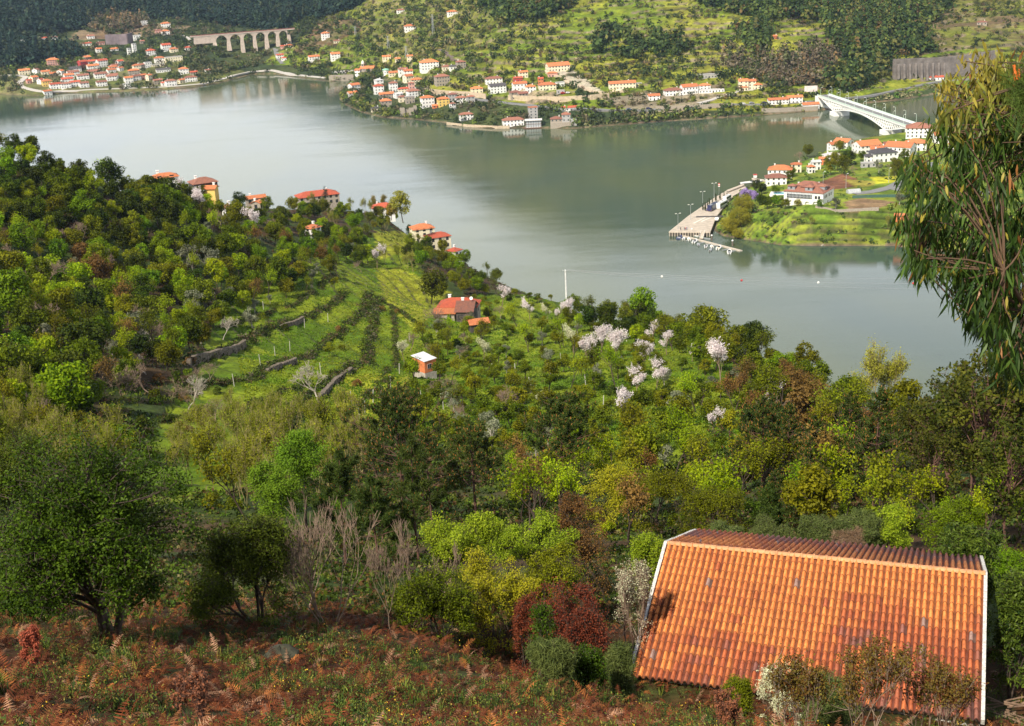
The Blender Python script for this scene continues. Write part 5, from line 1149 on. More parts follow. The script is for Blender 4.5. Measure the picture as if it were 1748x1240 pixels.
def body(root, x, y, w, d, h, rk, wm, rm, pitch=.42, base=-3, z0=0, chim=True, wins=True, nw=None, door=True, side=True, winm=None, seed=0):
    """one block of a house: walls, roof, windows; local -y faces the viewer"""
    R_ = random.Random(seed); m = MB(); gz = d/2*pitch
    if rk == 'g':
        m.add([(x-w/2, y-d/2, base), (x+w/2, y-d/2, base), (x+w/2, y+d/2, base), (x-w/2, y+d/2, base), (x-w/2, y-d/2, z0+h), (x+w/2, y-d/2, z0+h), (x+w/2, y+d/2, z0+h), (x-w/2, y+d/2, z0+h), (x-w/2, y, z0+h+gz-.02), (x+w/2, y, z0+h+gz-.02)],
          [(0, 3, 2, 1), (0, 1, 5, 4), (2, 3, 7, 6), (1, 2, 6, 9, 5), (3, 0, 4, 8, 7), (4, 5, 9, 8), (6, 7, 8, 9)])
    else: m.box(x-w/2, x+w/2, y-d/2, y+d/2, base, z0+h-.02)
    m.build('wall', wm, root); rmh, rh = roof_mesh(rk, w, d, pitch); rf = rmh.build('roof', rm, root, loc=(x, y, z0+h))
    if chim and rk != 'f': link('chimney', CHM, rf, (R_.choice((-1, 1))*w*.25, d*.15, rh*.7))
    if wins:
        st = max(1, int(round(h/2.8))); n = nw or max(2, int(w/2.7)); sh = h/st
        for s in range(st):
            for i in range(n):
                xx = x-w/2+(i+.5)*w/n
                if s == 0 and door and i == n//2: link('door', DOOR, root, (xx, y-d/2-.003, z0)); continue
                link('window', winm or WIN, root, (xx, y-d/2-.003, z0+s*sh+.95))
            if side:
                for sx in (-1, 1):
                    for k in range(max(1, int(d/4))): link('window', winm or WIN, root, (x+sx*(w/2+.003), y-d/2+(k+.5)*d/max(1, int(d/4)), z0+s*sh+.95), (0, 0, sx*math.pi/2))
def house_at(px, py, wpx, asp=.75, st=2, rk='g', wall='w', roof='o', yaw=0, where='', label=None, far=None, sink=.2, name='house', dep=None, **kw):
    X = hit(px, py, far) if dep is None else at_depth(np.float64(px), np.float64(py), dep*K)
    if dep: kw['base'] = -3
    w = wpx*float((X-CAM) @ FW)/F*1.08; d = max(4.0, w*asp)
    if abs(yaw) > 25: w *= .88
    az = math.atan2(X[0], X[1]); t = empty(name, (X[0]+math.sin(az)*d/2, X[1]+math.cos(az)*d/2, X[2]-sink), -az+math.radians(yaw))
    body(t, 0, 0, w, d, st*2.75, rk, WCOL[wall][0], RCOL[roof][0], seed=int(px*7+py), **kw)
    hc = {1: 'low ', 2: '', 3: 'tall '}.get(int(st+.5), '')
    HS.append([t, label, '%s%s house with %s roof' % (hc, WCOL[wall][1], RCOL[roof][1]), where, px, py]); return t, w, d
FARH = [ # px, base py, width px, depth/width, storeys, roof kind, wall, roof, yaw
 ('in the far left village', [(42,128,17,.6,2,'g','c','o',10),(62,127,10,.9,2,'g','w','b',60),(78,128,13,.7,1.5,'g','c','o',10),(93,129,15,.6,1,'g','s','o',15),(104,129,11,.8,2,'g','w','o',60),(127,123,20,.6,1.6,'g','w','s',15),
  (142,117,15,.7,3,'g','r','r',30),(158,112,16,.6,2,'g','w','r',15),(175,115,16,.7,3,'g','w','r',20),(159,120,18,.6,2,'g','w','o',15),(125,130,18,.6,1.8,'g','w','b',15),(161,128,20,.6,1.6,'g','c','b',10),(142,136,18,.6,1.8,'g','w','b',10),
  (172,134,19,.6,2,'g','w','b',12),(118,136,15,.7,2,'g','w','o',15),(191,138,16,.6,2,'g','w','b',10),(115,142,18,.6,1.8,'g','w','r',12),(174,148,16,.6,2,'g','w','b',12),(144,150,14,.7,2,'g','w','b',15),(129,148,15,.6,2,'g','w','r',12),
  (113,151,15,.6,2,'g','w','b',10),(95,152,17,.6,2,'g','w','r',12),(81,148,15,.8,2.4,'h','y','o',10),(70,144,10,.8,2,'g','w','r',50),(58,140,13,.8,2,'g','c','o',40),(50,143,8,.8,1.5,'g','p','r',20),(81,162,13,.7,1.5,'g','w','o',20),
  (91,112,18,.7,2.6,'h','p','o',10),(149,105,12,.8,2,'g','s','o',30),(190,125,13,.7,1.5,'g','w','o',20),(205,112,11,.8,2,'g','w','r',30),(196,117,10,.8,1.5,'g','p','b',15),(193,122,12,.7,2,'g','c','o',10),(206,122,9,.8,1.6,'g','w','o',30),(234,121,12,.8,2.4,'h','c','o',15),
  (241,119,9,.9,2.2,'g','s','b',20),(229,128,17,.6,2,'h','s','o',10),(193,136,16,.6,2,'g','w','b',10),(220,142,13,.7,2.3,'g','w','o',15),(217,150,12,.6,1.6,'f','w','g',0),(233,138,13,.7,2,'g','w','b',25),(244,136,11,.7,2,'g','p','o',20),(255,138,9,.8,2.4,'g','c','o',40),
  (270,145,14,.6,2,'g','s','b',15),(281,147,10,.7,1.4,'g','w','r',15),(292,147,17,.6,2.2,'h','w','b',15),(310,143,11,.7,1.6,'g','c','o',30),(326,140,19,.5,2,'h','w','b',10),(314,127,14,.8,2.4,'h','w','o',10),(331,127,11,.7,1,'g','s','r',10),(355,126,8,.8,1.6,'g','w','b',20),
  (279,124,22,.4,1.4,'g','w','s',10)]),
 ('on the far left hillside', [(273,108,16,.6,2.4,'h','w','o',8),(297,106,27,.4,2.2,'f','c','g',8),(253,116,11,.7,2.4,'f','w','g',20),(268,114,24,.3,1,'f','c','g',8),(284,88,14,.8,3,'g','w','r',15),(297,90,12,.8,1.8,'h','c','o',15),(258,96,14,.8,2.6,'h','w','r',15),
  (321,87,10,.8,1.6,'h','w','r',10),(230,90,6,1,4,'f','w','g',20),(221,94,5,1,3,'f','w','g',20),(234,69,11,.7,2.4,'f','w','g',10),(243,75,7,.8,1.4,'g','s','b',10),(195,87,12,.6,1,'g','w','o',15),(155,67,11,.7,1.6,'g','w','b',10),(149,79,13,.5,1.4,'g','w','r',10),
  (172,77,12,.5,1.2,'g','p','b',10),(73,70,13,.5,1.4,'g','w','r',10),(92,68,11,.5,1.2,'g','w','b',10),(40,73,30,.2,1.2,'f','w','w',10),(169,90,9,.8,1.8,'g','w','o',15),(283,47,14,.7,2,'h','w','o',10),(247,43,10,.7,2,'f','w','g',10),(283,60,12,.7,2,'h','w','o',10),(270,57,9,.7,1.5,'g','p','b',10)]),
 ('right of the arched viaduct', [(494,85,12,.7,2,'h','c','o',10),(484,83,9,.6,1.2,'g','p','r',0),(478,100,11,.7,1.6,'g','w','r',15),(485,104,8,.8,1.4,'h','w','r',0)]),
 ('on the middle far slope', [(556,68,12,.8,3,'h','w','o',10),(576,74,11,.5,1.2,'g','c','b',10),(536,103,17,.6,1.6,'g','w','o',10),(573,104,14,.8,3,'g','w','o',10),(700,54,17,.7,2.4,'h','w','o',10),(772,27,15,.6,1.8,'h','w','o',15),(684,23,12,.6,1.6,'h','w','b',10),
  (660,103,13,.6,1.6,'g','c','o',5),(679,106,8,.8,1.4,'g','c','o',5),(700,106,9,.8,2.4,'g','c','o',5),(589,127,40,.18,1.3,'f','w','w',3)]),
 ('in the cape village', [(605,156,18,.7,2.4,'g','w','o',30),(602,167,15,.7,1.8,'g','w','o',20),(647,146,12,.9,2,'h','w','w',20),(647,161,15,.8,3,'h','w','r',10),(672,157,13,.8,3.2,'h','w','b',10),(688,127,14,.7,2,'g','w','b',10),(673,131,17,.6,1.6,'g','c','o',10),
  (697,133,14,.8,2.6,'g','w','o',10),(697,141,15,.8,2.4,'g','c','o',30),(711,144,17,.6,1.8,'h','c','o',10),(690,159,19,.5,1.6,'h','c','r',5),(703,158,9,.9,3.4,'h','p','b',10),(660,170,23,.5,2,'g','s','o',12),(680,168,14,.7,1.6,'g','w','w',30),(706,168,20,.7,2.6,'h','w','b',20),
  (700,177,14,.7,2.4,'f','s','g',10),(687,175,12,.8,2,'h','c','b',10),(659,184,17,.8,2.4,'h','s','o',10),(642,192,14,.8,1.4,'h','c','s',10),(730,184,20,.7,3.4,'h','w','o',15),(757,182,18,.7,2.6,'h','y','o',12),(773,172,14,.7,2.2,'h','g','b',10),(787,177,16,.7,2,'h','w','b',10),
  (804,176,12,.7,2.2,'h','g','b',10),(773,188,9,.8,2.2,'h','w','b',30),(744,185,11,.7,1,'g','b','o',10),(796,206,21,.6,2,'h','w','b',10),(733,120,28,.7,3,'h','w','o',10),(762,120,13,.7,1.4,'h','c','b',10),(775,119,14,.6,1.3,'h','w','s',15),(787,118,14,.9,2.6,'h','s','b',15),(755,147,22,.7,3.4,'h','s','b',15),
  (814,160,18,.7,1.8,'h','c','o',10)]),
 ('in the middle riverside village', [(843,144,26,.5,2,'h','w','b',10),(849,160,26,.6,2.6,'g','w','s',15),(876,216,33,.5,2,'h','w','b',8),(971,190,24,.4,1.2,'g','w','r',10),(880,169,17,.7,2.2,'h','s','b',15),(892,170,16,.7,2,'g','s','b',20),(893,133,14,.7,2,'g','c','o',15),(884,141,14,.6,1.6,'g','r','r',10),
  (887,155,22,.6,2.4,'g','w','o',12),(906,158,15,.8,2,'h','w','o',15),(934,155,27,.6,2,'h','c','o',10),(956,148,13,.7,1.4,'f','w','g',15),(923,144,8,.9,2,'g','b','r',10),(943,132,15,.6,1.5,'h','p','o',10),(952,122,35,.6,2,'g','c','o',15),(957,160,13,.6,1,'f','g','g',0)]),
 ('left of the white bridge', [(1062,153,42,.35,2.1,'g','c','o',8),(1090,149,10,.8,1.2,'f','c','g',8),(1116,172,18,.7,1.6,'g','w','o',10),(1149,164,28,.6,1.8,'h','w','b',15),(1176,161,25,.7,2.4,'g','w','o',18),(1203,154,17,.7,1.6,'h','w','o',10),(1214,159,40,.3,1,'f','w','w',8),
  (1210,134,36,.3,1.3,'f','g','g',8),(1328,179,32,.4,1.6,'g','w','o',12),(1356,177,24,.5,2,'g','w','o',12),(1383,186,26,.5,1.4,'g','w','o',15),(1323,67,6,.8,1.2,'g','b','o',0),(1592,138,32,.3,1.2,'g','w','r',8),(1676,43,15,.5,1.2,'h','s','b',0)]),
 ('on the near peninsula', [(1424,257,18,.7,1.6,'g','w','o',30),(1440,254,24,.7,1.8,'g','w','o',-30),(1479,262,36,.7,2,'g','w','o',30),(1500,268,24,.6,2,'g','w','o',10),(1519,262,18,.6,1.5,'g','w','o',10),(1506,277,34,.7,2.2,'h','w','s',25),(1488,278,18,.8,1.6,'h','w','s',15),(1537,268,36,.7,2.4,'g','w','o',-20),
  (1563,258,28,.7,2,'h','w','o',0),(1568,236,34,.8,2.6,'h','w','b',0),(1522,252,22,.5,1,'g','p','b',10),(1420,277,22,.8,1.6,'h','w','w',20),(1404,282,9,.8,1.6,'g','b','o',0),(1332,306,32,.7,2.2,'h','w','o',-5),(1359,295,14,.7,2,'h','c','o',0),(1324,317,28,.7,1.8,'h','w','b',5),(1392,291,12,.8,2,'g','w','w',20),
  (1482,286,20,.4,1,'f','g','g',10),(1384,296,9,.8,1.6,'h','w','o',20),(1640,262,30,.7,2,'h','w','o',10),(1610,245,26,.7,2,'g','w','o',10)]),
]
for where, rows in FARH:
    for r_ in rows:
        if 'peninsula' in where: r_ = (r_[0], r_[1], r_[2]*1.15)+r_[3:]
        house_at(*r_, where=where)
NEARH = [((284,326,34,.6,1.6,'h','w','o',8), 330, 'white house with a bright orange roof half hidden at the top of the left spur'),
 ((350,342,34,.8,2.4,'h','d','b',15), 400, 'dark walled house with a weathered hipped roof on the spur skyline'),
 ((437,350,27,.5,1.2,'g','s','o',10), 480, 'low house with a long orange roof in the spur village'),
 ((441,360,12,.8,1.2,'g','s','o',60), 0, 'small shed with a steep orange roof below the low spur house'),
 ((543,352,58,.45,2,'h','s','r',12), 565, 'long stone barn with a red tiled roof on the spur skyline'),
 ((391,374,12,.8,1.6,'h','w','b',20), 0, 'tiny white house with a dull red roof among the spur trees'),
 ((535,408,20,.8,1.6,'h','w','o',40), 0, 'small white house with an orange roof deep in the trees of the spur'),
 ((655,370,31,.7,1.9,'h','w','r',5), 590, 'white house with dark windows and a red hipped roof beside the golden poplars'),
 ((722,415,30,.8,2.6,'h','c','o',15), 530, 'tall cream house with a bright orange hipped roof by the water'),
 ((748,426,32,.7,2.2,'h','c','r',20), 510, 'cream house with a red hipped roof next to the tall cream house'),
 ((776,440,18,.9,1.2,'h','w','r',50), 495, 'small white cottage with a red roof just above the river')]
for a, dp0, lb in NEARH:
    t, w, d = house_at(a[0], a[1], a[2]*1.12, *a[3:], label=lb, far=False, winm=WIN_D, dep=dp0 or None)
    for k in range(9):
        px_ = a[0]+random.uniform(-.75, .75)*a[2]; put(random.choice(['shrub0','shrub1','shrubdark2','shrubolive0','olivey4','shrublime1']), px_, a[1]+random.uniform(3, 9), random.uniform(.8, 1.5)*(.6 if k > 3 else 1), hit(px_, a[1]+random.uniform(3, 9), False))
    HOUSES_NEAR.append((t.location[0], t.location[1], w*.6))
# yellow annex
t, w, d = house_at(364, 352, 17, .8, 2.4, 'g', 'y', 'o', -20, label='bright yellow windowless annex with an orange lean-to roof below the dark walled house', far=False, wins=False, dep=398)
# L shaped farmhouse and the brick hut
X = hit(770, 545, False); az = math.atan2(X[0], X[1]); sc_ = float((X-CAM) @ FW)/F
t = empty('farmhouse', (X[0]+2, X[1]+4, X[2]-.2), -az+math.radians(-12)); W_ = 70*sc_
body(t, 0, 1.5, W_*.95, 6.5, 3.2, 'h', STONE, R_RED, pitch=.5, winm=WIN_D, seed=1); body(t, W_*.28, -4.0, W_*.40, 7.5, 3.6, 'g', DARKWOOD, R_BR, pitch=.5, winm=WIN_D, seed=2); body(t, -W_*.25, -3.6, W_*.5, 4.5, 2.5, 'g', STONE, R_OR, pitch=.35, winm=WIN_D, chim=False, seed=3)
link('satellite_dish', (lambda m: (m.lathe([(.02, 0), (.35, .08), (.48, .2)], 10), m.mesh('satellite_dish', WHITE))[1])(MB()), t, (W_*.42, -4.5, 6.2), (1.2, 0, 0))
HS.append([t, 'rambling old farmhouse with rusty red tiled roofs in the middle of the orchard slope', '', '', 770, 545])
X = hit(817, 566, False); t = empty('shed', (X[0], X[1], X[2]-.2), -az+.2); body(t, 0, 0, 4.6, 3.6, 3.0, 'g', DARKWOOD, R_OR, wins=False, chim=False, seed=3); HS.append([t, 'dark open shed with a bright orange roof below the farmhouse', '', '', 817, 566])
X = hit(726, 645, False); t = empty('hut', (X[0], X[1], X[2]-.1), -math.atan2(X[0], X[1])+math.radians(38)); sc_ = float((X-CAM) @ FW)/F
a_, b_ = 33*sc_, 25*sc_; m = MB(); m.box(-b_/2, b_/2, -a_/2, a_/2, -1, 1.7); m.build('plinth', plain('pale_block_wall', (.42, .38, .33), .9, 2, .4, .2), t)
m = MB(); m.box(-b_/2-.02, b_/2+.02, -a_/2-.02, a_/2+.02, 1.72, 3.9); m.build('brick_wall', BRICK, t)
m = MB(); m.add([(-b_/2-.15, -a_/2-.15, 3.95), (b_/2+.15, -a_/2-.15, 3.95), (b_/2+.15, a_/2+.15, 4.4), (-b_/2-.15, a_/2+.15, 4.4), (-b_/2-.15, -a_/2-.15, 4.03), (b_/2+.15, -a_/2-.15, 4.03), (b_/2+.15, a_/2+.15, 4.48), (-b_/2-.15, a_/2+.15, 4.48)], [(0, 3, 2, 1), (4, 5, 6, 7), (0, 1, 5, 4), (1, 2, 6, 5), (2, 3, 7, 6), (3, 0, 4, 7)]); m.build('roof', plain('corrugated_sheet', (.62, .63, .66), .5, 1, .1), t)
link('window', WIN_S, t, (-b_*.1, -a_/2-.025, 2.4))
for k in (-.25, .15): link('window', WIN_S, t, (b_/2+.025, a_*k, 2.3), (0, 0, math.pi/2))
link('window', WIN_S, t, (-b_/2-.025, a_*.1, 2.4), (0, 0, -math.pi/2))
HS.append([t, 'small orange brick hut with a flat pale metal roof in the orchard', '', '', 725, 645])
# ------------------------------------------------------------------ white villa on the peninsula
X = hit(1371, 350); az = math.atan2(X[0], X[1]); ps = float((X-CAM) @ FW)/F
W_ = 68*ps/math.cos(.21); D_ = 17.0; t = empty('villa', (X[0], X[1], X[2]-.5), -az-.35); yb = 0
def arch_wall(root, x0, x1, y0, y1, h, arches, mat):
    m = MB(); m.box(x0, x1, y0+.8, y1, -2, h); xs = [x0]
    cur = x0
    for c, r_, sp in arches:
        m.box(cur, c-r_, y0, y0+.78, -2, h)
        n = 8; P = [(c-r_*math.cos(math.pi*i/n), sp+r_*math.sin(math.pi*i/n)) for i in range(n+1)]
        for i in range(n):
            (xa, za), (xb, zb) = P[i], P[i+1]; m.add([(xa, y0, za), (xb, y0, zb), (xb, y0, h), (xa, y0, h), (xa, y0+.78, za), (xb, y0+.78, zb), (xb, y0+.78, h), (xa, y0+.78, h)], [(0, 1, 2, 3), (7, 6, 5, 4), (4, 5, 1, 0), (3, 2, 6, 7)])
        cur = c+r_
    m.box(cur, x1, y0, y0+.78, -2, h); m.build('wall', mat, root)
arch_wall(t, -W_/2, W_/2, 0, D_, 7.6, [(-W_*.17, 1.5, 1.1), (W_*.10, 1.3, 1.1), (W_*.31, 1.6, 1.1)], WHITE)
m = MB(); m.box(-W_*.42, W_*.22, -.16, -.01, 3.9, 6.1); m.build('glazed_veranda', GLASS, t)
m = MB()
for i in range(19): x_ = -W_*.42+i*W_*.64/18; m.box(x_-.09, x_+.09, -.26, -.165, 3.9, 6.1)
m.box(-W_*.43, W_*.23, -.28, -.0, 6.1, 6.9); m.box(-W_*.43, W_*.23, -.27, -.164, 4.9, 5.0); m.build('veranda_frame', plain('pale_grey_frames', (.55, .57, .58)), t)
for x_ in (W_*.32, W_*.40): link('window', WIN_D, t, (x_, -.01, 4.1))
for y_ in (3, 5.6, 9.5, 12.5): link('window', WIN_D, t, (W_/2+.003, y_, 4.1), (0, 0, math.pi/2)); 
link('door', DOOR, t, (W_/2+.003, 7.6, .1), (0, 0, math.pi/2))
rmh, rh = roof_mesh('h', W_, D_, .5, .5); rf = rmh.build('roof', R_BR, t, loc=(0, D_/2, 7.6)); link('chimney', CHM, rf, (-W_*.3, 2, 1.8)); link('chimney', CHM, rf, (W_*.2, 3, 2.2))
rm2, _ = roof_mesh('h', 7, 7, .55, .4); rm2.build('roof', R_BR, t, loc=(W_*.06, 6.5, 9.8))
rm3, _ = roof_mesh('h', 6.5, 6.5, .5, .4); rm3.build('roof', R_BR, t, loc=(W_*.30, 9.5, 9.3))
for x_, y_, ang in ((-W_*.33, 2.4, 0), (W_*.12, 2.2, 0), (W_*.40, 6.5, math.pi/2), (-W_*.18, 5.5, 0)):
    dm = MB(); dm.box(-2.0, 2.0, -1.4, 2.5, -.6, 2.1); dd = dm.build('dormer', plain('slate_cladding', (.30, .31, .33)), t, loc=(x_, y_, 8.1), rot=(0, 0, ang)); link('window', WIN, dd, (0, -1.42, .5)); r4, _ = roof_mesh('h', 4.0, 3.9, .45, .35); r4.build('dormer_roof', R_BR, dd, loc=(0, .5, 2.1))
HS.append([t, 'large white villa with arches, dormers and weathered hipped roofs above the peninsula orchard', '', '', 1373, 350])
# yellow three part house steps, church, kiosk, floating house, ruins
X = hit(1279, 154); az = math.atan2(X[0], X[1]); t = empty('house', (X[0], X[1]+5, X[2]-.3), -az+.15)
body(t, -4.5, 0, 8, 8, 8.2, 'g', CREAM, R_OR, seed=4); body(t, 3, 1, 7, 7, 7.6, 'g', CREAM, R_OR, seed=5); body(t, 8, -1.5, 7, 7, 4.6, 'h', CREAM, R_OR, seed=6); body(t, -4.5, -5.2, 7, 2.6, 3.2, 'h', CREAM, R_OR, chim=False, seed=7)
HS.append([t, 'pale yellow house of stepped blocks with orange roofs above the road to the bridge', '', '', 1279, 154])
X = hit(622, 127); az = math.atan2(X[0], X[1]); t = empty('church', (X[0], X[1]+6, X[2]-.3), -az-.35)
body(t, 4, 0, 16, 8, 6.5, 'g', STONE, R_OR, pitch=.6, chim=False, door=False, seed=8); body(t, -6.5, -3, 6, 7, 5.0, 'g', WHITE, R_OR, chim=False, seed=9)
m = MB(); m.box(-3.2, .2, -1.5, 1.9, -1, 11.5); tw = m.build('bell_tower', STONE, t); m = MB(); m.lathe([(1.9, 0), (2.0, .3), (1.6, .5), (1.5, 1.6), (1.0, 2.6), (.25, 3.2), (.2, 4), (.02, 4.4)], 10); m.build('dome', WHITE, tw, loc=(-1.5, .2, 11.5))
for k, (x_, y_, a_) in enumerate(((-1.5, -1.52, 0), (.22, .2, math.pi/2), (-3.22, .2, -math.pi/2))): link('bell_opening', WIN_D, tw, (x_, y_, 9), (0, 0, a_))
HS.append([t, 'stone church with an orange roof and a white domed bell tower on the far bank', '', '', 622, 127])
X = hit(659, 127); t = empty('pavilion', X, .2); m = MB(); m.lathe([(3.6, -2), (3.6, 4.6)], 8); m.build('wall', WHITE, t); m = MB(); m.lathe([(4.1, 4.6), (3.4, 5.4), (.2, 6.3)], 8); m.build('roof', plain('green_sheet', (.25, .50, .36)), t)
for k in range(8): a_ = math.pi/4*k+.39; link('window', WIN, t, (3.36*math.cos(a_), 3.36*math.sin(a_), 1.5), (0, 0, a_+math.pi/2))
HS.append([t, 'round white pavilion with a green roof above the cape', '', '', 659, 127])
X = at_z(np.float64(911), np.float64(218), .2); az = math.atan2(X[0], X[1]); t = empty('boathouse', X, -az); m = MB(); m.box(-8, 8, -4.5, 6, -.4, .5); m.build('raft', BARK_RED, t); m = MB(); m.box(-6.4, 6.4, -3, 4, .5, 6.2); m.build('wall', WHITE, t)
m = MB(); m.box(-6.1, 6.1, -3.06, -3.005, .9, 3.1); m.box(-6.1, 6.1, -3.06, -3.005, 3.7, 5.8); m.build('glazing', plain('bright_glazing', (.42, .45, .47), .2), t); m = MB()
for i in range(7): x_ = -6.1+i*12.2/6; m.box(x_-.12, x_+.12, -3.2, -3.07, .6, 6.1)
m.box(-6.4, 6.4, -3.3, -3.065, 3.25, 3.5); m.build('frame', BARK_RED, t); m = MB(); m.box(-7.2, 7.2, -4.3, 5, 6.21, 6.6); m.build('roof', R_WH, t)
HS.append([t, 'two storey glass fronted house floating on a raft at the far river bank', '', '', 911, 217])
t, w, d = house_at(910, 204, 14, .9, 3.6, 'f', 'g', 'o', 8, label='slim slate blue tower house behind the floating house', winm=WIN)
X = hit(960, 217); az = math.atan2(X[0], X[1]); t = empty('mansion', (X[0], X[1]+5, X[2]-.5), -az); m = MB(); m.box(-9.5, 10, -5, 5, -3, 4.2); m.build('plinth', STONE, t); body(t, -4.5, 0, 9.5, 8, 3, 'h', STONE, R_BR, z0=4.2, base=4.15, door=False, seed=12); body(t, 3.6, 0, 7, 8, 6.2, 'h', GREY, R_BR, z0=4.2, base=4.15, door=False, seed=13); m = MB(); m.box(7.1, 12, -5, 3, -3, 6.4); m.build('terrace', GREY, t)
HS.append([t, 'stone mansion with a grey tower standing on a masonry plinth at the far water edge', '', '', 962, 217])
X = hit(697, 197); az = math.atan2(X[0], X[1]); t = empty('ruin', X, -az)
for x_, w_, h_, y_ in ((-5, 4.5, 6.5, 0), (-1, 3.5, 4.5, 2), (3, 4.5, 6, 0), (6.5, 3, 7.5, 3)):
    m = MB(); m.box(x_-w_/2, x_+w_/2, y_-1.6, y_+1.6, -3, h_)
    for k in range(3): xx = x_-w_/2+(k+.2)*w_/3; m.box(xx, xx+w_/6, y_-1.6, y_-.9, h_+.003, h_+.9)
    m.build('broken_wall', STONE, t)
HS.append([t, 'roofless ruin with crenellated stone walls at the tip of the village on the cape', '', '', 697, 197])
# ------------------------------------------------------------------ roads, walls, viaduct, bridge
def ribbon(name, pix, w, mat, lift=.35, kind='structure', zfix=None, label=None, cat=None, th=1.6, sub=14):
    P = []
    for i in range(len(pix)-1):
        for k in range(sub if i < len(pix)-2 else sub+1):
            f = k/sub; P.append((pix[i][0]*(1-f)+pix[i+1][0]*f, pix[i][1]*(1-f)+pix[i+1][1]*f))
    X = np.array([hit(a, b, True) for a, b in P]); k = np.ones(9)/9; Z = np.convolve(np.r_[[X[0, 2]]*4, X[:, 2], [X[-1, 2]]*4], k, 'valid')
    XY = np.stack([np.convolve(np.r_[[X[0, i]]*2, X[:, i], [X[-1, i]]*2], np.ones(5)/5, 'valid') for i in (0, 1)], 1)
    T = np.gradient(XY, axis=0); T /= np.linalg.norm(T, axis=1)[:, None]+1e-9; Nn = np.c_[-T[:, 1], T[:, 0]]
    m = MB(); V = []
    for i in range(len(XY)):
        a = XY[i]+Nn[i]*w/2; b = XY[i]-Nn[i]*w/2; za = float(far_h(np.array([a[0]]), np.array([a[1]]))[0]); zb = float(far_h(np.array([b[0]]), np.array([b[1]]))[0]); z = max(Z[i], min(za, zb))+lift
        V += [(a[0], a[1], z), (b[0], b[1], z), (a[0], a[1], z-th), (b[0], b[1], z-th)]
    Fc = []
    for i in range(len(XY)-1): q = 4*i; Fc += [(q, q+1, q+5, q+4), (q+1, q+3, q+7, q+5), (q, q+4, q+6, q+2)]
    m.add(V, Fc); o = m.build(name, mat); tag(o, label, cat, None, kind); return o, V
PALE = plain('pale_track', (.50, .47, .43), .9, .6, .2)
ribbon('road', [(0,129),(30,129),(45,131.5),(33,141),(42,149),(60,153.5),(80,156.5),(150,153.5),(200,152),(290,148.5),(350,143),(385,134),(400,128),(430,122),(465,119),(485,124),(500,127.5),(560,134)], 7, PALE)
ribbon('road', [(705,150),(740,159),(790,165),(830,172),(890,179),(960,184.5),(1040,188),(1100,188.5),(1180,181),(1230,177),(1290,179),(1340,176),(1390,173),(1430,168.5),(1480,164),(1530,154),(1600,140),(1700,131)], 7, ASPH)
ribbon('track', [(1190,177),(1215,171),(1240,162),(1265,155),(1290,153.5)], 5, PALE); ribbon('track', [(936,123),(955,130),(975,142),(1000,152),(1030,158),(1075,154)], 7, plain('sandy_track', (.52, .42, .30), .9, .6, .2))
ribbon('road', [(470,82),(472,92),(476,100),(484,110)], 6, ASPH); ribbon('track', [(308,60),(318,64),(330,73)], 6, PALE); ribbon('railway_bed', [(750,84),(765,92),(775,102),(790,108)], 5, plain('ballast', (.16, .12, .10)))
ribbon('road', [(1455,332),(1490,328),(1520,321),(1545,308),(1562,294),(1600,278)], 6.5, ASPH); ribbon('road', [(1520,321),(1545,326),(1600,330),(1700,330)], 6.5, ASPH)
def wall_line(pix, h, mat, label, th=.9, name='retaining_wall', cat='wall', cap=True):
    X = np.array([hit(a, b, True) for a, b in pix]); m = MB()
    for i in range(len(X)-1):
        a, b = X[i], X[i+1]; u = (b-a)[:2]/np.linalg.norm((b-a)[:2]); n = np.array([-u[1], u[0]])*th/2; zt = (a[2]+h, b[2]+h)
        m.add([(a[0]-n[0], a[1]-n[1], a[2]-4), (b[0]-n[0], b[1]-n[1], b[2]-4), (b[0]+n[0], b[1]+n[1], b[2]-4), (a[0]+n[0], a[1]+n[1], a[2]-4), (a[0]-n[0], a[1]-n[1], zt[0]), (b[0]-n[0], b[1]-n[1], zt[1]), (b[0]+n[0], b[1]+n[1], zt[1]), (a[0]+n[0], a[1]+n[1], zt[0])],
              [(0, 1, 5, 4), (1, 2, 6, 5), (2, 3, 7, 6), (3, 0, 4, 7), (4, 5, 6, 7)])
    t = empty(name, X[0], 0, label, cat); o = m.build('masonry', mat, t); o.location = -t.location; return t, X
DST = plain('dark_granite', (.19, .165, .15), .9, .22, .45, .3, coord='Object'); SAND = plain('sandy_masonry', (.50, .40, .28), .9, .5, .35, .3)
t, Xw = wall_line([(1524,134),(1600,131),(1650,126),(1700,118)], 17, DST, 'high dark retaining wall with buttresses above the road right of the bridge', 2.5)
for k in range(9):
    f = (k+.8)/10.5; q = Xw[0]+(Xw[1]-Xw[0])*f*1.35; mm = MB(); mm.add([(-1.1, -3.6, -3), (1.1, -3.6, -3), (1.1, 0, -3), (-1.1, 0, -3), (-1, -1.4, 12), (1, -1.4, 12), (1, 0, 12.6), (-1, 0, 12.6)], [(0, 1, 5, 4), (1, 2, 6, 5), (2, 3, 7, 6), (3, 0, 4, 7), (4, 5, 6, 7)])
    o = mm.build('buttress', DST, t); o.location = Vector((q[0], q[1]-.8, q[2]))-t.location
wall_line([(181,77),(190,76.5),(205,76),(218,75.5),(227,73)], 13, plain('purple_grey_wall', (.24, .19, .20), .9, .15, .3), 'tall curved grey retaining wall on the far left hillside', 2)
wall_line([(725,160),(760,164),(800,166),(830,170)], 5, SAND, 'sandy stone wall beside the road through the cape village')
wall_line([(868,171),(900,173),(960,174),(1010,171),(1040,168)], 4.5, SAND, 'long sandy retaining wall under the middle village')
wall_line([(1120,189),(1170,188),(1200,186),(1250,183)], 3.5, STONE, 'grey stone wall below the riverside road, left of the bridge')
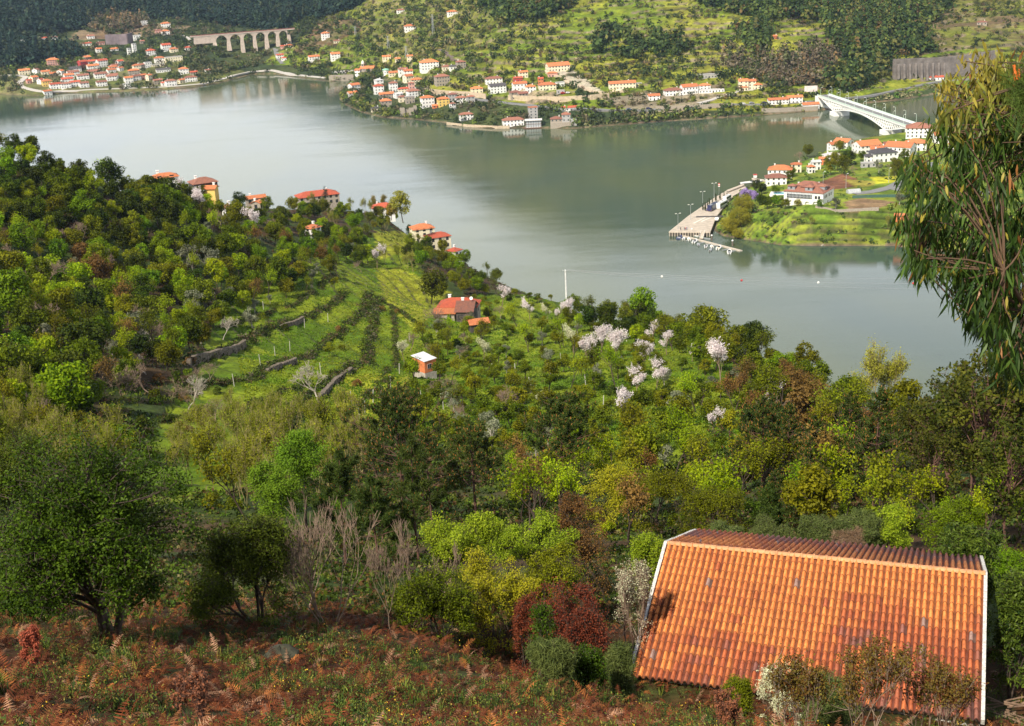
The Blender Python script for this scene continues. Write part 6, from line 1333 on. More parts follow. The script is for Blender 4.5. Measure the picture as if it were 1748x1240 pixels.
wall_line([(562,138),(580,137.5),(604,136.5)], 6, STONE, 'stone quay wall below the church'); wall_line([(763,213),(800,217),(850,219.5),(870,219)], 2, SAND, 'low pale river wall at the foot of the middle village')
wall_line([(1300,192),(1330,191.5),(1370,189),(1396,188)], 3.2, STONE, 'stone river wall left of the white bridge')
# viaduct
VS = plain('viaduct_granite', (.52, .43, .36), .9, .3, .25, .2); d0, d1 = 1690., 1722.
def vpt(f, y0=58.7, y1=53.0): return at_depth(np.float64(340.7+(476-340.7)*f), np.float64(y0+(y1-y0)*f), d0+(d1-d0)*f)
A_ = vpt(0); B_ = vpt(1); u = (B_-A_); Lv = float(np.linalg.norm(u[:2])); az = math.atan2(u[1], u[0]); zt = float((A_[2]+B_[2])/2)
t = empty('viaduct', (A_[0], A_[1], zt), az, 'tall stone viaduct with round arches across the side valley, far left', 'viaduct'); fr = lambda px: (px-340.7)/(476-340.7)*Lv
piers = [fr(364), fr(388), fr(411), fr(432.5), fr(453), fr(472.5), fr(492)]; bz = [72, 80.5, 97.5, 95.5, 85, 81, 76]; m = MB(); ww = 3.0
xs = [-6]; zs = [-5]
m.box(-8, piers[0]-1.7, -ww, ww, -10, -1.2)
for i in range(len(piers)-1):
    a, b = piers[i]+1.7, piers[i+1]-1.7; c = (a+b)/2; r_ = (b-a)/2; n = 14; P = [(c-r_*math.cos(math.pi*k/n), -1.9-r_*1.0+r_*math.sin(math.pi*k/n)) for k in range(n+1)]
    for k in range(n):
        (xa, za), (xb, zb) = P[k], P[k+1]; m.add([(xa, -ww, za), (xb, -ww, zb), (xb, -ww, -1.2), (xa, -ww, -1.2), (xa, ww, za), (xb, ww, zb), (xb, ww, -1.2), (xa, ww, -1.2)], [(0, 1, 2, 3), (7, 6, 5, 4), (4, 5, 1, 0), (3, 2, 6, 7)])
    m.box(piers[i]-1.7, piers[i]+1.7, -ww, ww, -1.9-r_, -1.2)
m.build('arcade', VS, t); m = MB(); m.box(-12, piers[-1]+8, -ww-.5, ww+.5, -1.19, 0); m.build('deck', VS, t); m = MB(); m.box(-12, piers[-1]+8, -ww-.5, -ww-.35, 0, 1.1); m.build('railing', plain('rusty_rail', (.25, .10, .08)), t)
for i, x_ in enumerate(piers):
    zb = at_depth(np.float64(340.7+x_/Lv*135.3), np.float64(bz[i]), d0+(d1-d0)*x_/Lv)[2]-zt-5; r0 = 1.7; rb = 2.7; top_ = -1.9-(piers[min(i+1, 6)]-piers[min(i+1, 6)-1]-3.4)/2+.02; mm = MB(); mm.add([(-rb, -ww-1.4, zb), (rb, -ww-1.4, zb), (rb, ww+1.4, zb), (-rb, ww+1.4, zb), (-r0, -ww-.01, top_), (r0, -ww-.01, top_), (r0, ww, top_), (-r0, ww, top_)], [(0, 3, 2, 1), (0, 1, 5, 4), (1, 2, 6, 5), (2, 3, 7, 6), (3, 0, 4, 7), (4, 5, 6, 7)]); mm.build('pier', VS, t, loc=(x_, 0, 0))
# white road bridge
P1 = at_z(np.float64(1433), np.float64(197), 0.); P2 = at_z(np.float64(1520), np.float64(229), 0.); u = (P2-P1)[:2]; Ls = float(np.linalg.norm(u)); u = u/Ls; az = math.atan2(u[1], u[0])
t = empty('bridge', (P1[0], P1[1], 0), az, 'white concrete arched girder bridge with pale green parapets over the river', 'bridge'); BW = plain('bridge_white', (.80, .80, .76), .7, .2, .06); L0, L1 = -34., Ls+36.; ZD = 11.6; hw = 5.2
def zbot(x):
    if x < 0: return 3.2+(ZD-1.6-3.2)*min(1, (-x/30.))**1.15
    if x > Ls: return 3.2+(ZD-2.4-3.2)*min(1, ((x-Ls)/34.))**1.15
    f = abs(2*x/Ls-1); return (ZD-3.0)-(ZD-3.0-3.2)*f**1.9
m = MB(); m.box(L0-4, L1+4, -hw, hw, ZD-1.1, ZD); m.build('deck', BW, t); m = MB(); m.box(L0-6, L1+6, -3.0, 3.0, ZD+.004, ZD+.03); m.build('roadway', ASPH, t)
m = MB(); 
for s in (-1, 1): m.box(L0-4, L1+4, min(s*3.1, s*5), max(s*3.1, s*5), ZD+.002, ZD+.2)
m.build('footway', plain('pale_pavement', (.68, .72, .68)), t)
for s in (-1, 1):
    y_ = s*4.6; N_ = 44; m = MB(); X_ = [L0+(L1-L0)*i/N_ for i in range(N_+1)]
    for i in range(N_):
        xa, xb = X_[i], X_[i+1]; za, zb = zbot(xa), zbot(xb)
        m.add([(xa, y_-.35, za), (xb, y_-.35, zb), (xb, y_+.35, zb), (xa, y_+.35, za), (xa, y_-.35, za+.9), (xb, y_-.35, zb+.9), (xb, y_+.35, zb+.9), (xa, y_+.35, za+.9)], [(0, 3, 2, 1), (4, 5, 6, 7), (0, 1, 5, 4), (2, 3, 7, 6)])
        za += .9; zb += .9; zt_ = ZD-1.1
        if zt_-za > .8:
            m.tube([(xa, y_, za), (xb, y_, zt_)], .32, 4); m.tube([(xb, y_, zb), (xa, y_, zt_)], .32, 4)
            if zt_-za > 4: m.tube([(xa, y_, za), (xa, y_, zt_)], .2, 4)
    m.build('lattice_girder', BW, t); m = MB(); m.box(L0-4, L1+4, min(y_*1.1, y_*1.14), max(y_*1.1, y_*1.14), ZD, ZD+1.15); m.build('parapet', GREENP, t)
for x_ in (0., Ls):
    m = MB(); m.box(x_-5.0, x_+5.0, -6.5, 6.5, -5, 3.1); m.build('pier', BW, t)
for x_ in (L0-5, L1+5): m = MB(); m.box(x_-3, x_+3, -5.6, 5.6, -4, ZD-.71); m.build('abutment', BW, t)
LPM = MB(); LPM.tube([(0, 0, 0), (0, 0, 6.5), (0, .9, 7.1)], [.12, .09, .06], 6); 
def lamp(X, rz, h, label, group, mat=METAL, dbl=False, zs=1.0):
    t = empty('street_lamp', X, rz, label, 'street lamp', group); m = MB(); m.lathe([(.22, 0), (.22, .5), (.11, .6), (.08, h)], 8); m.build('pole', mat, t)
    for s in ((-1, 1) if dbl else (1,)): m = MB(); m.tube([(0, 0, h-.05), (s*.9, 0, h+.3)], .06, 6); m.build('arm', mat, t); m = MB(); m.box(s*1.2-.45, s*1.2+.45, -.2, .2, h+.22, h+.45); m.build('lamp_head', WHITE, t)
    return t
for k in range(10):
    x_ = L0+3+k*(L1-L0-6)/9
    for s in (-1, 1):
        q = P1[:2]+u*x_+np.array([-u[1], u[0]])*s*4.85; lamp((q[0], q[1], ZD+.2), az+(-1 if s > 0 else 1)*math.pi/2, 7.0, None, 'lamps along the bridge', GREENP)['label'] = 'slender pale green lamp post standing on the white bridge'
X = hit(1384, 163); t = empty('billboard', X, -math.atan2(X[0], X[1])+.2, 'pale billboard on legs beside the far end of the bridge', 'billboard'); m = MB(); m.box(-5.5, 5.5, -.2, .2, 3, 8); m.build('panel', plain('faded_panel', (.72, .62, .58), .6, .4, .3), t)
for x_ in (-4, 0, 4): m = MB(); m.box(x_-.15, x_+.15, .21, .5, -1, 7.5); m.build('leg', METAL, t)
# ------------------------------------------------------------------ trees and scrub of the far banks
rng = np.random.default_rng(31)
def crown(n, kind):
    if kind == 'tall': z = rng.uniform(0, 1, n); rr = .30*(1-z**2.5)+.05; a = rng.uniform(0, 6.28, n); P = np.c_[np.cos(a)*rr, np.sin(a)*rr, z*1.9+.1]; N = np.c_[np.cos(a), np.sin(a), .5+0*z]; s = .30
    elif kind == 'round':
        d = unit(rng.normal(size=(n, 3))); l = rng.normal(size=(4, 3))*.25; P = d*.5*rng.uniform(.55, 1.1, (n, 1))+l[rng.integers(4, size=n)]*np.array([1, 1, .5])+np.array([0, 0, .62]); N = d; s = .36
    else: d = unit(rng.normal(size=(n, 3))); d[:, 2] = abs(d[:, 2]); P = d*.55*rng.uniform(.5, 1.05, (n, 1))*np.array([1, 1, .8]); N = d; s = .36
    return leaves(rng, P, unit(N)+rng.normal(size=(n, 3))*.28+np.array([0, 0, .25]), s*rng.uniform(.6, 1.3, n), .75, .03)
TALL = [crown(30, 'tall') for _ in range(5)]; RND = [crown(34, 'round') for _ in range(7)]; LOW = [crown(16, 'low') for _ in range(6)]
N_ = 340000; rr = np.sqrt(rng.uniform(640**2, 2350**2, N_)); aa = np.radians(rng.uniform(-25, 25, N_)); X = rr*np.sin(aa); Y = rr*np.cos(aa)
rough = far_rbf(X, Y); qx, qy, _ = proj(X, Y, np.maximum(rough, 2)); k = (qy > -60) & (qx > -60) & (qx < 1810) & (qy < 235); X, Y = X[k], Y[k]
Z = far_h(X, Y); k = Z > .6; X, Y, Z = X[k], Y[k], Z[k]; PX, PY, _ = proj(X, Y, Z); DS = poly_dist(X, Y, FAR_POLY); U = rng.uniform(size=len(X)); NF = fbm(X/55, Y/55, 7, 3); NS = fbm(X/14, Y/14, 9, 2)
hp = np.array([[h[0].location[0], h[0].location[1]] for h in HS]); free = np.ones(len(X), bool)
for a, b in hp: free &= ((X-a)**2+(Y-b)**2 > 64)
for o in list(C.objects):   # keep trees off the roads
    if o.name.split('.')[0] in ('road', 'track', 'railway_bed'):
        for v in list(o.data.vertices)[::8]: free &= ((X-v.co[0])**2+(Y-v.co[1])**2 > 36)
rid = np.zeros(len(X), bool)
for hx_, hy_ in hp:   # nothing tall directly in front of a house
    r0 = math.hypot(hx_, hy_); ux, uy = hx_/r0, hy_/r0; al = X*ux+Y*uy-r0; ac = np.abs(X*uy-Y*ux); rid |= (al < -2) & (al > -55) & (ac < 6)
J = (NS-.5)*16
Zn = lambda P: in_poly(PX+J, PY+J*.6, P)
WOODL = [(-100,-60),(540,-60),(640,-20),(615,12),(560,30),(520,38),(470,55),(400,46),(330,36),(240,30),(180,28),(150,48),(100,55),(60,60),(0,95),(-100,110)]
woods = Zn(WOODL) | Zn([(-60,95),(30,82),(130,88),(140,98),(60,112),(-60,128)])
woodr = Zn([(815,-60),(985,-60),(970,15),(915,36),(855,44),(825,15)]) | Zn([(1120,-60),(1625,-60),(1622,15),(1570,50),(1600,92),(1525,98),(1500,140),(1440,160),(1395,150),(1440,110),(1420,60),(1400,34),(1300,34),(1200,12)]) | (Zn([(1005,62),(1100,55),(1180,82),(1170,100),(1090,105),(1015,95)]) & (NS > .52)) | Zn([(1262,60),(1310,45),(1325,85),(1290,98)])
vall = Zn([(325,75),(360,62),(480,55),(500,70),(470,115),(440,117),(400,124),(350,134),(310,120),(340,100)]) & (DS > 14)
brown = Zn([(1230,98),(1340,96),(1400,80),(1440,100),(1400,155),(1330,150),(1290,140),(1230,112)]) | Zn([(150,32),(250,34),(260,48),(180,58),(150,50)])
reeds = (Zn([(1225,98),(1340,100),(1350,125),(1260,125)]) & (U < .8)) | ((PX > 1425) & (PX < 1620) & (DS > 1) & (DS < 26)) | ((PX > 1080) & (PX < 1320) & (DS > 1) & (DS < 9) & (NS > .5)) | ((PX > 1000) & (PX < 1060) & (DS > 1) & (DS < 16))
shore = (DS > .5) & (DS < np.where((PX > 575) & (PX < 760), 17, 8)) & (PX > 560) & (PX < 1400) & ((PX < 755) | (PX > 1000) | (NS > .6))
slope = np.hypot(far_h(X+1.5, Y)-Z, far_h(X, Y+1.5)-Z)/1.5
open_ = ~(woods | woodr | vall | brown | reeds | shore)
hedge = open_ & Zn(TERR_FAR) & (((slope > .5) & (U < .22)) | ((NF > .60) & (U < .30)) | (U < .02)); vill = open_ & ~hedge & (DS < 230) & (U < .085) & ((PX < 1330))
left_open = open_ & ~Zn(TERR_FAR) & (U < .14) & (NF > .42) & ~vill
def cols(tab, p):
    tab = np.array(tab)
    return lambda n: tab[rng.choice(len(tab), n, p=p)]*rng.uniform(.7, 1.25, (n, 1))
def sc_(name, m, temps, s0, s1, cf, label, tall=False):
    m = m & free & (~rid if tall else True)
    scatter(name, temps, np.c_[X[m], Y[m], Z[m]-.2], rng.uniform(s0, s1, m.sum()), cf, FL, label, .08); print(name, int(m.sum()))
FL = col_leaf_mat('far_foliage', .2, .7)
DKW = [(.010, .030, .022), (.018, .042, .026), (.030, .055, .025), (.05, .065, .03)]
sc_('far_wood', woods & (U < .30), TALL+RND, 7, 13, cols(DKW, [.35, .35, .2, .1]), 'dark bluish evergreen wood on the far left hills', True)
sc_('hillside_wood', woodr & (U < .34), RND+TALL[:2], 6, 13, cols([(.028, .055, .012), (.05, .085, .018), (.09, .125, .022), (.13, .13, .03), (.14, .09, .03)], [.3, .3, .22, .13, .05]), 'dark green wood on the hillside above the bridge', True)
sc_('valley_wood', vall & (U < .30) & ~((PY < 113) & (PX > 352) & (PX < 482) & (PY > 66) & (NS > .35)), RND, 4, 7, cols([(.05, .07, .025), (.08, .10, .03), (.13, .12, .05), (.12, .18, .03), (.03, .045, .02)], [.3, .25, .2, .1, .15]), 'mixed wood in the side valley around the viaduct')
sc_('leafless_wood', brown & (U < .34), RND+TALL, 4, 9, cols([(.13, .10, .06), (.17, .14, .09), (.24, .15, .06), (.05, .065, .022), (.10,.11,.04)], [.25, .22, .1, .25, .18]), 'brown leafless thickets on the far banks', True)
sc_('reed_bed', reeds & (U < .6), LOW, 3, 5.5, cols([(.22, .22, .10), (.28, .25, .13), (.12, .15, .05), (.10, .19, .03)], [.35, .25, .2, .2]), 'pale green reeds along the far river bank')
sc_('shore_bushes', shore & (U < .42), LOW+RND, 3, 6.0, cols([(.07, .10, .025), (.20, .22, .04), (.13, .12, .06), (.035, .05, .02), (.12, .19, .03)], [.28, .2, .16, .2, .16]), 'bushes growing along the far shore', False)
sc_('terrace_shrubs', hedge, LOW+RND[:3], 2.2, 5.0, cols([(.04, .06, .014), (.09, .11, .018), (.16, .18, .02), (.15, .10, .045), (.02, .035, .012)], [.3, .27, .15, .1, .18]), 'hedges and shrubs along the far terraces')
sc_('garden_trees', vill, RND, 4, 7.5, cols([(.03, .05, .015), (.06, .085, .02), (.12, .17, .03), (.14, .12, .06)], [.38, .3, .18, .14]), 'small garden trees among the far villages', True)
sc_('hill_scrub', left_open, LOW+RND, 3, 6.5, cols([(.03, .055, .02), (.06, .085, .03), (.11, .14, .04), (.12, .10, .06)], [.35, .3, .2, .15]), 'scrub over the far left hills')
# peninsula
def occ(px, py, sp, s): X_ = hit(px, py, True); put(sp, px, py, s, X_)
for px, py, s, sz in [(1266,388,1.35,1.0),(1246,400,1.15,1.0),(1272,368,1.25,1.1),(1257,408,.75,.9)]: X_ = hit(px, py, True); put('willow', px, py, s, X_, sz)
for px, py, sp, s in [(1204,360,'cypress',1.0),(1200,359,'cypress',.85),(1208,352,'cypress',.7),(1211,349,'cypress',.75),(1216,346,'cypress',.6),(1222,344,'cypress',.95),(1229,341,'cypress',.9),(1236,336,'cypress',.6),(1241,333,'cypress',.5)]:
    X_ = at_z(np.float64(px), np.float64(py), 2.6); put(sp, px, py, s*.85, X_, tilt=0)
for px, py, sp, s in [(1432,262,'olivey3',1.0),(1445,285,'dark1',1.3),(1455,282,'dark3',1.1),(1430,292,'olivey0',1.4),(1442,300,'leafy2',1.2),(1418,300,'olivey2',1.2),(1470,275,'leafy1',.9),(1378,270,'olivey1',1.3),(1368,282,'bare1',1.2),(1350,302,'leafy4',1.0),
    (1300,332,'dark4',1.0),(1290,330,'dark2',.8),(1325,333,'fresh1',.8),(1345,312,'leafy0',.9),(1530,300,'olivey0',1.3),(1532,318,'sparse1',1.2),(1545,282,'olivey2',1.0),(1500,295,'olive1',1.6),(1460,300,'bare0',.9),(1362,352,'willow',.35),(1402,357,'fresh0',.6),(1426,362,'olive0',1.6),
    (1385,392,'whip0',.7),(1516,390,'whip1',.7),(1535,350,'olive2',1.6),(1550,350,'fresh2',1.2),(1310,358,'leafy1',1.0),(1325,355,'fresh1',.9),(1340,358,'olivey1',.8),(1295,352,'leafy3',.8),(1520,290,'bare1',.5),(1575,330,'dark0',1.2),(1600,330,'leafy2',1.3),(1590,380,'leafy3',1.2),(1620,400,'leafy1',1.3)]: occ(px, py, sp, s*1.35)
t_ = variant('shrub1', 'lilac0', M_LILAC); KIND['lilac'] = ('lilac_bush', 'purple flowering bush')
for px, py, s in [(1273,336,3.0),(1284,337,2.6),(1290,340,2.0)]: put('lilac0', px, py, s, hit(px, py, True))
N_ = 9000; qx = rng.uniform(1225, 1760, N_); a0 = at_z(qx, rng.uniform(240, 425, N_), 8.); X = a0[:, 0]; Y = a0[:, 1]; dp = poly_dist(X, Y, PEN_POLY); k = dp > .8; X, Y, dp = X[k], Y[k], dp[k]; Z = far_h(X, Y); PX, PY, _ = proj(X, Y, Z); U = rng.uniform(size=len(X)); NS = fbm(X/9, Y/9, 9, 2)
free = np.ones(len(X), bool)
for a, b in hp: free &= ((X-a)**2+(Y-b)**2 > 90)
vd = np.hypot(X-hp[[i for i, h in enumerate(HS) if 'villa' in (h[1] or '')][0]][0], Y-hp[[i for i, h in enumerate(HS) if 'villa' in (h[1] or '')][0]][1]); free &= vd > 15
sl = np.hypot(far_h(X+1, Y)-Z, far_h(X, Y+1)-Z)
pl = in_poly(PX, PY, [(1388,315),(1440,296),(1462,305),(1462,318),(1400,328)]) | in_poly(PX, PY, [(1455,332),(1520,315),(1560,290),(1620,280),(1620,345),(1440,362)])
k = free & ~pl & (((sl > .75) & (U < .30)) | ((dp < 5) & (U < .5)) | ((PY > 340) & (PY < 372) & (PX < 1345) & (U < .35)) | (U < .09))
scatter('peninsula_shrubs', LOW+RND[:2], np.c_[X[k], Y[k], Z[k]-.15], rng.uniform(1.4, 3.8, k.sum())*np.where(dp[k] < 5, .8, 1), cols([(.05, .085, .018), (.10, .17, .025), (.18, .22, .03), (.12, .09, .05), (.03, .05, .015)], [.3, .27, .15, .1, .18]), FL, 'low bushes and hedges on the peninsula', .1)
# ------------------------------------------------------------------ the quay, its boats, buses and people
QZ = 2.5; Q = [(1141.6,395.8),(1212.6,396.2),(1217.7,383),(1222,371),(1232,358),(1252.6,334),(1275,322),(1269,314.5),(1241,325),(1219,338),(1198,353),(1175,368.7)]
a_ = np.array(Q); q = at_z(a_[:, 0], a_[:, 1], QZ); QP = [(p[0], p[1]) for p in q]; t = empty('quay', q[0], 0, 'broad pale concrete quay jutting into the river', 'quay')
m = MB(); m.prism([(p[0]-q[0][0], p[1]-q[0][1]) for p in q], -.35-QZ+QZ-.3, 0); m.build('deck', CONC, t); m = MB(); cx, cy = np.mean([p[0] for p in QP]), np.mean([p[1] for p in QP]); m.prism([((p[0]-cx)*.985+cx-q[0][0], (p[1]-cy)*.985+cy-q[0][1]) for p in q], -QZ-3, -.66); m.build('wall', CONC_DARK, t)
e0, e1 = np.array(QP[0]), np.array(QP[1])
for k in range(16): f = (k+.3)/15.6; p = e0+(e1-e0)*f; m = MB(); m.box(-.22, .22, -.28, .1, -3.2, -.3); m.build('fender', CONC, t, loc=(p[0]-q[0][0], p[1]-q[0][1], 0))
def slab(pts, z, th, mat, name, label=None, cat=None, parent=None):
    a = np.array(pts, float); p = at_z(a[:, 0], a[:, 1], z); t = empty(name, p[0], 0, label, cat); m = MB(); m.prism([(b[0]-p[0][0], b[1]-p[0][1]) for b in p], -th, 0); m.build('deck', mat, t); return t, p
X_ = at_z(np.float64(1213), np.float64(370), QZ); m = MB(); m.box(-8, 7, -1.6, 1.6, .004, .05); o = m.build('slipway_pit', DARKWOOD, t, loc=tuple(X_-q[0])); o.rotation_euler = (0, 0, -.15)
for pts in ([(1183,381),(1203,371),(1205,371.6),(1185,381.8)], [(1196,378),(1214,371),(1215,371.6),(1198,378.8)]):
    a = np.array(pts); p = at_z(a[:, 0], a[:, 1], QZ+.01); m = MB(); m.prism([(b[0]-q[0][0], b[1]-q[0][1]) for b in p], .004, .012); m.build('pale_line', plain('pale_line', (.72, .68, .6)), t)
P0, P1_ = at_z(np.float64(1166), np.float64(402.5), .45), at_z(np.float64(1265), np.float64(428), .45); dv = P1_-P0; Lp = float(np.linalg.norm(dv)); az = math.atan2(dv[1], dv[0])
t = empty('pontoon', P0, az, 'long narrow floating pontoon in front of the quay', 'pontoon'); m = MB(); m.box(0, Lp, -1.0, 1.0, -.55, 0); m.build('deck', plain('pontoon_boards', (.50, .44, .36), .9, .8, .3), t)
for k in range(9): m = MB(); m.box(4+k*Lp/9.5, 4.5+k*Lp/9.5, -5.5, -1.02, -.45, -.06); m.build('finger', METAL, t)
for px, py in [(1181,400),(1215,411),(1250.5,420)]:
    X_ = at_z(np.float64(px), np.float64(py), 0); o = empty('mooring_pile', X_, 0, {1181: 'dark mooring pile close to the quay wall', 1215: 'dark mooring pile behind the middle of the pontoon', 1250.5: 'dark mooring pile near the outer end of the pontoon'}[px], 'pile'); m = MB(); m.lathe([(.42, -3), (.42, 2.6)], 10); m.build('shaft', CONC_DARK, o); m = MB(); m.lathe([(.5, 2.6), (.5, 3.0), (.1, 3.3)], 10); m.build('cap', WHITE, o)
A = at_z(np.float64(1200), np.float64(396), QZ-.1); B = at_z(np.float64(1197), np.float64(407.5), .5); m = MB(); d_ = (B-A); n_ = np.array([-d_[1], d_[0], 0])/np.linalg.norm(d_[:2])*1.0; A1 = A+n_*2.2
m.add([A-n_, A+n_, B+n_, B-n_, A-n_-[0, 0, .2], A+n_-[0, 0, .2], B+n_-[0, 0, .2], B-n_-[0, 0, .2]], [(0, 1, 2, 3), (7, 6, 5, 4), (0, 3, 7, 4), (1, 5, 6, 2)])
t = empty('gangway', (0, 0, 0), 0, 'sloping gangway from the quay down to the pontoon', 'gangway'); m.build('ramp', CONC, t)
for s in (-1, 1): m = MB(); m.tube([A+n_*s+[0, 0, .9], B+n_*s+[0, 0, .9]], .07, 5); [m.tube([A+(B-A)*f+n_*s, A+(B-A)*f+n_*s+[0, 0, .9]], .05, 4) for f in (0, .25, .5, .75, 1)]; m.build('handrail', WHITE, t)
def boat(px, py, L_, rz, hullm, label, cabin=True, cover=None):
    X_ = at_z(np.float64(px), np.float64(py), 0); t = empty('boat', X_, rz, label, 'boat', 'small boats moored at the pontoon'); W = L_*.32; m = MB(); st = [(-.5, .80, -.1, .55), (-.2, 1, -.2, .55), (.1, 1, -.2, .6), (.32, .7, -.15, .7), (.46, .25, 0, .82), (.5, .03, .3, .85)]
    V = []
    for x, w, zb, zt in st: V += [(x*L_, -w*W/2, zt), (x*L_, -w*W*.36, zb), (x*L_, w*W*.36, zb), (x*L_, w*W/2, zt), (x*L_, w*W*.38, zt-.02), (x*L_, -w*W*.38, zt-.02)]
    Fc = []; k = 6
    for i in range(len(st)-1): Fc += [(i*k+j, i*k+j+1, (i+1)*k+j+1, (i+1)*k+j) for j in range(5)]+[(i*k+5, i*k, (i+1)*k, (i+1)*k+5)]
    Fc += [(0, 5, 4, 3, 2, 1)]; m.add(V, Fc); m.build('hull', hullm, t); 
    m = MB(); m.add([(-.42*L_, -W*.3, .57), (.05*L_, -W*.34, .6), (.05*L_, W*.34, .6), (-.42*L_, W*.3, .57)], [(0, 1, 2, 3)]); m.build('cockpit', cover or plain('cockpit_grey', (.35, .36, .38)), t)
    if cabin: m = MB(); m.add([(-.02*L_, -W*.3, .6), (.3*L_, -W*.2, .72), (.3*L_, W*.2, .72), (-.02*L_, W*.3, .6), (0, -W*.26, 1.15), (.14*L_, -W*.2, 1.1), (.14*L_, W*.2, 1.1), (0, W*.26, 1.15)], [(4, 5, 6, 7), (0, 1, 5, 4), (2, 3, 7, 6), (1, 2, 6, 5), (3, 0, 4, 7)]); m.build('windscreen', GLASS, t)
    m = MB(); m.box(-.56*L_, -.5*L_, -.18, .18, .1, .95); m.build('outboard_motor', DARKWOOD, t); return t
BL = plain('blue_hull', (.03, .06, .22), .3); WH = plain('gelcoat_white', (.80, .80, .78), .3, 1, .06); CRM = plain('cream_cover', (.70, .62, .45), .8)
for k, (px, py, L_, hm, lb, cb, cv) in enumerate([(1160,406.5,7.5,BL,'blue hulled speedboat at the inner end of the pontoon',True,None),(1167,409,4.5,WH,'small open white boat next to the blue one',False,None),(1176,410,5.5,WH,'white boat with a cream cover, third along the pontoon',False,CRM),(1186,413,7.5,WH,'large white motorboat in the inner half of the pontoon',True,None),
   (1205,421.5,5.5,WH,'white boat with a grey cockpit near the middle of the pontoon',True,None),(1215,422.5,5.0,WH,'open boat with a cream cover near the middle of the pontoon',False,CRM),(1227,424,7.5,WH,'boat with a big cream canopy toward the outer end of the pontoon',True,CRM),(1245,431,7.8,WH,'white cabin boat moored alone at the outer end of the pontoon',True,None),
   (1192,419,5,METAL,'low grey dinghy beside the large white motorboat',False,None),(1213,428,4.6,METAL,'low grey dinghy outside the open boat with the cream cover',False,None),(1188,403.5,4.2,WH,'tiny white dinghy between the pontoon and the quay wall',False,CRM),(1207,409,4.6,METAL,'small grey boat behind the pontoon by the gangway',False,None)]): boat(px, py, L_, az+math.pi+(-.9 if k < 10 else 0)+.15*((k*7) % 3), hm, lb, cb, cv)
def vehicle(name, px, py, L_, W, H, rz, paint, label, z=QZ, bus=False, group=None, X_=None):
    X_ = at_z(np.float64(px), np.float64(py), z) if X_ is None else X_; t = empty(name, X_, rz, label, 'bus' if bus else 'car', group); m = MB()
    if bus: prof = [(-.5, .35), (-.5, H*.95), (-.48, H), (.46, H), (.5, H*.9), (.5, .35)]
    else: prof = [(-.5, .35), (-.5, .85), (-.42, .95), (-.34, H), (.12, H), (.25, .95), (.46, .85), (.5, .6), (.5, .35)]
    n = len(prof); V = [(x*L_, -W/2, z_) for x, z_ in prof]+[(x*L_, W/2, z_) for x, z_ in prof]; m.add(V, [tuple(range(n))[::1], tuple(range(2*n-1, n-1, -1))]+[(i, n+i, n+(i+1) % n, (i+1) % n) for i in range(n)]); m.build('body', paint, t)
    m = MB(); y = W/2+.012
    if bus:
        for s in (-1, 1): m.box(-.46*L_, .44*L_, min(s*y, s*(y-.02)), max(s*y, s*(y-.02)), H*.48, H*.82)
        m.box(.5*L_+.003, .5*L_+.02, -W*.44, W*.44, H*.42, H*.85)
        mm = MB(); mm.box(-.35*L_, -.2*L_, -.5, .5, H+.003, H+.22); mm.build('roof_unit', METAL, t); mm = MB(); mm.box(.05*L_, .15*L_, -.5, .5, H+.003, H+.12); mm.build('roof_hatch', GLASS, t)
    else:
        m.add([(.125*L_, -W*.42, H-.05), (.245*L_, -W*.45, .99), (.245*L_, W*.45, .99), (.125*L_, W*.42, H-.05)], [(0, 1, 2, 3)]); [m.box(-.33*L_, .12*L_, min(s*y, s*(y-.02)), max(s*y, s*(y-.02)), 1.0, H-.12) for s in (-1, 1)]
    m.build('windows', GLASS, t)
    for sx in (-.32, .32):
        for s in (-1, 1):
            m = MB(); R_ = .48 if bus else .33; b = [(R_*math.cos(6.283*i/12), R_*math.sin(6.283*i/12)) for i in range(12)]; m.add([(x, -.13, z_) for x, z_ in b]+[(x, .13, z_) for x, z_ in b], [tuple(range(12)), tuple(range(23, 11, -1))]+[(i, 12+i, 12+(i+1) % 12, (i+1) % 12) for i in range(12)]); m.build('wheel', plain('tyre', (.02, .02, .02)), t, loc=(sx*L_, s*(W/2-.1), R_))
    for s in (-1, 1): m = MB(); m.box(.5*L_+.003, .5*L_+.03, s*W*.36-.15, s*W*.36+.15, .55, .75); m.build('headlight', WHITE, t); m = MB(); m.box(-.5*L_-.03, -.5*L_-.003, s*W*.38-.1, s*W*.38+.1, .6, .85); m.build('tail_light', plain('red_lens', (.5, .02, .02), .3), t)
    return t
NAVY = plain('navy_paint', (.03, .035, .10), .25); CARW = plain('white_paint', (.78, .78, .78), .25, 1, .05); SILV = plain('silver_paint', (.42, .43, .45), .3, 1, .05, 0, .4); REDP = plain('red_paint', (.5, .03, .03), .3); BLUEP = plain('blue_paint', (.05, .10, .30), .3)
ba = math.atan2((q[7]-q[10])[1], (q[7]-q[10])[0])
vehicle('bus', 1217.5, 358, 12, 2.6, 3.5, ba, NAVY, 'dark blue coach with a pale roof parked on the quay', bus=True)
vehicle('bus', 1232, 354, 12, 2.6, 3.4, ba, CARW, 'white coach parked beside the dark blue coach', bus=True)
vehicle('bus', 1241, 342, 8, 2.3, 2.8, ba, CARW, 'short white minibus behind the white coach', bus=True); vehicle('car', 1224.5, 376, 4.4, 1.8, 1.5, 1.2, CARW, 'white car on the ramp under the yellow green willow')
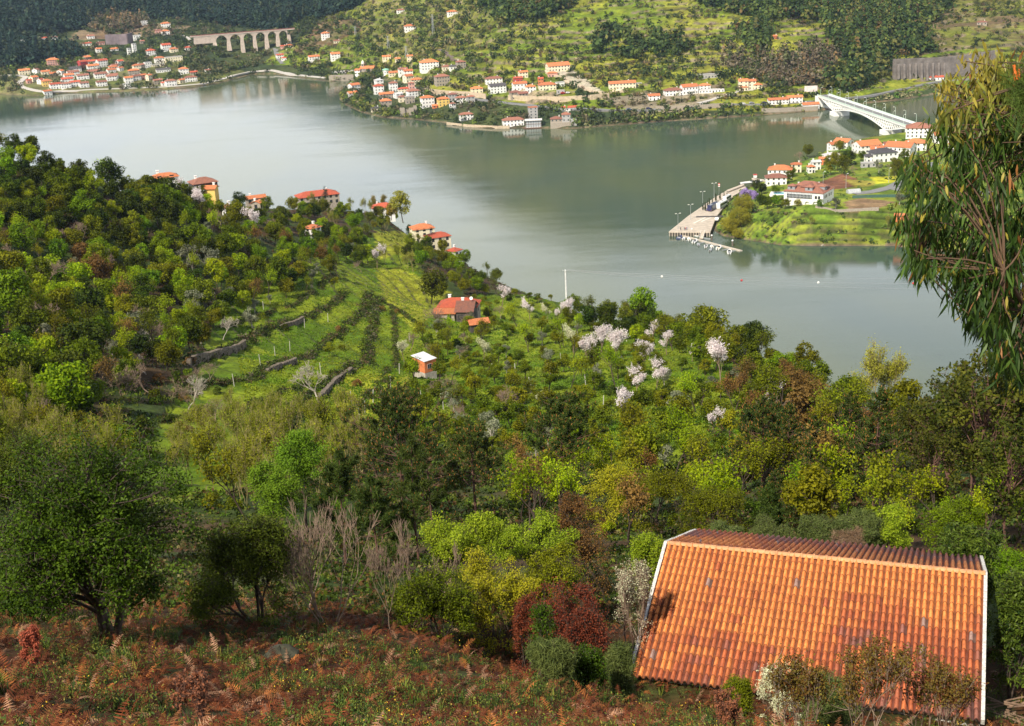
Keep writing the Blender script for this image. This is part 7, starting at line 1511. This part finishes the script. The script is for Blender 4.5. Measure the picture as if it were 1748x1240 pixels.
for k, (px, py, mt, lb) in enumerate([(880,169.8,NAVY,'dark car on the road below the middle village'),(1074,189,BLUEP,'blue car on the riverside road'),(1107,187.5,NAVY,'dark car by the sandy lay-by on the riverside road'),(961,161,REDP,'red car parked in front of the middle village'),(970,160.5,CARW,'white car parked beside the red car'),
    (934,123,CARW,'white car at the top of the sandy track'),(1268,179,CARW,'white car parked left of the far end of the bridge'),(1283,178,SILV,'silver car next to the white car left of the bridge'),(1305,177.5,NAVY,'dark car next to the long white riverside house'),(1565,288,CARW,'white car on the peninsula road behind the leaves'),(1403,171.5,NAVY,'dark car driving onto the far end of the bridge')]):
    vehicle('car', px, py, 4.4, 1.8, 1.5, .2, mt, lb, X_=hit(px, py, True)+np.array([0, 0, .45]))
def person(px, py, top, legs, label, z=QZ, h=1.72, rz=0, stride=.12):
    X_ = at_z(np.float64(px), np.float64(py), z); t = empty('person', X_, rz, label, 'person'); k = h/1.72
    skin = plain('skin', (.50, .30, .20), .6)
    bm = bpy.data.meshes.new('body'); V = [(0, 0, .92), (0, 0, 1.15), (0, 0, 1.40), (0, 0, 1.50), (0, .01, 1.62), (.09, 0, .88), (.10, stride, .48), (.10, 0, .06), (.10, .12, .02), (-.09, 0, .88), (-.10, -stride*.3, .48), (-.10, -stride, .06), (-.10, -stride+.12, .02), (.19, 0, 1.38), (.25, .03, 1.12), (.24, .12, .88), (-.19, 0, 1.38), (-.25, -.03, 1.12), (-.24, .05, .86)]
    E = [(0, 1), (1, 2), (2, 3), (3, 4), (0, 5), (5, 6), (6, 7), (7, 8), (0, 9), (9, 10), (10, 11), (11, 12), (2, 13), (13, 14), (14, 15), (2, 16), (16, 17), (17, 18)]; R_ = [.15, .14, .15, .06, .10, .10, .07, .05, .045, .10, .07, .05, .045, .07, .05, .04, .07, .05, .04]
    bm.from_pydata([(a*k, b*k, c*k) for a, b, c in V], E, []); o = link('body', bm, t); bm.materials.append(top); md = o.modifiers.new('skin', 'SKIN')
    for i, r_ in enumerate(R_): bm.skin_vertices[0].data[i].radius = (r_*k, r_*k*.8)
    bm.skin_vertices[0].data[0].use_root = True; md2 = o.modifiers.new('sub', 'SUBSURF'); md2.levels = md2.render_levels = 1
    m = MB(); m.tube([(.09*k, 0, .93*k), (.105*k, stride*k, .48*k), (.10*k, 0, .09*k)], [.115*k, .085*k, .07*k], 8); m.tube([(-.09*k, 0, .93*k), (-.105*k, -stride*.3*k, .48*k), (-.10*k, -stride*k, .09*k)], [.115*k, .085*k, .07*k], 8); m.build('trousers', legs, t)
    m = MB(); m.lathe([(.02, 1.50), (.085, 1.54), (.10, 1.62), (.085, 1.70), (.02, 1.74)], 8); m.build('head', skin, t); m = MB(); m.lathe([(.105, 1.63), (.10, 1.70), (.05, 1.755), (.01, 1.76)], 8); m.build('hair', plain('dark_hair', (.03, .02, .015)), t)
DKC = plain('dark_cloth', (.03, .03, .035)); RC = plain('red_cloth', (.5, .04, .03)); BC = plain('blue_cloth', (.05, .09, .30)); JN = plain('denim', (.06, .08, .14))
for a in [(1162,393.3,DKC,DKC,'person in dark clothes walking alone on the quay'),(1168.3,393.3,DKC,JN,'person in a dark jacket standing left of the person in red on the quay'),(1170.5,393.2,RC,DKC,'person in a red top on the quay'),(1172.6,393.2,BC,JN,'person in blue at the right of the group on the quay'),(1206.5,361,BC,JN,'person in blue standing beside the dark blue coach')]: person(*a)
for k, (px, py, pt) in enumerate([(1157.5,391,363),(1179,375,348),(1199.5,352,331),(1219,337,318)]):
    X_ = at_z(np.float64(px), np.float64(py), QZ); lamp(X_, .3, 8.2, ['first double headed lamp post on the quay, at the outer corner', 'second double headed lamp post on the quay', 'third double headed lamp post on the quay, by the cypresses', 'fourth double headed lamp post on the quay, beside the red and white marker'][k], 'lamps on the quay', METAL, True)
X_ = at_z(np.float64(1227.5), np.float64(332), QZ); t = empty('marker_pole', X_, 0, 'thin mast with a red and white striped marker on the quay', 'mast'); m = MB(); m.lathe([(.07, 0), (.06, 6)], 6); m.build('pole', METAL, t)
for i in range(4): m = MB(); m.box(-.55, .55, -.04, .04, 4.6+i*.55, 5.14+i*.55); m.build('stripe', REDP if i % 2 else WHITE, t)
slab([(1241,324.5),(1269,314),(1271,316),(1243,327)], 3.4, .5, CONC, 'gangway', 'pale ramp at the landward end of the quay', 'ramp'); slab([(1283,304),(1304,306.5),(1306,309),(1284,306)], .6, .6, CONC, 'jetty', 'short jetty with a small red hut behind the villa', 'jetty')
boat(1283, 312, 16, .3, WH, 'long white river boat moored behind the villa', True, WH)
m = MB(); X_ = at_z(np.float64(1289), np.float64(303.5), .6); t = empty('hut', X_, 0, 'tiny red and white hut on the jetty', 'hut'); m.box(-1, 1, -.8, .8, 0, 1.8); m.build('wall', WHITE, t); m = MB(); m.box(-1.2, 1.2, -1, 1, 1.81, 2.2); m.build('roof', REDP, t)
m = MB(); X_ = at_z(np.float64(1331), np.float64(331), 11.); t = empty('swimming_pool', hit(1333, 332, True)+np.array([0, 0, .5]), -.3, 'pale terrace with a small blue pool left of the villa', 'pool'); m.box(-6, 6, -4, 4, -2, .2); m.build('terrace', WHITE, t); m = MB(); m.box(-4, 3, -2.4, 2.2, .204, .22); m.build('water', plain('pool_water', (.10, .45, .60), .1), t)
X_ = hit(1457, 330, True); t = empty('greenhouse', X_, .1, 'small grey tunnel shed in the peninsula gardens', 'shed'); m = MB(); n = 8; P = [(2.2*math.cos(math.pi*i/n), 2.4*math.sin(math.pi*i/n)) for i in range(n+1)]; m.add([(-3.5, y, z) for y, z in P]+[(3.5, y, z) for y, z in P], [(i, i+1, n+2+i, n+1+i) for i in range(n)]+[tuple(range(n, -1, -1)), tuple(range(n+1, 2*n+2))]); m.build('cover', plain('grey_sheet', (.42, .44, .45)), t)
wall_line([(1455,339),(1480,338),(1530,337),(1560,337)], 1.6, plain('green_fence', (.06, .13, .10)), 'dark green garden fence beside the peninsula road', .2, 'fence', 'fence'); wall_line([(1392,355),(1430,362),(1470,360),(1500,358)], 1.2, STONE, 'low stone wall right of the villa'); wall_line([(1402,420),(1405,418)], .2, STONE, 'stone block at the waterline of the peninsula')
X_ = hit(1536, 374, True); t = empty('hut', X_, -.3, 'small brick hut at the right of the peninsula orchard', 'hut'); body(t, 0, 0, 5, 4, 2.2, 'g', BRICK, R_OR, wins=False, chim=False)
for px, py in [(1405,318),(1444,322),(1517,312)]: lamp(hit(px, py, True), .5, 8, {1405: 'lamp post beside the ploughed garden plot', 1444: 'lamp post above the green garden fence', 1517: 'tall lamp post by the yellow garden'}[px], 'lamps on the peninsula')
# ------------------------------------------------------------------ pylons, wires and their marker balls
def truss(px, py, ytop, label):
    X_ = hit(px, py, True); h = (py-ytop)*float((X_-CAM) @ FW)/F; t = empty('pylon', X_, .3, label, 'pylon'); m = MB()
    for s, u in ((-1, -1), (1, -1), (1, 1), (-1, 1)): m.tube([(s*1.4, u*1.4, -1), (s*.3, u*.3, h)], .13, 4)
    for i in range(7): z0, z1 = h*i/7, h*(i+1)/7; w0, w1 = 1.4-1.1*i/7, 1.4-1.1*(i+1)/7; [m.tube([(s*w0, -w0, z0), (-s*w1, -w1, z1)], .07, 3) for s in (-1, 1)]; [m.tube([(-w0, s*w0, z0), (-w1, -s*w1, z1)], .07, 3) for s in (-1, 1)]
    m.build('lattice', METAL, t)
    for z in (.88, .97): m = MB(); m.tube([(-2.6, 0, h*z), (2.6, 0, h*z)], .12, 4); m.build('crossarm', METAL, t)
for a in [(740,60,26,'tallest lattice pylon on the middle far slope'),(607,60,46,'short lattice pylon left on the far slope'),(663,82,62,'lattice pylon above the church'),(694,98,79,'lattice pylon above the cape village')]: truss(*a)
X_ = at_depth(np.float64(967), np.float64(512), 482.); X_[2] = min(X_[2], float(near_h(np.array([X_[0]]), np.array([X_[1]]))[0])+1); dp_ = float((X_-CAM) @ FW); h = 58*dp_/F; t = empty('power_pole', X_, 0, 'slim pale power pole standing against the river', 'pole'); m = MB(); m.lathe([(.36, -.5), (.24, h)], 8); m.build('pole', plain('pale_pole', (.70, .70, .70), .7), t); m = MB(); m.tube([(-1.1, 0, h-.2), (1.1, 0, h-.2)], .09, 5); m.build('crossarm', METAL, t)
top = X_+np.array([0, 0, h]); END = at_depth(np.float64(2250), np.float64(470), 470.)
CB = plain('cable_steel', (.38, .39, .41), .5, 1, .05)
for k in range(3):
    a = top+np.array([(k-1)*1.0, 0, -.1]); b = END+np.array([k*1.5, k*6.0, k*2.5]); pts = [a+(b-a)*f-np.array([0, 0, 4*f*(1-f)*6]) for f in np.linspace(0, 1, 40)]; o = empty('power_line', a, 0, ['lowest power cable strung across the river', 'middle power cable strung across the river', 'topmost power cable strung across the river'][k], 'cable'); m = MB(); m.tube([p-a for p in pts], .04, 3); m.build('wire', CB, o)
    if k == 1: W1 = pts
for k, (px, py, mt, lb) in enumerate([(1130,477,WHITE,'white marker ball on the power cable near the pole'),(1266,481.5,REDP,'red marker ball on the power cable in mid river'),(1397,475.5,WHITE,'white marker ball on the power cable below the villa'),(1559,483.5,REDP,'red marker ball on the power cable by the hanging leaves')]):
    j = min(range(40), key=lambda i: abs(proj(*W1[i])[0]-px)); d_ = float((W1[j]-CAM) @ FW); p = W1[j]+(W1[j+1]-W1[j])*((px-proj(*W1[j])[0])/(proj(*W1[j+1])[0]-proj(*W1[j])[0])); o = empty('marker_ball', p, 0, lb, 'marker ball'); m = MB(); m.lathe([(.02, -.45), (.3, -.33), (.44, 0), (.3, .33), (.02, .45)], 12); m.build('shell', mt, o, smooth=True)
# stakes of the vineyard terraces
STK = plain('pale_stake', (.50, .48, .42), .9)
m = MB(); m.lathe([(.075, -.3), (.065, 2.3)], 6); SM = m.mesh('stake', STK)
for k, (px, py) in enumerate([(682,640),(667,664),(651,680),(637,688),(623,708),(615,722),(600,690),(520,560),(560,550),(495,600),(470,610),(445,625),(400,660),(700,585),(745,575),(757,700),(770,690),(840,640),(880,640),(940,640),(958,620),(1000,660),(720,690),(1030,700),(860,700),(905,665),(548,640),(425,540),(450,530)]):
    X_ = hit(px, py, False); o = empty('stake', X_, 0, 'thin pale vine stake standing in the terrace grass', 'stake', 'vine stakes on the terraces'); link('post', SM, o, rot=(random.uniform(-.08, .08), random.uniform(-.08, .08), 0))
# ------------------------------------------------------------------ telling the plants and houses apart in words
LMK = [(60,330,'top of the left spur'),(200,360,'wooded left spur crest'),(350,345,'dark walled spur house'),(437,355,'low spur house'),(543,345,'stone barn'),(655,365,'white ridge house'),
 (740,425,'two cream houses by the water'),(60,500,'left edge of the forest'),(200,480,'middle of the left forest'),(330,470,'pair of pale olive trees'),(440,440,'forest above the terraces'),(550,430,'top corner of the terraces'),(660,460,'yellow meadow'),
 (230,620,'dark lower forest'),(380,620,'upper terrace wall'),(520,600,'middle terraces'),(600,690,'lower terraces'),(795,530,'farmhouse'),(725,640,'brick hut'),(850,520,'blossom behind the farmhouse'),(965,490,'power pole'),
 (1050,530,'dark pines on the skyline'),(1180,570,'rounded skyline trees'),(1295,590,'dark skyline oak'),(1040,600,'brightest blossom trees'),(1229,640,'lone blossom tree'),(870,640,'orchard rows below the farmhouse'),(960,680,'middle of the orchard'),
 (1090,700,'lower orchard'),(1200,720,'right side of the orchard'),(1360,700,'rusty tree clump'),(1480,640,'golden poplar'),(1560,720,'eucalyptus thicket edge'),(1660,780,'eucalyptus thicket'),(60,720,'yellow left edge saplings'),(180,750,'hollow above the large evergreen'),
 (420,790,'golden sapling thicket'),(560,760,'vivid green tree'),(690,760,'big middle pine'),(820,800,'second middle pine'),(955,800,'lone reddish trunked pine'),(1110,830,'lime trees above the roof'),(1300,780,'rounded pine'),(1420,860,'broom behind the roof'),(1600,920,'right end of the roof ridge'),
 (1180,880,'left end of the roof ridge'),(1255,380,'quay'),(1373,335,'white villa'),(1440,290,'slate roofed peninsula house'),(1520,300,'yellow peninsula garden'),(1450,390,'peninsula shore'),(1215,350,'parked coaches'),(1600,350,'hanging eucalyptus leaves')]
ORD = ['first','second','third','fourth','fifth','sixth','seventh','eighth','ninth','tenth','eleventh','twelfth','thirteenth','fourteenth','fifteenth','sixteenth','seventeenth','eighteenth','nineteenth','twentieth']
def ordw(i): return ORD[i] if i < 20 else ['twenty ', 'thirty ', 'forty ', 'fifty ', 'sixty ', 'seventy ', 'eighty '][(i+1)//10-2]+ORD[i % 10] if (i+1) % 10 else ['twentieth','thirtieth','fortieth','fiftieth','sixtieth','seventieth'][(i+1)//10-2]
def rel(px, py):
    b = min(LMK, key=lambda l: (l[0]-px)**2+((l[1]-py)*1.3)**2); dx, dy = px-b[0], py-b[1]
    r = ('right of' if dx > 0 else 'left of') if abs(dx) > abs(dy)*1.2 else ('below' if dy > 0 else 'above'); return r+' the '+b[2]
from collections import defaultdict
gr = defaultdict(list)
for o, nm, ds, px, py, X in TH: gr[(ds, rel(px, py))].append((px, o, nm))
kinds = defaultdict(int)
for o, nm, ds, px, py, X in TH: kinds[ds] += 1
for (ds, r_), L_ in gr.items():
    L_.sort(key=lambda q: q[0])
    for i, (px, o, nm) in enumerate(L_):
        o['label'] = ds+' '+r_ if len(L_) == 1 else '%s, %s from left, %s' % (ds, ordw(i), r_)
for o, nm, ds, px, py, X in TH:
    if kinds[ds] > 1: o['group'] = ds.replace(' tree', ' trees').replace('bush', 'bushes')+' on the slopes'
for o, nm, ds, px, py, X in TH:
    if len(o['label'].split()) > 16: o['label'] = o['label'].replace(' the ', ' ')
gh = defaultdict(list)
for t, lb, ds, where, px, py in HS:
    t['category'] = {'church': 'church', 'hut': 'hut', 'shed': 'shed', 'villa': 'villa', 'ruin': 'ruin', 'pavilion': 'pavilion'}.get(t.name.split('.')[0], 'house')
    if lb: t['label'] = lb
    else: gh[(ds, where)].append((px, t)); t['group'] = 'houses '+where
for (ds, wh), L_ in gh.items():
    L_.sort(key=lambda q: q[0])
    for i, (px, t) in enumerate(L_): t['label'] = ds+' '+wh if len(L_) == 1 else '%s %s, %s such from left' % (ds, wh, ordw(i))
lc = defaultdict(list)
for o in C.objects:
    if o.parent is None and o.get('label') == 'slender pale green lamp post standing on the white bridge': lc[0].append(o)
for s in (0, 1):
    for i, o in enumerate(lc[0][s::2]): o['label'] = '%s pale green lamp post from the far end on the %s side of the bridge' % (ordw(i), ('near', 'far')[s])
lc = [o for o in C.objects if o.get('label') == 'thin pale vine stake standing in the terrace grass']
seen = defaultdict(list)
for o in lc: q = proj(*o.location); seen[rel(q[0], q[1])].append((q[0], o))
for r_, L_ in seen.items():
    L_.sort(key=lambda q: q[0])
    for i, (px, o) in enumerate(L_): o['label'] = 'thin pale vine stake '+r_ if len(L_) == 1 else 'thin pale vine stake, %s from left, %s' % (ordw(i), r_)

# ------------------------------------------------------------------ the air over the valley
m = bpy.data.materials.new('valley_haze'); m.use_nodes = True; t = m.node_tree; t.nodes.clear(); v = t.nodes.new('ShaderNodeVolumePrincipled'); o_ = t.nodes.new('ShaderNodeOutputMaterial')
v.inputs['Density'].default_value = HAZE; v.inputs['Color'].default_value = (.55, .72, 1, 1); v.inputs['Anisotropy'].default_value = .3; t.links.new(v.outputs[0], o_.inputs['Volume'])
w = MB(); w.box(-7500, 7500, -1000, 9500, -8, 950); tag(w.build('haze', m), 'thin blue haze over the valley', None, None, 'stuff')
scene.cycles.volume_bounces = 0
